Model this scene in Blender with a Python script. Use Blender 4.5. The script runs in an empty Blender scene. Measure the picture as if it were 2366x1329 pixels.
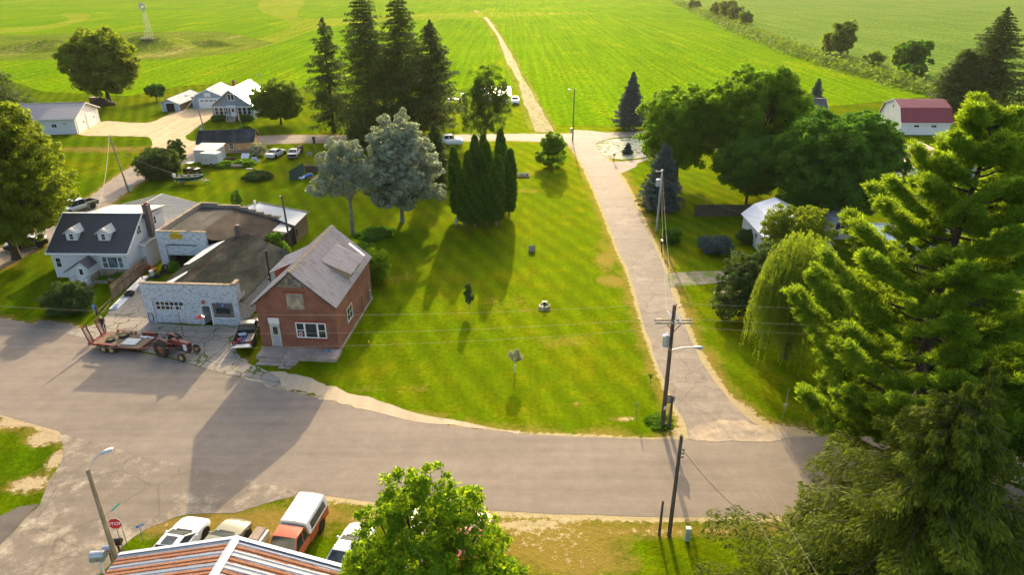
import bpy, bmesh, math, random
import numpy as np
from mathutils import Vector, Matrix
R = math.radians
random.seed(7); rng = np.random.default_rng(7)
# ------------------------------------------------------------------ camera, sky, sun, exposure
SC = bpy.context.scene
FPX, TH, HC = 1600.0, R(24.7), 31.0          # focal length in photo pixels, tilt below the horizon, drone height
cam = bpy.data.objects.new('camera', bpy.data.cameras.new('camera')); SC.collection.objects.link(cam)
cam.location = (0, 0, HC); cam.rotation_euler = (R(90) - TH, 0, 0)
cam.data.sensor_width = 36; cam.data.lens = 36 * FPX / 2366
cam.data.clip_end = 9000; cam.data.clip_start = .3
SC.camera = cam
SUN_EL, SUN_AZ = R(19.5), R(2.0)             # the sun stands low, straight ahead
world = bpy.data.worlds.new('World'); SC.world = world; world.use_nodes = True
wn = world.node_tree.nodes; sky = wn.new('ShaderNodeTexSky')
sky.sky_type = 'NISHITA'; sky.sun_disc = False; sky.sun_elevation = SUN_EL; sky.sun_rotation = SUN_AZ
sky.air_density = 1.0; sky.dust_density = 5.0; sky.ozone_density = .4
world.node_tree.links.new(sky.outputs[0], wn['Background'].inputs[0])
wn['Background'].inputs[1].default_value = .15
sl = bpy.data.lights.new('sun', 'SUN'); sl.energy = 2.95; sl.angle = R(.6); sl.color = (1, .80, .50)
sun = bpy.data.objects.new('sun', sl); SC.collection.objects.link(sun)
sd = Vector((math.sin(SUN_AZ) * math.cos(SUN_EL), math.cos(SUN_AZ) * math.cos(SUN_EL), math.sin(SUN_EL)))
sun.rotation_euler = sd.to_track_quat('Z', 'Y').to_euler()
sun.location = (0, 60, 60)
SC.view_settings.view_transform = 'Standard'; SC.view_settings.look = 'None'
SC.view_settings.exposure = 1.33; SC.view_settings.gamma = 1; SC.view_settings.use_curve_mapping = False

# ------------------------------------------------------------------ pixel <-> ground
_s, _c = math.sin(TH), math.cos(TH)
def ray(x, y):
    u = (x - 1183) / FPX; v = (y - 664.5) / FPX
    return u, _c - v * _s, -(_s + v * _c)
def P(x, y, z=0.0):
    d = ray(x, y); k = (z - HC) / d[2]
    return Vector((d[0] * k, d[1] * k, z))
def HG(bx, by, ty):                          # height of a thing standing at (bx,by) whose top shows at row ty
    p = P(bx, by); r = ray(bx, ty); return HC + r[2] * p.y / r[1]

# ------------------------------------------------------------------ helpers: objects
C = SC.collection
def link(o, parent=None):
    C.objects.link(o)
    if parent is not None: o.parent = parent
    return o
def tag(o, label=None, cat=None, group=None, kind=None):
    if label: o['label'] = label
    if cat: o['category'] = cat
    if group: o['group'] = group
    if kind: o['kind'] = kind
    return o
def thing(name, label, cat, loc=(0, 0, 0), rz=0, group=None):
    o = link(bpy.data.objects.new(name, None)); o.location = loc; o.rotation_euler = (0, 0, rz)
    o.empty_display_size = .3
    return tag(o, label, cat, group)
def kids(o): return [c for c in bpy.data.objects if c.parent == o]
def dup(o, loc=None, rz=None, label=None, sc=None, parent=None):
    c = o.copy(); C.objects.link(c)
    if parent is not None: c.parent = parent
    if loc is not None: c.location = loc
    if rz is not None: c.rotation_euler = (0, 0, rz)
    if sc is not None: c.scale = sc if hasattr(sc, '__len__') else (sc, sc, sc)
    if label: c['label'] = label
    for k in kids(o): dup(k, parent=c)
    return c
class MB:
    """collects shapes, builds them as one mesh object"""
    def __init__(S): S.v = []; S.f = []; S.m = []; S.k = 0
    def mat(S, k): S.k = k; return S
    def add(S, vs, fs):
        n = len(S.v); S.v += [tuple(p) for p in vs]
        for f in fs: S.f.append(tuple(i + n for i in f)); S.m.append(S.k)
        return S
    def box(S, x0, x1, y0, y1, z0, z1, M=None):
        vs = [(x, y, z) for z in (z0, z1) for x, y in ((x0, y0), (x1, y0), (x1, y1), (x0, y1))]
        if M is not None: vs = [M @ Vector(p) for p in vs]
        return S.add(vs, [(3, 2, 1, 0), (4, 5, 6, 7), (0, 1, 5, 4), (1, 2, 6, 5), (2, 3, 7, 6), (3, 0, 4, 7)])
    def prism(S, poly, z0, z1):                    # poly ccw; z may be a function
        n = len(poly); g0 = z0 if callable(z0) else (lambda x, y: z0); g1 = z1 if callable(z1) else (lambda x, y: z1)
        vs = [(p[0], p[1], g0(p[0], p[1])) for p in poly] + [(p[0], p[1], g1(p[0], p[1])) for p in poly]
        return S.add(vs, [tuple(range(n - 1, -1, -1)), tuple(range(n, 2 * n))] + [(i, (i + 1) % n, n + (i + 1) % n, n + i) for i in range(n)])
    def poly(S, pts): return S.add(pts, [tuple(range(len(pts)))])
    def slab(S, pts, t):                           # thick sheet from a planar polygon
        p = [Vector(q) for q in pts]; nrm = (p[1] - p[0]).cross(p[2] - p[0]).normalized() * t; n = len(p)
        return S.add([q for q in p] + [q - nrm for q in p], [tuple(range(n)), tuple(range(2 * n - 1, n - 1, -1))] + [(i, n + i, n + (i + 1) % n, (i + 1) % n) for i in range(n)])
    def cyl(S, a, b, r0, r1=None, n=10, cap=True):
        a = Vector(a); b = Vector(b); r1 = r0 if r1 is None else r1
        d = (b - a).normalized(); u = d.orthogonal().normalized(); w = d.cross(u)
        vs = []
        for p, r in ((a, r0), (b, r1)):
            for i in range(n):
                t = 2 * math.pi * i / n; vs.append(p + (u * math.cos(t) + w * math.sin(t)) * r)
        fs = [(i, (i + 1) % n, n + (i + 1) % n, n + i) for i in range(n)]
        if cap: fs += [tuple(range(n - 1, -1, -1)), tuple(range(n, 2 * n))]
        return S.add(vs, fs)
    def tube(S, pts, r, n=6):
        pts = [Vector(p) for p in pts]; rs = r if hasattr(r, '__len__') else [r] * len(pts); vs = []; fs = []
        u = None
        for i, p in enumerate(pts):
            d = (pts[min(i + 1, len(pts) - 1)] - pts[max(i - 1, 0)]).normalized()
            u = d.orthogonal().normalized() if u is None else (u - d * u.dot(d)).normalized()
            w = d.cross(u)
            for k in range(n):
                t = 2 * math.pi * k / n; vs.append(p + (u * math.cos(t) + w * math.sin(t)) * rs[i])
        for i in range(len(pts) - 1):
            for k in range(n):
                fs.append((i * n + k, i * n + (k + 1) % n, (i + 1) * n + (k + 1) % n, (i + 1) * n + k))
        fs += [tuple(range(n - 1, -1, -1)), tuple(range((len(pts) - 1) * n, len(pts) * n))]
        return S.add(vs, fs)
    def lathe(S, prof, M=None, n=20, cap=True):              # prof: (r, z) list about z
        vs = []; fs = []
        for r, z in prof:
            for k in range(n):
                t = 2 * math.pi * k / n; vs.append(Vector((r * math.cos(t), r * math.sin(t), z)))
        if M is not None: vs = [M @ p for p in vs]
        for i in range(len(prof) - 1):
            for k in range(n): fs.append((i * n + k, i * n + (k + 1) % n, (i + 1) * n + (k + 1) % n, (i + 1) * n + k))
        if cap: fs += [tuple(range(n - 1, -1, -1)), tuple(range((len(prof) - 1) * n, len(prof) * n))]
        return S.add(vs, fs)
    def ball(S, c, r, n=12, m=8):
        r = r if hasattr(r, '__len__') else (r, r, r); vs = []; fs = []
        for i in range(1, m):
            a = math.pi * i / m
            for k in range(n):
                t = 2 * math.pi * k / n
                vs.append((c[0] + r[0] * math.sin(a) * math.cos(t), c[1] + r[1] * math.sin(a) * math.sin(t), c[2] + r[2] * math.cos(a)))
        for i in range(m - 2):
            for k in range(n): fs.append((i * n + k, (i + 1) * n + k, (i + 1) * n + (k + 1) % n, i * n + (k + 1) % n))
        vs += [(c[0], c[1], c[2] + r[2]), (c[0], c[1], c[2] - r[2])]; t = len(vs) - 2
        for k in range(n): fs.append((t, k, (k + 1) % n)); fs.append((t + 1, (m - 2) * n + (k + 1) % n, (m - 2) * n + k))
        return S.add(vs, fs)
    def loft(S, rings, closed=True, cap=True):
        n = len(rings[0]); vs = [p for r in rings for p in r]; fs = []
        for i in range(len(rings) - 1):
            for k in range(n if closed else n - 1):
                fs.append((i * n + k, i * n + (k + 1) % n, (i + 1) * n + (k + 1) % n, (i + 1) * n + k))
        if cap: fs += [tuple(range(n - 1, -1, -1)), tuple(range((len(rings) - 1) * n, len(rings) * n))]
        return S.add(vs, fs)
    def build(S, name, m, parent=None, loc=None, rz=None, smooth=False, bevel=0):
        me = bpy.data.meshes.new(name); me.from_pydata(S.v, [], S.f)
        ms = m if isinstance(m, (list, tuple)) else [m]
        for q in ms: me.materials.append(q)
        if len(ms) > 1: me.polygons.foreach_set('material_index', S.m)
        bm = bmesh.new(); bm.from_mesh(me); bmesh.ops.recalc_face_normals(bm, faces=bm.faces)
        if bevel:
            bmesh.ops.remove_doubles(bm, verts=bm.verts, dist=1e-4)
            es = [e for e in bm.edges if len(e.link_faces) == 2 and e.calc_face_angle(0) > .5]
            bmesh.ops.bevel(bm, geom=es, offset=bevel, segments=2, affect='EDGES', clamp_overlap=True)
        bm.to_mesh(me); bm.free()
        if smooth:
            me.polygons.foreach_set('use_smooth', [True] * len(me.polygons))
            try: me.set_sharp_from_angle(angle=R(38))
            except Exception: pass
        me.update()
        o = link(bpy.data.objects.new(name, me), parent)
        if loc is not None: o.location = loc
        if rz is not None: o.rotation_euler = (0, 0, rz)
        return o

# ------------------------------------------------------------------ helpers: materials
class NT:
    def __init__(S, name):
        S.m = bpy.data.materials.new(name); S.m.use_nodes = True; S.t = S.m.node_tree; S.n = S.t.nodes
        S.p = S.n['Principled BSDF']; S.o = S.n['Material Output']
    def __call__(S, typ, ins=None, **kw):
        n = S.n.new('ShaderNode' + typ)
        for k, v in kw.items(): setattr(n, k, v)
        for k, v in (ins or {}).items():
            if isinstance(v, bpy.types.NodeSocket): S.t.links.new(v, n.inputs[k])
            else: n.inputs[k].default_value = v
        return n
    def lk(S, a, b): S.t.links.new(a, b)
    def obj(S): return S('TexCoord').outputs['Object']
    def geo(S): return S('NewGeometry').outputs['Position']
    def mapv(S, vec, scale=(1, 1, 1), rot=(0, 0, 0)): return S('Mapping', {'Vector': vec, 'Scale': scale, 'Rotation': rot}).outputs[0]
    def noise(S, vec, scale, detail=3, rough=.55, dist=0): return S('TexNoise', {'Vector': vec, 'Scale': scale, 'Detail': detail, 'Roughness': rough, 'Distortion': dist}).outputs[0]
    def ramp(S, f, stops, interp='LINEAR'):
        n = S('ValToRGB', {'Fac': f}); e = n.color_ramp.elements; n.color_ramp.interpolation = interp
        while len(e) < len(stops): e.new(.5)
        for i, (p, c) in enumerate(stops):
            e[i].position = p; e[i].color = (*c, 1) if hasattr(c, '__len__') else (c, c, c, 1)
        return n.outputs[0]
    def mix(S, f, a, b, blend='MIX'):
        n = S('Mix', data_type='RGBA', blend_type=blend)
        for k, v in ((0, f), (6, a), (7, b)):
            if isinstance(v, bpy.types.NodeSocket): S.lk(v, n.inputs[k])
            elif k == 0: n.inputs[0].default_value = v
            else: n.inputs[k].default_value = (*v, 1) if len(v) == 3 else v
        return n.outputs[2]
    def math(S, op, a, b=0.0, clamp=False):
        n = S('Math', operation=op, use_clamp=clamp)
        for k, v in ((0, a), (1, b)):
            if isinstance(v, bpy.types.NodeSocket): S.lk(v, n.inputs[k])
            else: n.inputs[k].default_value = v
        return n.outputs[0]
    def sep(S, v): return S('SeparateXYZ', {'Vector': v}).outputs
    def comb(S, x, y, z=0.0):
        return S('CombineXYZ', {'X': x, 'Y': y, 'Z': z}).outputs[0]
    def attr(S, name): return S('Attribute', attribute_name=name).outputs['Fac']
    def bump(S, h, strength=.5, dist=.02):
        b = S('Bump', {'Height': h, 'Strength': strength, 'Distance': dist}); S.lk(b.outputs[0], S.p.inputs['Normal']); return S
    def col(S, c):
        i = S.p.inputs['Base Color']
        if isinstance(c, bpy.types.NodeSocket): S.lk(c, i)
        else: i.default_value = (*c, 1)
        return S
    def set(S, rough=.7, metal=0, spec=.4):
        for k, v in (('Roughness', rough), ('Metallic', metal), ('Specular IOR Level', spec)):
            if isinstance(v, bpy.types.NodeSocket): S.lk(v, S.p.inputs[k])
            else: S.p.inputs[k].default_value = v
        return S

def simple(name, c, rough=.6, metal=0, spec=.4, var=.12, scale=3, bump=0, bscale=20, bdist=.01):
    t = NT(name); v = t.obj(); n = t.noise(v, scale, 4)
    d = tuple(max(0, q * (1 - var * 2)) for q in c); l = tuple(min(1, q * (1 + var)) for q in c)
    t.col(t.ramp(n, [(.3, d), (.7, l)])).set(rough, metal, spec)
    if bump: t.bump(t.noise(v, bscale, 3), bump, bdist)
    return t.m
def two(name, a, b, scale, lo=.45, hi=.55, rough=.7, metal=0, bump=.2, bscale=30, stretch=(1, 1, 1), bdist=.01, spec=.06):
    t = NT(name); v = t.mapv(t.obj(), stretch); n = t.noise(v, scale, 6, .65)
    g = t.noise(t.obj(), scale * .3, 2)
    c = t.mix(t.ramp(n, [(lo, 0.), (hi, 1.)]), a, b)
    c = t.mix(.5, c, t.ramp(g, [(.3, .55), (.7, 1.25)]), 'MULTIPLY')
    t.col(c).set(rough, metal, spec); t.bump(t.noise(v, bscale, 3), bump, bdist); return t.m

M = {}
M['white_paint'] = simple('white_paint', (.72, .72, .70), .5, var=.05)
M['trim_white'] = simple('trim_white', (.78, .78, .76), .45, var=.03)
M['cream'] = simple('cream', (.62, .55, .38), .6)
M['black'] = simple('black', (.015, .015, .016), .5)
M['dark_metal'] = simple('dark_metal', (.05, .05, .055), .45, .6)
M['steel'] = simple('steel', (.42, .43, .44), .4, .85)
M['galv'] = simple('galvanised', (.5, .52, .54), .45, .7, var=.1)
M['rubber'] = simple('rubber', (.02, .019, .018), .8, bump=.3, bscale=40)
M['dusty_rubber'] = simple('dusty_rubber', (.06, .048, .035), .9, var=.3, scale=6, bump=.4, bscale=30)
M['red_trim'] = simple('red_trim', (.30, .055, .035), .6)
M['red_sign'] = simple('red_sign', (.50, .012, .02), .4, var=.03)
M['blue_sign'] = simple('blue_sign', (.02, .16, .55), .4, var=.05)
M['green_sign'] = simple('green_sign', (.12, .35, .28), .4, var=.05)
M['yellow_sign'] = simple('yellow_sign', (.72, .48, .01), .5, var=.08)
M['yellow'] = simple('yellow', (.7, .5, .02), .5)
M['tan_rim'] = simple('tan_rim', (.48, .34, .12), .6, var=.2)
M['blue_plastic'] = simple('blue_plastic', (.03, .16, .5), .4)
M['pale_green_box'] = simple('pale_green_box', (.42, .52, .44), .5)
M['pole_wood'] = two('pole_wood', (.20, .155, .11), (.09, .07, .055), 2.5, .4, .6, .85, bump=.5, stretch=(6, 6, .5))
M['pole_pale'] = two('pole_pale_wood', (.38, .30, .20), (.24, .18, .12), 2.5, .4, .65, .85, bump=.5, stretch=(6, 6, .5))
M['old_wood'] = two('old_wood', (.26, .20, .13), (.12, .09, .06), 3, .4, .65, .9, bump=.5, stretch=(5, 5, .6))
M['dark_wood'] = two('dark_wood', (.07, .055, .045), (.14, .11, .09), 3, .4, .65, .9, bump=.5, stretch=(5, 5, .6))
M['crossarm'] = two('crossarm_wood', (.50, .42, .32), (.30, .25, .19), 3, .4, .65, .9, stretch=(.6, 5, 5))
M['bark'] = two('bark', (.13, .10, .075), (.055, .042, .032), 4, .4, .6, .95, bump=.9, bscale=12, stretch=(3, 3, .6), bdist=.04)
M['grey_bark'] = two('grey_bark', (.30, .28, .24), (.14, .125, .105), 4, .4, .6, .95, bump=.7, bscale=12, stretch=(3, 3, .6), bdist=.03)
M['stucco'] = simple('tan_board', (.55, .33, .17), .85, var=.1, scale=1.2, bump=.2)
M['plaster_stone'] = two('stone_facing', (.42, .35, .24), (.26, .21, .14), 3, .42, .6, .9, bump=.6, bscale=8)
M['wire'] = simple('wire', (.10, .095, .09), .5, .3, var=.05)
M['bright_wire'] = simple('bright_wire', (.30, .275, .22), .8, 0, var=.05)
M['orange_rust'] = two('rust', (.32, .12, .045), (.18, .07, .03), 6, .4, .6, .8, .1)
M['coping'] = two('coping', (.40, .32, .22), (.22, .17, .12), 3, .4, .65, .9)
M['brown_wall'] = simple('brown_wall', (.16, .09, .06), .8)
M['pink_roof'] = simple('pale_red_roof', (.46, .22, .18), .5)
def glassy(name, c=(.02, .028, .033), rough=.08):
    t = NT(name); n = t.noise(t.obj(), .9, 2); t.col(t.ramp(n, [(.35, tuple(q * .5 for q in c)), (.7, tuple(q * 1.8 for q in c))])).set(rough, 0, .6); return t.m
M['glass'] = glassy('window_glass'); M['curtain'] = glassy('curtained_glass', (.10, .14, .15), .15)
M['car_glass'] = glassy('car_glass', (.035, .05, .05), .06)
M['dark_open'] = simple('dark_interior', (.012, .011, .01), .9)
def paint(name, c, rough=.25, metal=0, coat=.6, dirt=0.0, dc=(.3, .22, .15)):
    t = NT(name); n = t.noise(t.obj(), 2.2, 5, .65)
    t.col(t.mix(t.ramp(n, [(.5 - .0 * dirt, 0.), (.75, dirt)]), c, dc)).set(rough, metal, .5)
    t.p.inputs['Coat Weight'].default_value = coat; t.p.inputs['Coat Roughness'].default_value = .08
    return t.m
M['car_white'] = paint('car_white', (.80, .80, .80)); M['car_olive'] = paint('car_olive', (.155, .15, .095), .3, .3)
M['car_orange'] = paint('car_orange', (.42, .085, .03), .5, coat=.15, dirt=.9, dc=(.5, .20, .12)); M['car_black'] = paint('car_black', (.012, .012, .014), .3)
M['car_blue'] = paint('car_blue_silver', (.50, .55, .62), .25, .4); M['car_red'] = paint('car_red', (.55, .05, .035), .25)
M['car_grey'] = paint('car_grey', (.17, .18, .16), .3, .3); M['car_silver'] = paint('car_silver', (.55, .58, .62), .25, .5)
M['old_white'] = paint('old_white', (.62, .62, .58), .5, coat=.1, dirt=.6, dc=(.2, .13, .09))
M['topper'] = simple('topper_shell', (.74, .76, .80), .4, var=.08, scale=6)
M['tractor_red'] = paint('tractor_red', (.16, .024, .017), .55, coat=.1, dirt=.7, dc=(.16, .08, .05))
M['trailer_red'] = paint('trailer_red', (.19, .028, .022), .5, coat=.1, dirt=.6, dc=(.22, .09, .06))
M['boat_green'] = paint('boat_green', (.012, .07, .05), .3); M['lamp_red'] = paint('lamp_red', (.5, .02, .02), .3)
M['deck_wood'] = two('deck_wood', (.34, .24, .14), (.17, .13, .09), 3, .4, .62, .9, bump=.4, stretch=(1, 6, 1))
M['headlight'] = simple('lamp_glass', (.75, .75, .72), .15, var=.03); M['taillight'] = simple('tail_lamp', (.4, .01, .01), .2, var=.03)
M['skin'] = simple('skin', (.50, .29, .20), .6, var=.05); M['navy'] = simple('navy_cloth', (.018, .022, .04), .85); M['jeans'] = simple('jeans', (.035, .05, .09), .85); M['hair'] = simple('white_hair', (.62, .55, .44), .8)

def brick():
    t = NT('brick'); x, y, z = t.sep(t.obj()); v = t.comb(t.math('ADD', x, y), z)
    b = t('TexBrick', {'Vector': v, 'Color1': (.285, .088, .046, 1), 'Color2': (.185, .055, .032, 1), 'Mortar': (.27, .17, .125, 1), 'Scale': 1.0, 'Mortar Size': .012, 'Brick Width': .24, 'Row Height': .082, 'Bias': -.1})
    n = t.noise(v, .7, 4); sp = t.noise(v, 16, 2)
    c = t.mix(.8, b.outputs[0], t.ramp(n, [(.3, .62), (.7, 1.15)]), 'MULTIPLY')
    c = t.mix(t.ramp(sp, [(.60, 0.), (.72, .6)]), c, (.34, .19, .13))
    zz = t.ramp(t.math('FRACT', t.math('MULTIPLY', t.math('SUBTRACT', z, 3.5), .12)), [(0, 1.), (.035, 1.), (.04, 0.)], 'CONSTANT')
    t.col(c).set(.9, 0, .2); t.bump(b.outputs['Fac'], -.5, .01); return t.m
def block(name, c1, c2, worn, wamt=(.52, .60), bw=.42, rh=.205, rough=.85):
    t = NT(name); x, y, z = t.sep(t.obj()); v = t.comb(t.math('ADD', x, y), z)
    b = t('TexBrick', {'Vector': v, 'Color1': (*c1, 1), 'Color2': (*c2, 1), 'Mortar': tuple(q * .72 for q in c1) + (1,), 'Scale': 1.0, 'Mortar Size': .012, 'Brick Width': bw, 'Row Height': rh})
    n = t.noise(t.mapv(v, (1, 3.2, 1)), 2.4, 7, .7); m = t.noise(v, 11, 4, .7)
    w = t.math('MULTIPLY', t.ramp(n, [(wamt[0], 0.), (wamt[1], 1.)]), t.ramp(m, [(.38, .2), (.55, 1.)]))
    t.col(t.mix(w, b.outputs[0], worn)).set(rough, 0, .3)
    h = t.math('ADD', t.math('MULTIPLY', b.outputs['Fac'], -1.2), t.noise(v, 7, 4)); t.bump(h, .9, .05); return t.m
M['brick'] = brick()
M['block_white'] = block('painted_rockface_block', (.66, .71, .75), (.57, .62, .66), (.13, .12, .11))
M['block_grey'] = block('grey_block', (.34, .31, .27), (.27, .24, .21), (.13, .12, .11))
M['chimney_block'] = block('chimney_block', (.12, .10, .095), (.16, .13, .12), (.07, .06, .055), bw=.5, rh=.2)
def siding(name, c, pitch=.115, vert=False, var=.05):
    t = NT(name); x, y, z = t.sep(t.obj()); q = t.math('ADD', x, y) if vert else z
    f = t.math('FRACT', t.math('DIVIDE', q, pitch)); n = t.noise(t.obj(), .8, 3)
    cc = t.ramp(n, [(.3, tuple(k * (1 - var * 2) for k in c)), (.7, c)])
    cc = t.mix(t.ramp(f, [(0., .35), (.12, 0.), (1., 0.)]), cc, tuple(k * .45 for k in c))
    t.col(cc).set(.55, 0, .35); t.bump(f, .6, .02); return t.m
M['siding_white'] = siding('siding_white', (.70, .70, .70)); M['siding_grey'] = siding('siding_grey', (.24, .30, .37), .14)
M['steel_siding'] = siding('steel_siding', (.60, .62, .63), .3, True); M['blue_siding'] = siding('siding_blue', (.30, .40, .50), .2, True)
M['barn_white'] = siding('barn_white', (.82, .82, .80), .3, True)
def shingle(name, c, c2, s=1.0, bias=0):
    t = NT(name); v = t.obj(); x, y, z = t.sep(v)
    b = t('TexBrick', {'Vector': t.comb(y, t.math('MULTIPLY', x, 1.0)), 'Color1': (*c, 1), 'Color2': (*c2, 1), 'Mortar': tuple(q * .5 for q in c) + (1,), 'Scale': s, 'Mortar Size': .02, 'Brick Width': .3, 'Row Height': .16})
    n = t.noise(t.mapv(v, (1, .5, 1)), .55, 5, .6); m = t.noise(v, 14, 3)
    cc = t.mix(.85, b.outputs[0], t.ramp(n, [(.32, .5), (.5, 1.), (.68, 1.7)]), 'MULTIPLY')
    cc = t.mix(.5, cc, t.ramp(m, [(.3, .5), (.7, 1.4)]), 'MULTIPLY')
    t.col(cc).set(1, 0, 0); t.bump(b.outputs['Fac'], -.6, .02); return t.m
M['shingle'] = shingle('worn_shingle', (.052, .056, .048), (.036, .039, .033))
M['shingle_dark'] = shingle('slate_shingle', (.055, .068, .075), (.03, .04, .045), bias=0)
M['shingle_cap'] = shingle('cap_shingle', (.085, .072, .062), (.05, .043, .038))
M['roll_roof'] = two('roll_roofing', (.066, .064, .058), (.11, .10, .086), .9, .42, .62, .9, bump=.3, stretch=(1, .4, 1))
M['tar_brown'] = two('tar_brown', (.085, .068, .055), (.05, .042, .036), .7, .4, .62, .95, bump=.3, stretch=(1, .5, 1))
def metalroof(name, c, rough=.38, metal=.6, worn=None, wl=(.5, .7), var=.2):
    t = NT(name); v = t.obj(); n = t.noise(t.mapv(v, (.5, .5, .5)), 1.5, 5)
    cc = t.ramp(n, [(.3, tuple(q * (1 - var) for q in c)), (.7, c)])
    if worn: cc = t.mix(t.ramp(t.noise(t.mapv(v, (1, 2.5, 1)), 1.1, 7, .7), [(wl[0], 0.), (wl[1], 1.)]), cc, worn)
    t.col(cc).set(t.ramp(n, [(.3, rough * .8), (.7, min(1, rough * 1.35))]), metal, .5); return t.m
M['roof_pale'] = metalroof('pale_metal_roof', (.62, .50, .43), .6, .1, (.38, .27, .215), (.50, .68))
M['roof_grey'] = metalroof('grey_metal_roof', (.36, .36, .35), .6, .2, var=.1)
M['roof_cream'] = metalroof('cream_metal_roof', (.50, .48, .44), .8, 0, var=.08)
M['roof_dark'] = metalroof('dark_metal_roof', (.075, .072, .075), .4, .3)
M['roof_blue_grey'] = metalroof('blue_grey_metal_roof', (.13, .15, .19), .35, .3)
M['roof_silver'] = metalroof('silver_metal_roof', (.62, .63, .66), .28, .9, var=.08)
M['roof_rusty'] = metalroof('rusty_silver_roof', (.36, .38, .41), .55, .4, (.28, .13, .07), (.58, .72))
M['roof_red'] = metalroof('red_metal_roof', (.30, .045, .06), .4, .2, var=.08)
M['roof_white'] = metalroof('white_metal_roof', (.66, .70, .76), .35, .35, var=.06)
M['roof_coat'] = metalroof('white_coated_roof', (.38, .43, .49), .95, 0, (.36, .35, .32), (.62, .8))
M['shake'] = two('weathered_shake', (.33, .28, .20), (.12, .115, .11), 2.2, .42, .6, .95, bump=.6, bscale=9)
def rusty_roof():
    t = NT('rusty_corrugated_roof'); v = t.obj(); x, y, z = t.sep(v)
    n = t.noise(t.mapv(v, (.6, 2., 1)), 1.6, 7, .7)
    band = t.math('SINE', t.math('MULTIPLY', y, 2 * math.pi / .74))
    side = t.math('GREATER_THAN', 0.0, x)
    q = t.math('ADD', t.math('ADD', t.math('MULTIPLY', band, .34), n), t.math('MULTIPLY', side, .18))
    edge = t.ramp(q, [(.55, 0.), (.59, 1.)]); n2 = t.noise(v, 9, 5, .7)
    rust = t.ramp(n2, [(.3, (.19, .07, .035)), (.55, (.36, .145, .065)), (.8, (.48, .24, .12))])
    sil = t.ramp(n2, [(.3, (.27, .29, .32)), (.7, (.40, .41, .43))])
    t.col(t.mix(edge, sil, rust)).set(t.ramp(edge, [(0., .35), (1., .8)]), t.ramp(edge, [(0., .6), (1., 0.)]), .4); return t.m
M['roof_streaked'] = rusty_roof()
def leafmat(name, c, c2, trans=(.10, .22, .01), tw=.42, rough=.7, spec=.08, gloss=None):
    t = NT(name); a = t.attr('tint'); cc = t.mix(a, c, c2); t.col(cc).set(rough, 0, spec)
    tl = t('BsdfTranslucent', {'Color': t.mix(a, tuple(q * .7 for q in trans), tuple(q * 1.25 for q in trans))})
    mx = t('MixShader', {0: tw}); t.lk(t.p.outputs[0], mx.inputs[1]); t.lk(tl.outputs[0], mx.inputs[2]); t.lk(mx.outputs[0], t.o.inputs[0])
    return t.m
L = {}
L['maple'] = leafmat('leaf_maple', (.042, .105, .010), (.115, .215, .016), (.26, .48, .010), .45)
L['birch'] = leafmat('leaf_birch', (.035, .085, .012), (.085, .16, .020), (.20, .34, .012), .38)
L['round'] = leafmat('leaf_dark', (.028, .085, .014), (.075, .17, .020), (.15, .36, .010), .4)
L['linden'] = leafmat('leaf_linden', (.06, .105, .010), (.14, .20, .018), (.34, .44, .012), .45)
L['yellow'] = leafmat('leaf_bright', (.075, .15, .008), (.17, .29, .014), (.40, .58, .012), .48)
L['olive'] = leafmat('leaf_olive', (.036, .085, .010), (.095, .165, .018), (.24, .38, .012), .42)
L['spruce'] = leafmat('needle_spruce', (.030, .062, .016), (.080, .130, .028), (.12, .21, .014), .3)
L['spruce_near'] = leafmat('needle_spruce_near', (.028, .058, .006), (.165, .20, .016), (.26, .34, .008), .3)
L['blue'] = leafmat('needle_blue', (.055, .088, .086), (.12, .17, .155), (.06, .10, .05), .2)
L['pine'] = leafmat('needle_pine', (.055, .125, .010), (.175, .28, .022), (.40, .58, .014), .44)
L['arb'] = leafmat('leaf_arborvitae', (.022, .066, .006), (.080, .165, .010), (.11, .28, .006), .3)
L['silver'] = leafmat('leaf_silver', (.11, .155, .10), (.50, .54, .40), (.34, .42, .18), .35, .45, .45)
L['willow'] = leafmat('leaf_willow', (.10, .16, .014), (.19, .265, .024), (.34, .46, .02), .4)
L['shrub'] = leafmat('leaf_shrub', (.035, .065, .02), (.085, .13, .035), (.13, .22, .02), .3)
L['corn'] = leafmat('leaf_hedge', (.06, .12, .02), (.12, .21, .03), (.22, .34, .02), .35)
L['flower'] = leafmat('pale_blossom', (.34, .36, .18), (.60, .56, .42), (.45, .48, .2), .35)
L['weed'] = leafmat('leaf_weed', (.06, .15, .012), (.13, .26, .02), (.22, .42, .01), .4)

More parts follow.
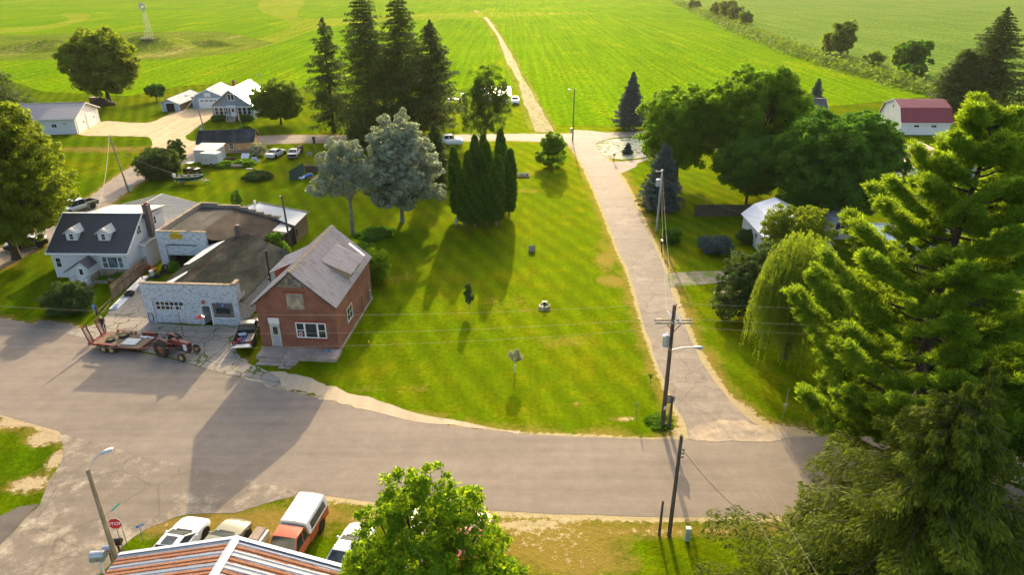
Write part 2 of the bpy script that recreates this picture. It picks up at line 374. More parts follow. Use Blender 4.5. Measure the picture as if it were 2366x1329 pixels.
# ------------------------------------------------------------------ ground, fields, roads
def fwd(t, tint, f, rough):
    gl = t('BsdfAnisotropic' if False else 'BsdfGlossy', {'Color': (*tint, 1), 'Roughness': rough}); nm = t.p.inputs['Normal'].links
    if nm: t.lk(nm[0].from_socket, gl.inputs['Normal'])
    mx = t('MixShader', {0: f}); t.lk(t.p.outputs[0], mx.inputs[1]); t.lk(gl.outputs[0], mx.inputs[2]); t.lk(mx.outputs[0], t.o.inputs[0])
def lawn_mat():
    t = NT('lawn'); v = t.geo()
    big = t.noise(v, .055, 4, .6); mid = t.noise(v, .35, 5, .65); fine = t.noise(v, 2.6, 4, .7); tiny = t.noise(v, 9, 3, .7)
    stripe = t.noise(t.mapv(v, (1, .12, 1), (0, 0, R(18))), .9, 3, .6)
    g = t.ramp(t.math('ADD', t.math('MULTIPLY', big, .55), t.math('MULTIPLY', mid, .45)), [(.36, (.036, .092, .001)), (.5, (.074, .119, .001)), (.64, (.150, .142, .003))])
    g = t.mix(.55, g, t.ramp(stripe, [(.35, .72), (.65, 1.28)]), 'MULTIPLY')
    sx, sy, sz = t.sep(t.mapv(v, (1, 1, 1), (0, 0, R(-25)))); mow = t.math('SINE', t.math('ADD', t.math('MULTIPLY', sx, 2.6), t.math('MULTIPLY', mid, 2.2)))
    g = t.mix(.58, g, t.ramp(t.math('ADD', t.math('MULTIPLY', mow, .5), .5), [(.1, .72), (.9, 1.25)]), 'MULTIPLY')
    g = t.mix(.8, g, t.ramp(fine, [(.28, .45), (.52, 1.), (.75, 1.6)]), 'MULTIPLY')
    g = t.mix(.6, g, t.ramp(tiny, [(.3, .5), (.7, 1.5)]), 'MULTIPLY')
    dry = t.math('ADD', t.attr('dry'), t.math('MULTIPLY', t.math('SUBTRACT', mid, .5), 1.5))
    dry = t.math('ADD', dry, t.math('MULTIPLY', t.math('SUBTRACT', fine, .5), .8))
    g = t.mix(t.ramp(dry, [(.25, 0.), (.75, .85)]), g, t.mix(tiny, (.17, .095, .022), (.34, .20, .07)))
    so = t.math('ADD', t.attr('soil'), t.math('MULTIPLY', t.math('SUBTRACT', fine, .5), 1.1))
    so = t.math('ADD', so, t.math('MULTIPLY', t.math('SUBTRACT', mid, .5), .5))
    g = t.mix(t.ramp(so, [(.45, 0.), (.6, 1.)]), g, t.mix(fine, (.30, .22, .13), (.60, .46, .30)))
    t.col(g).set(1, 0, 0); t.bump(t.math('ADD', t.math('MULTIPLY', fine, .7), t.math('MULTIPLY', tiny, .5)), .8, .10); fwd(t, (.20, .27, .003), .085, .6); return t.m
def field_mat(name, a, b, yel, s=1.0, bumpd=.25, rowrot=0, rows=.12):
    t = NT(name); v = t.geo(); big = t.noise(v, .012, 4, .6); mid = t.noise(v, .09 * s, 5, .65); fine = t.noise(v, .75 * s, 4, .7); tiny = t.noise(v, 3.0 * s, 2, .6)
    row = t.noise(t.mapv(v, (1, .02, 1), (0, 0, rowrot)), .55, 2)
    g = t.ramp(t.math('ADD', t.math('MULTIPLY', big, .5), t.math('MULTIPLY', mid, .5)), [(.38, a), (.6, b)])
    y = t.math('ADD', t.math('MULTIPLY', t.noise(t.mapv(v, (1, .25, 1), (0, 0, rowrot)), .06, 6, .7), 1.), t.math('MULTIPLY', t.math('SUBTRACT', fine, .5), .5))
    g = t.mix(t.ramp(y, [(.54, 0.), (.70, .8)]), g, yel)
    g = t.mix(.9, g, t.ramp(fine, [(.30, .40), (.5, 1.), (.7, 1.5)]), 'MULTIPLY')
    g = t.mix(.5, g, t.ramp(tiny, [(.3, .5), (.7, 1.5)]), 'MULTIPLY')
    g = t.mix(.8, g, t.ramp(row, [(.35, .78), (.65, 1.2)]), 'MULTIPLY')
    t.col(g).set(1, 0, 0); t.bump(t.math('ADD', fine, t.math('MULTIPLY', tiny, .4)), .4, bumpd); fwd(t, (.17, .30, .003), .035, .62); return t.m
def road_mat(name, a, b, patch=None, pl=(.5, .6), crack=.0, spec=.12, rough=.8, grain=.25):
    t = NT(name); v = t.geo(); big = t.noise(v, .13, 4, .6); mid = t.noise(v, .9, 5, .7); fine = t.noise(v, 14, 3, .8)
    g = t.ramp(big, [(.3, a), (.7, b)])
    st = t.noise(t.mapv(v, (.06, 1, 1), (0, 0, R(10))), .9, 4, .6); g = t.mix(.45, g, t.ramp(st, [(.32, .72), (.6, 1.12)]), 'MULTIPLY')
    if patch: g = t.mix(t.ramp(t.math('ADD', t.math('MULTIPLY', t.noise(v, .16, 3, .6), .6), t.math('MULTIPLY', mid, .4)), [(pl[0], 0.), (pl[1], .85)]), g, patch)
    g = t.mix(.5, g, t.ramp(mid, [(.3, .75), (.7, 1.2)]), 'MULTIPLY')
    g = t.mix(grain * 2, g, t.ramp(fine, [(.3, .55), (.7, 1.45)]), 'MULTIPLY')
    if crack:
        w = t.mapv(v); ns = t('TexNoise', {'Vector': v, 'Scale': .8, 'Detail': 4}).outputs[1]
        vv = t('VectorMath', {0: v, 1: ns}, operation='ADD').outputs[0]
        vo = t('TexVoronoi', {'Vector': vv, 'Scale': .22}, feature='DISTANCE_TO_EDGE').outputs[0]
        g = t.mix(t.ramp(vo, [(0., crack), (.006, crack), (.014, 0.)]), g, tuple(q * .35 for q in a))
    t.col(g).set(rough, 0, spec); t.bump(t.math('ADD', fine, t.math('MULTIPLY', mid, .5)), .35, .02); return t.m
def gravel_mat(name, a, b, weeds=0.0):
    t = NT(name); v = t.geo(); big = t.noise(v, .2, 5, .65); fine = t.noise(v, 7, 4, .8); st = t.noise(t.mapv(v, (1, .1, 1), (0, 0, R(60))), .8, 3)
    g = t.mix(big, a, b); g = t.mix(.7, g, t.ramp(fine, [(.3, .6), (.7, 1.35)]), 'MULTIPLY'); g = t.mix(.4, g, t.ramp(st, [(.35, .7), (.65, 1.2)]), 'MULTIPLY')
    if weeds:
        w = t.math('ADD', t.math('MULTIPLY', t.noise(v, .7, 6, .7), .7), t.math('MULTIPLY', fine, .3))
        g = t.mix(t.ramp(w, [(.62 - weeds, 0.), (.68 - weeds, .9)]), g, (.13, .19, .02))
    t.col(g).set(.95, 0, .1); t.bump(fine, .8, .04); return t.m
def apron_mat():
    t = NT('cracked_concrete'); v = t.geo(); ns = t('TexNoise', {'Vector': v, 'Scale': .9, 'Detail': 4}).outputs[1]
    vv = t('VectorMath', {0: v, 1: t('VectorMath', {0: ns, 1: (.9, .9, .9)}, operation='MULTIPLY').outputs[0]}, operation='ADD').outputs[0]
    d1 = t('TexVoronoi', {'Vector': vv, 'Scale': .55, 'Randomness': .8}, feature='DISTANCE_TO_EDGE').outputs[0]
    x, y, z = t.sep(t.mapv(vv, (1, 1, 1), (0, 0, R(12))))
    fx = t.math('PINGPONG', x, 1.3); fy = t.math('PINGPONG', y, 1.3)
    d2 = t.math('MINIMUM', fx, fy)
    gap = t.math('MINIMUM', t.math('MULTIPLY', d1, 2.2), t.math('MULTIPLY', d2, 1.0))
    wid = t.noise(v, .45, 5, .7); m = t.math('SUBTRACT', gap, t.math('MULTIPLY', t.math('SUBTRACT', wid, .47), .50))
    fine = t.noise(v, 10, 4, .7); mid = t.noise(v, .7, 5)
    con = t.mix(mid, (.27, .235, .20), (.40, .345, .28)); con = t.mix(.5, con, t.ramp(fine, [(.3, .7), (.7, 1.25)]), 'MULTIPLY')
    con = t.mix(t.ramp(gap, [(0., .8), (.02, .7), (.035, 0.)]), con, (.09, .08, .06))
    t.col(t.mix(t.ramp(m, [(.0, 1.), (.025, 0.)]), con, t.mix(fine, (.045, .075, .012), (.13, .16, .02)))).set(.88, 0, .2)
    t.bump(t.math('ADD', t.math('MULTIPLY', gap, 2, True), fine), .3, .03); return t.m
M['lawn'] = lawn_mat()
M['soy'] = field_mat('soybean_crop', (.090, .200, .001), (.140, .240, .001), (.25, .285, .003), 1., .22, R(20))
M['corn'] = field_mat('far_crop', (.10, .175, .030), (.14, .215, .038), (.18, .235, .045), .8, .25, R(70))
M['meadow'] = field_mat('meadow', (.075, .135, .010), (.16, .19, .02), (.28, .24, .08), 1., .3)
M['waterway'] = field_mat('pale_grass', (.15, .22, .008), (.21, .25, .015), (.30, .29, .03), 1., .2)
M['asphalt'] = road_mat('asphalt', (.225, .185, .148), (.27, .223, .178), grain=.2)
M['asphalt_old'] = road_mat('old_asphalt', (.19, .158, .122), (.245, .205, .158), (.44, .375, .28), (.50, .62), .28)
M['asphalt_side'] = road_mat('side_asphalt', (.235, .195, .158), (.29, .24, .195), (.38, .31, .24), (.52, .7), .35)
M['asphalt_dark'] = road_mat('dark_asphalt', (.12, .105, .09), (.15, .13, .11))
M['sand'] = gravel_mat('pale_gravel', (.52, .38, .22), (.62, .46, .28), .06)
M['track'] = gravel_mat('dirt_track', (.34, .25, .11), (.46, .36, .18), .12)
M['shoulder'] = gravel_mat('shoulder_gravel', (.50, .38, .25), (.62, .50, .34), .05)
M['rubble'] = gravel_mat('pale_rubble', (.56, .50, .40), (.62, .58, .48), .13)
M['apron'] = apron_mat()
M['concrete'] = two('concrete', (.42, .335, .28), (.30, .24, .20), 1.5, .4, .65, .9, bump=.3, bscale=12)

def pts(l): return [P(*q) if q[0] != 'w' else Vector((q[1], q[2], 0)) for q in l]
def smooth(p, n=4, closed=False):
    out = []; m = len(p)
    for i in range(m if closed else m - 1):
        a, b, c, d = (p[(i - 1) % m] if closed or i else p[i]), p[i], p[(i + 1) % m], (p[(i + 2) % m] if closed or i + 2 < m else p[i + 1])
        for k in range(n):
            t = k / n; out.append(.5 * ((2 * b) + (c - a) * t + (2 * a - 5 * b + 4 * c - d) * t * t + (3 * b - a - 3 * c + d) * t ** 3))
    if not closed: out.append(p[-1])
    return out
def jit(p, a):
    return [q + Vector((random.gauss(0, a), random.gauss(0, a), 0)) for q in p]
def sheet(name, poly, z, m, n=4, j=0.0, hgt=.0):
    poly = smooth(pts(poly), n, True) if n > 1 else pts(poly)
    if j: poly = jit(poly, j)
    b = MB(); b.poly([(q.x, q.y, z) for q in poly]); o = b.build(name, m)
    bm = bmesh.new(); bm.from_mesh(o.data); bmesh.ops.triangulate(bm, faces=bm.faces, ngon_method='EAR_CLIP')
    for f in bm.faces:
        if f.normal.z < 0: f.normal_flip()
    bm.to_mesh(o.data); bm.free(); return tag(o, kind='structure')
def strip(name, left, right, z, m, n=5, j=0.0):
    l = smooth(pts(left), n); r = smooth(pts(right), n)
    if j: l = jit(l, j); r = jit(r, j)
    def res(p, k):
        L_ = [0.]
        for i in range(1, len(p)): L_.append(L_[-1] + (p[i] - p[i - 1]).length)
        out = []; i = 0
        for q in range(k + 1):
            d = L_[-1] * q / k
            while i < len(p) - 2 and L_[i + 1] < d: i += 1
            f = (d - L_[i]) / max(1e-6, L_[i + 1] - L_[i]); out.append(p[i].lerp(p[i + 1], min(1, f)))
        return out
    k = max(len(l), len(r)) * 2; l = res(l, k); r = res(r, k); b = MB()
    for i in range(k): b.add([(l[i].x, l[i].y, z), (r[i].x, r[i].y, z), (r[i + 1].x, r[i + 1].y, z), (l[i + 1].x, l[i + 1].y, z)], [(0, 1, 2, 3)])
    o = b.build(name, m); bm = bmesh.new(); bm.from_mesh(o.data); bmesh.ops.remove_doubles(bm, verts=bm.verts, dist=1e-4); bmesh.ops.recalc_face_normals(bm, faces=bm.faces)
    for f in bm.faces:
        if f.normal.z < 0: f.normal_flip()
    bm.to_mesh(o.data); bm.free(); return tag(o, kind='structure')

RT = [('w', -95, 78), (0, 734), (90, 741), (175, 752), (222, 788), (260, 803), (397, 829), (476, 854), (560, 874), (600, 880), (620, 897), (660, 903), (735, 920), (850, 950), (1000, 980), (1200, 1002), (1400, 1012), (1580, 1016), (1850, 1010), (2100, 1016), (2366, 1040), ('w', 80, 42)]
RB = [('w', -95, 63), (0, 958), (145, 1008), (300, 1050), (433, 1082), (560, 1113), (700, 1140), (860, 1160), (1000, 1172), (1150, 1182), (1350, 1191), (1550, 1196), (1740, 1195), (2366, 1190), ('w', 80, 31)]
SL = [(1592, 1016), (1588, 990), (1560, 935), (1530, 865), (1492, 760), (1457, 640), (1420, 555), (1393, 485), (1365, 420), (1340, 370), (1318, 338), (1290, 322)]
SR = [(1850, 1012), (1760, 988), (1700, 940), (1640, 865), (1600, 795), (1568, 720), (1542, 645), (1497, 540), (1452, 440), (1430, 402), (1405, 370), (1385, 345), (1365, 325)]
CT = [(1365, 306), (1290, 309), (1180, 309), (1000, 312), (860, 313), (750, 312), (620, 313), (520, 325), (440, 345), (340, 368), (265, 410), (205, 458), (130, 505), (0, 575), (-150, 640)]
CB = [(1365, 330), (1290, 330), (1180, 325), (1000, 328), (860, 329), (750, 330), (620, 333), (540, 350), (450, 372), (380, 395), (310, 430), (250, 475), (190, 512), (60, 590), (-80, 660)]
def dist(X, Y, poly, closed=False):
    p = smooth(pts(poly), 3, closed); d = np.full(X.shape, 1e9)
    for a, b in zip(p[:-1], p[1:]):
        dx, dy = b.x - a.x, b.y - a.y; L2 = dx * dx + dy * dy + 1e-9
        t = np.clip(((X - a.x) * dx + (Y - a.y) * dy) / L2, 0, 1); d = np.minimum(d, np.hypot(X - a.x - t * dx, Y - a.y - t * dy))
    return d
def ground():
    xs = np.concatenate([-np.geomspace(4000, 90, 18), np.arange(-80, 62, .5), np.geomspace(66, 4000, 20)])
    ys = np.concatenate([[-400, -60, 0, 12], np.arange(22, 152, .5), np.geomspace(156, 6000, 26)])
    X, Y = np.meshgrid(xs, ys); nx, ny = len(xs), len(ys)
    soil = np.zeros(X.shape); dry = np.zeros(X.shape)
    def edge(line, ws, wd, ss=1., sd=1.):
        nonlocal soil, dry
        d = dist(X, Y, line); soil = np.maximum(soil, ss * np.clip(1 - d / ws, 0, 1)); dry = np.maximum(dry, sd * np.clip(1 - d / wd, 0, 1))
    def blob(px, py, rx, ry, s, d, rot=0):
        nonlocal soil, dry
        p = P(px, py); ca, sa = math.cos(rot), math.sin(rot); u = (X - p.x) * ca + (Y - p.y) * sa; v = -(X - p.x) * sa + (Y - p.y) * ca
        f = np.clip(1.25 - np.sqrt((u / rx) ** 2 + (v / ry) ** 2), 0, 1); soil = np.maximum(soil, s * f); dry = np.maximum(dry, d * f)
    edge(RT[8:], .55, 2.0, 1, .75); edge(RT[:6], .3, 1.2, .7, .7); edge(RB, .9, 2.2, 1., .8); edge(SL[1:], .9, 2.2, .95, .9); edge(SR, 1.1, 2.6, 1., .95); edge(CT, .5, 1.5, .8, .8); edge(CB, .5, 1.6, .8, .8)
    edge([(620, 897), (660, 925), (735, 935), (850, 962), (1000, 990)], 1.5, 2.6, 1.2, 1.)
    edge([(1700, 945), (1760, 990), (1850, 1008)], 2.0, 3, 1.1, 1.)
    edge([(1600, 1005), (1690, 960), (1760, 1000)], 2.5, 3, 1.1, 1.)
    for a in [(1400, 600, 1.6, 4.5, .35, .9), (1420, 650, 2.2, 2.2, .3, .9), (1395, 560, 1.3, 2, .2, .7), (1225, 400, 4, 1.6, .2, .6), (1215, 440, 3, 2, .1, .6), (1445, 968, 1.4, .5, .7, .9), (1330, 935, .8, .8, .5, .7),
              (330, 560, 0, 0, 0, 0), (240, 470, 2.5, 1.2, .5, .9), (250, 345, 12, 3, .3, .8), (150, 340, 7, 2, .3, .8), (1000, 1260, 3, 2, .2, .9), (1280, 1250, 5, 2.4, .45, 1.2), (1330, 1290, 4, 2, .4, 1.1), (1220, 1215, 4, 1, .7, 1.1), (1500, 1230, 4, .7, .5, .9), (1700, 1225, 6, .8, .5, .9),
              (600, 1215, 5, 1.8, .3, 1.1), (480, 1205, 2.5, 1.3, .3, 1.), (380, 1215, 2, 1.4, .4, 1.), (740, 1190, 2.5, 1.2, .4, 1.), (860, 1195, 3, 1., .5, .9), (980, 900, 1.5, 1, .2, .4), (1290, 790, 4, 2, 0, .35), (1180, 700, 4, 2.5, 0, .3), (850, 900, 3, 1, .2, .5), (930, 640, 3, 2, 0, .3),
              (110, 1010, 1.6, 1.6, .9, 1.), (70, 1120, 1.8, 1.3, .8, 1.), (135, 1060, 1., 1.6, .9, 1.), (30, 980, 2.5, .8, .8, 1.), (560, 835, .8, .6, .9, 1.), (400, 610, 2, 2, .3, .5), (1640, 640, 4, .6, .4, .9)]:
        if a[2]: blob(*a)
    Z = np.zeros(X.shape)
    me = bpy.data.meshes.new('ground'); n = nx * ny
    me.vertices.add(n); me.vertices.foreach_set('co', np.stack([X, Y, Z], -1).astype(np.float32).ravel())
    I = np.arange((ny - 1) * (nx - 1)); r, c = I // (nx - 1), I % (nx - 1); a = r * nx + c
    q = np.stack([a, a + 1, a + 1 + nx, a + nx], -1).astype(np.int32)
    me.loops.add(q.size); me.loops.foreach_set('vertex_index', q.ravel()); me.polygons.add(len(q)); me.polygons.foreach_set('loop_start', np.arange(0, q.size, 4, dtype=np.int32)); me.update(calc_edges=True)
    for nm, A in (('soil', soil), ('dry', dry)):
        at = me.attributes.new(nm, 'FLOAT', 'POINT'); at.data.foreach_set('value', A.astype(np.float32).ravel())
    me.materials.append(M['lawn']); return tag(link(bpy.data.objects.new('ground', me)), kind='structure')
ground()
# fields behind the village
FB = [(-900, 120), (0, 178), (100, 212), (300, 222), (420, 198), (560, 190), (720, 205), (880, 225), (1060, 232), (1130, 196), (1175, 192), (1222, 245), (1262, 290), (1300, 291), (1480, 292), (1700, 262), (1960, 242), (2152, 222)]
HB = [(2152, 215), (2060, 182), (1900, 138), (1700, 62), (1548, 0)]
sheet('soybean_field', FB + HB + [('w', 600, 3500), ('w', -3500, 3500), ('w', -2500, 600)], .03, M['soy'], 1)
sheet('far_field', [(2152, 204), (2366, 262), (3000, 300), ('w', 2500, 300), ('w', 3500, 3500), ('w', 650, 3500), (1558, -4), (1712, 50), (1900, 118), (2060, 165)], .035, M['corn'], 1)
sheet('grass_waterway', [(700, 0), (610, -3), (600, 22), (655, 45), (672, 62), (600, 88), (590, 98), (640, 100), (720, 72), (830, 52), (1100, 40), (1400, 30), (1100, 28), (860, 38), (700, 42), (690, 25)], .06, M['waterway'], 4, .4)
sheet('pale_crop_patch', [(140, 32), (200, 30), (205, 42), (130, 64), (40, 74), (0, 76), (0, 66), (100, 58), (160, 45)], .06, M['waterway'], 4)
sheet('meadow', [(-300, 70), (0, 80), (200, 76), (430, 72), (520, 74), (600, 92), (628, 100), (560, 118), (430, 134), (330, 139), (180, 136), (0, 140), (-300, 144)], .065, M['meadow'], 5, .3)
def mound(name, px, py, rx, ry, h, m):
    c = P(px, py); b = MB(); n = 28; mm = 9; vs = [(c.x, c.y, h)]; fs = []
    for i in range(1, mm + 1):
        f = i / mm
        for k in range(n):
            t = 2 * math.pi * k / n; w = 1 + .12 * math.sin(3 * t + px) + .06 * math.sin(7 * t)
            vs.append((c.x + rx * f * w * math.cos(t), c.y + ry * f * w * math.sin(t), h * (.5 + .5 * math.cos(math.pi * f)) * (1 + .1 * random.uniform(-1, 1)) - .3 * (i == mm)))
    for k in range(n): fs.append((0, 1 + k, 1 + (k + 1) % n))
    for i in range(mm - 1):
        for k in range(n): fs.append((1 + i * n + k, 1 + (i + 1) * n + k, 1 + (i + 1) * n + (k + 1) % n, 1 + i * n + (k + 1) % n))
    b.add(vs, fs); return tag(b.build(name, m, smooth=True), kind='structure')
mound('grassy_mound', 350, 108, 30, 24, 4.8, M['meadow']); mound('grassy_mound', 120, 112, 34, 20, 3.4, M['meadow']); mound('grassy_mound', 480, 104, 22, 14, 2.4, M['meadow'])
strip('dirt_track', [(1234, 306), (1228, 275), (1208, 235), (1198, 190), (1168, 135), (1150, 85), (1119, 42), (1094, 24)], [(1278, 306), (1262, 272), (1240, 235), (1212, 186), (1184, 132), (1156, 82), (1126, 40), (1100, 24)], .045, M['track'], 5, .22)
strip('track_verge', [(1222, 300), (1216, 275), (1200, 235), (1186, 190), (1158, 135), (1139, 85), (1110, 42), (1088, 22)], [(1292, 302), (1272, 272), (1250, 235), (1221, 186), (1193, 132), (1163, 82), (1132, 40), (1104, 22)], .04, field_mat('track_grass', (.13, .16, .01), (.22, .21, .03), (.36, .28, .09), 1., .2), 5, .3)
sheet('gravel_yard', [(180, 310), (232, 281), (300, 283), (350, 282), (395, 262), (440, 251), (492, 250), (494, 268), (470, 285), (440, 305), (430, 318), (450, 327), (500, 322), (470, 345), (360, 372), (335, 362), (348, 345), (350, 325), (335, 316), (250, 314)], .02, M['sand'], 4, .1)
strip('far_street', CT, CB, .012, M['asphalt_side'], 4)
strip('side_street', SL, SR, .016, M['asphalt_side'], 4, .06)
sheet('main_road', RT + RB[::-1], .008, M['asphalt'], 3, .02)
sheet('old_side_road', [(146, 1006), (300, 1046), (433, 1078), (560, 1108), (690, 1136), (640, 1158), (590, 1172), (540, 1186), (430, 1191), (385, 1205), (335, 1226), (292, 1256), (262, 1290), (215, 1340), ('w', -28, 22), ('w', -34, 22), (-200, 1400), (0, 1258), (60, 1195), (92, 1168), (112, 1112), (142, 1068), (148, 1030)], .013, M['asphalt_old'], 3, .03)
sheet('driveway', [(90, 1166), (62, 1194), (0, 1262), (-120, 1340), (-120, 1262), (0, 1194), (45, 1172)], .018, M['asphalt_dark'], 1)
sheet('corner_driveway', [(1325, 300), (1400, 306), (1500, 302), (1700, 300), (1900, 330), (2150, 402), (2150, 414), (1900, 392), (1700, 345), (1500, 368), (1470, 385), (1430, 402), (1408, 398), (1395, 378), (1412, 374), (1480, 368), (1560, 345), (1500, 318), (1420, 318), (1380, 330), (1368, 340), (1340, 352), (1325, 340)], .02, M['asphalt_side'], 2)
sheet('rubble_yard', [(1382, 331), (1425, 320), (1500, 320), (1620, 330), (1560, 350), (1470, 366), (1412, 366), (1385, 350)], .026, M['rubble'], 2)
strip('gravel_drive', [(1540, 633), (1600, 628), (1680, 627), (1760, 632)], [(1548, 664), (1600, 660), (1680, 652), (1760, 650)], .02, gravel_mat('drive_gravel', (.23, .195, .15), (.33, .285, .225), .13), 4, .05)
sheet('concrete_apron', [(155, 772), (185, 758), (235, 745), (262, 705), (300, 672), (335, 650), (345, 745), (560, 752), (570, 775), (545, 800), (560, 832), (596, 848), (640, 872), (650, 893), (622, 893), (600, 878), (560, 872), (476, 852), (397, 827), (262, 800), (225, 785)], .02, M['apron'], 2, .05)
sheet('gravel_spill', [(1592, 1004), (1610, 985), (1660, 972), (1705, 970), (1760, 988), (1838, 1008), (1800, 1018), (1720, 1022), (1640, 1020), (1600, 1018)], .022, road_mat('spilled_gravel', (.27, .225, .18), (.31, .26, .205), (.52, .40, .27), pl=(.44, .56)), 3, .1)
strip('gravel_shoulder', [(560, 872), (620, 893), (700, 905), (760, 925), (850, 950), (1000, 981), (1200, 1002)], [(560, 848), (622, 862), (700, 868), (760, 892), (850, 922), (1000, 966), (1200, 998)], .0165, M['shoulder'], 5, .16)

# ------------------------------------------------------------------ foliage
def leaves(name, pos, nrm, size, tint, m, parent, axis=None, elong=1.5, jitter=.9):
    """one small four-sided leaf or spray per point"""
    N = len(pos); nrm = nrm + rng.normal(0, jitter, (N, 3)); nrm /= np.linalg.norm(nrm, axis=1)[:, None] + 1e-9
    a = rng.normal(0, 1, (N, 3)) if axis is None else axis + rng.normal(0, .25, (N, 3))
    a -= nrm * np.sum(a * nrm, 1)[:, None]; a /= np.linalg.norm(a, axis=1)[:, None] + 1e-9
    b = np.cross(nrm, a); s = (size * rng.uniform(.65, 1.35, N))[:, None] if not hasattr(size, '__len__') else (size * rng.uniform(.7, 1.3, N))[:, None]
    l = s * elong / 2; w = s / 2
    v = np.stack([pos - a * l, pos + b * w - a * l * .1, pos + a * l, pos - b * w - a * l * .1], 1).astype(np.float32)
    me = bpy.data.meshes.new(name); me.vertices.add(N * 4); me.vertices.foreach_set('co', v.ravel())
    me.loops.add(N * 4); me.loops.foreach_set('vertex_index', np.arange(N * 4, dtype=np.int32)); me.polygons.add(N); me.polygons.foreach_set('loop_start', np.arange(0, N * 4, 4, dtype=np.int32)); me.update(calc_edges=True)
    at = me.attributes.new('tint', 'FLOAT', 'POINT'); at.data.foreach_set('value', np.repeat(np.clip(tint, 0, 1), 4).astype(np.float32))
    me.materials.append(m); return link(bpy.data.objects.new(name, me), parent)
def sph(n):
    v = rng.normal(0, 1, (n, 3)); return v / np.linalg.norm(v, axis=1)[:, None]
def clumps(lobes, dens=1.0, rc=.6, per=60, inner=.25):
    """leaf clumps spread over lobes (cx,cy,cz,rx,ry,rz): positions, outward normals, clump tints"""
    PP = []; NN = []; TT = []
    for (cx, cy, cz, rx, ry, rz) in lobes:
        area = 4 * math.pi * ((rx * ry) ** 1.6 / 3 + (rx * rz) ** 1.6 / 3 + (ry * rz) ** 1.6 / 3) ** (1 / 1.6)
        k = max(5, int(dens * area / (math.pi * rc * rc) * 1.3)); d = sph(k)
        rad = np.where(rng.random(k) < inner, rng.uniform(.35, .75, k), rng.uniform(.82, 1.08, k))
        cc = d * rad[:, None] * np.array([rx, ry, rz]) + np.array([cx, cy, cz]); ct = rng.uniform(0, 1, k)
        out = d / np.array([rx, ry, rz]); out /= np.linalg.norm(out, axis=1)[:, None]
        cr = rc * rng.uniform(.6, 1.35, k)
        m = rng.poisson(per, k) + 3; idx = np.repeat(np.arange(k), m)
        e = sph(len(idx)); e = e + out[idx] * .55 + np.array([0, 0, .25]); e /= np.linalg.norm(e, axis=1)[:, None]
        p = cc[idx] + e * (cr[idx] * rng.uniform(.45, 1.05, len(idx)))[:, None] * np.array([1, 1, .75])
        PP.append(p); NN.append(e + np.array([0, 0, .3])); TT.append(ct[idx] * .6 + rng.uniform(0, .4, len(idx)))
    return np.concatenate(PP), np.concatenate(NN), np.concatenate(TT)
def limbs(h0, r0, lobes, m, parent, lean=(0, 0), fork=.4, n=8, name='trunk'):
    b = MB(); cz = sum(l[2] for l in lobes) / len(lobes); ff = h0 if h0 else cz * fork
    cx = sum(l[0] for l in lobes) / len(lobes) * .5; cy = sum(l[1] for l in lobes) / len(lobes) * .5
    base = [(0, 0, -.2), (0, 0, .1), (lean[0] * .5 + .05 * r0, lean[1] * .5, ff * .55), (lean[0], lean[1], ff)]
    b.tube(base, [r0 * 1.45, r0 * 1.1, r0 * .85, r0 * .75], n)
    for i, l in enumerate(lobes):
        t = Vector((l[0], l[1], l[2])); s = Vector((lean[0], lean[1], ff * random.uniform(.8, 1))); mid = s.lerp(t, .5) + Vector((random.uniform(-.4, .4), random.uniform(-.4, .4), -.1 * (t - s).length))
        rr = r0 * random.uniform(.35, .6); b.tube([s, mid, t], [rr, rr * .6, rr * .22], 6)
        for k in range(4):
            d = Vector((random.uniform(-1, 1) * l[3], random.uniform(-1, 1) * l[4], random.uniform(-.2, .9) * l[5])); b.tube([mid.lerp(t, random.uniform(.2, .9)), t + d * .85], [rr * .3, rr * .08], 4)
    return b.build(name, m, parent, smooth=True)
def broadleaf(name, label, loc, lobes, leaf, bark='bark', r0=.25, size=.2, per=60, rc=.6, dens=1., group=None, cat='tree', elong=1.4, lean=(0, 0), h0=None, inner=.25, rz=0):
    t = thing(name, label, cat, loc, rz, group)
    p, n, ti = clumps(lobes, dens, rc, per, inner); leaves('crown', p, n, size, ti, L[leaf], t, elong=elong)
    limbs(h0, r0, lobes, M[bark], t, lean); return t
def lobes_round(h, r, base, n=14, squash=1.0, top=1.0, seed=0, lr=(.38, .55)):
    """lobes arranged on an egg between base and h"""
    rs = random.Random(seed); out = []; hz = (h - base) / 2; cz = base + hz
    out.append((0, 0, cz, r * .62, r * .62 * squash, hz * .68))
    for i in range(n):
        a = i * 2.399 + rs.uniform(-.3, .3); u = 1 - 2 * (i + .5) / n; u = max(-.8, min(.85, u)); w = math.sqrt(1 - u * u)
        q = rs.uniform(*lr) * r; k = rs.uniform(.82, 1.12)
        taper = 1 if u < 0 else 1 - (1 - top) * u
        out.append((math.cos(a) * w * (r - q * .8) * k * taper, math.sin(a) * w * (r - q * .8) * k * squash * taper, cz + u * (hz - q * .62), q, q, q * rs.uniform(.65, .9)))
    return out
def shrub(label, loc, r, h, leaf='shrub', size=.12, per=45, name='shrub', group=None, n=7, rc=.35, cat='shrub'):
    lob = lobes_round(h, r, .0, n, seed=int(abs(loc[0] * 31) + abs(loc[1]))); t = thing(name, label, cat, loc, 0, group)
    p, nn, ti = clumps(lob, 1.1, rc, per, .2); p[:, 2] *= min(1., h * 1.05 / p[:, 2].max()); k = p[:, 2] > .02; leaves('foliage', p[k], nn[k], size, ti[k], L[leaf], t)
    b = MB()
    for i in range(7):
        a = i * .9; b.tube([(0, 0, -.05), (math.cos(a) * r * .25, math.sin(a) * r * .25, h * .4), (math.cos(a) * r * .55, math.sin(a) * r * .55, h * .75)], [.035, .025, .01], 5)
    b.build('stem', M['bark'], t); return t
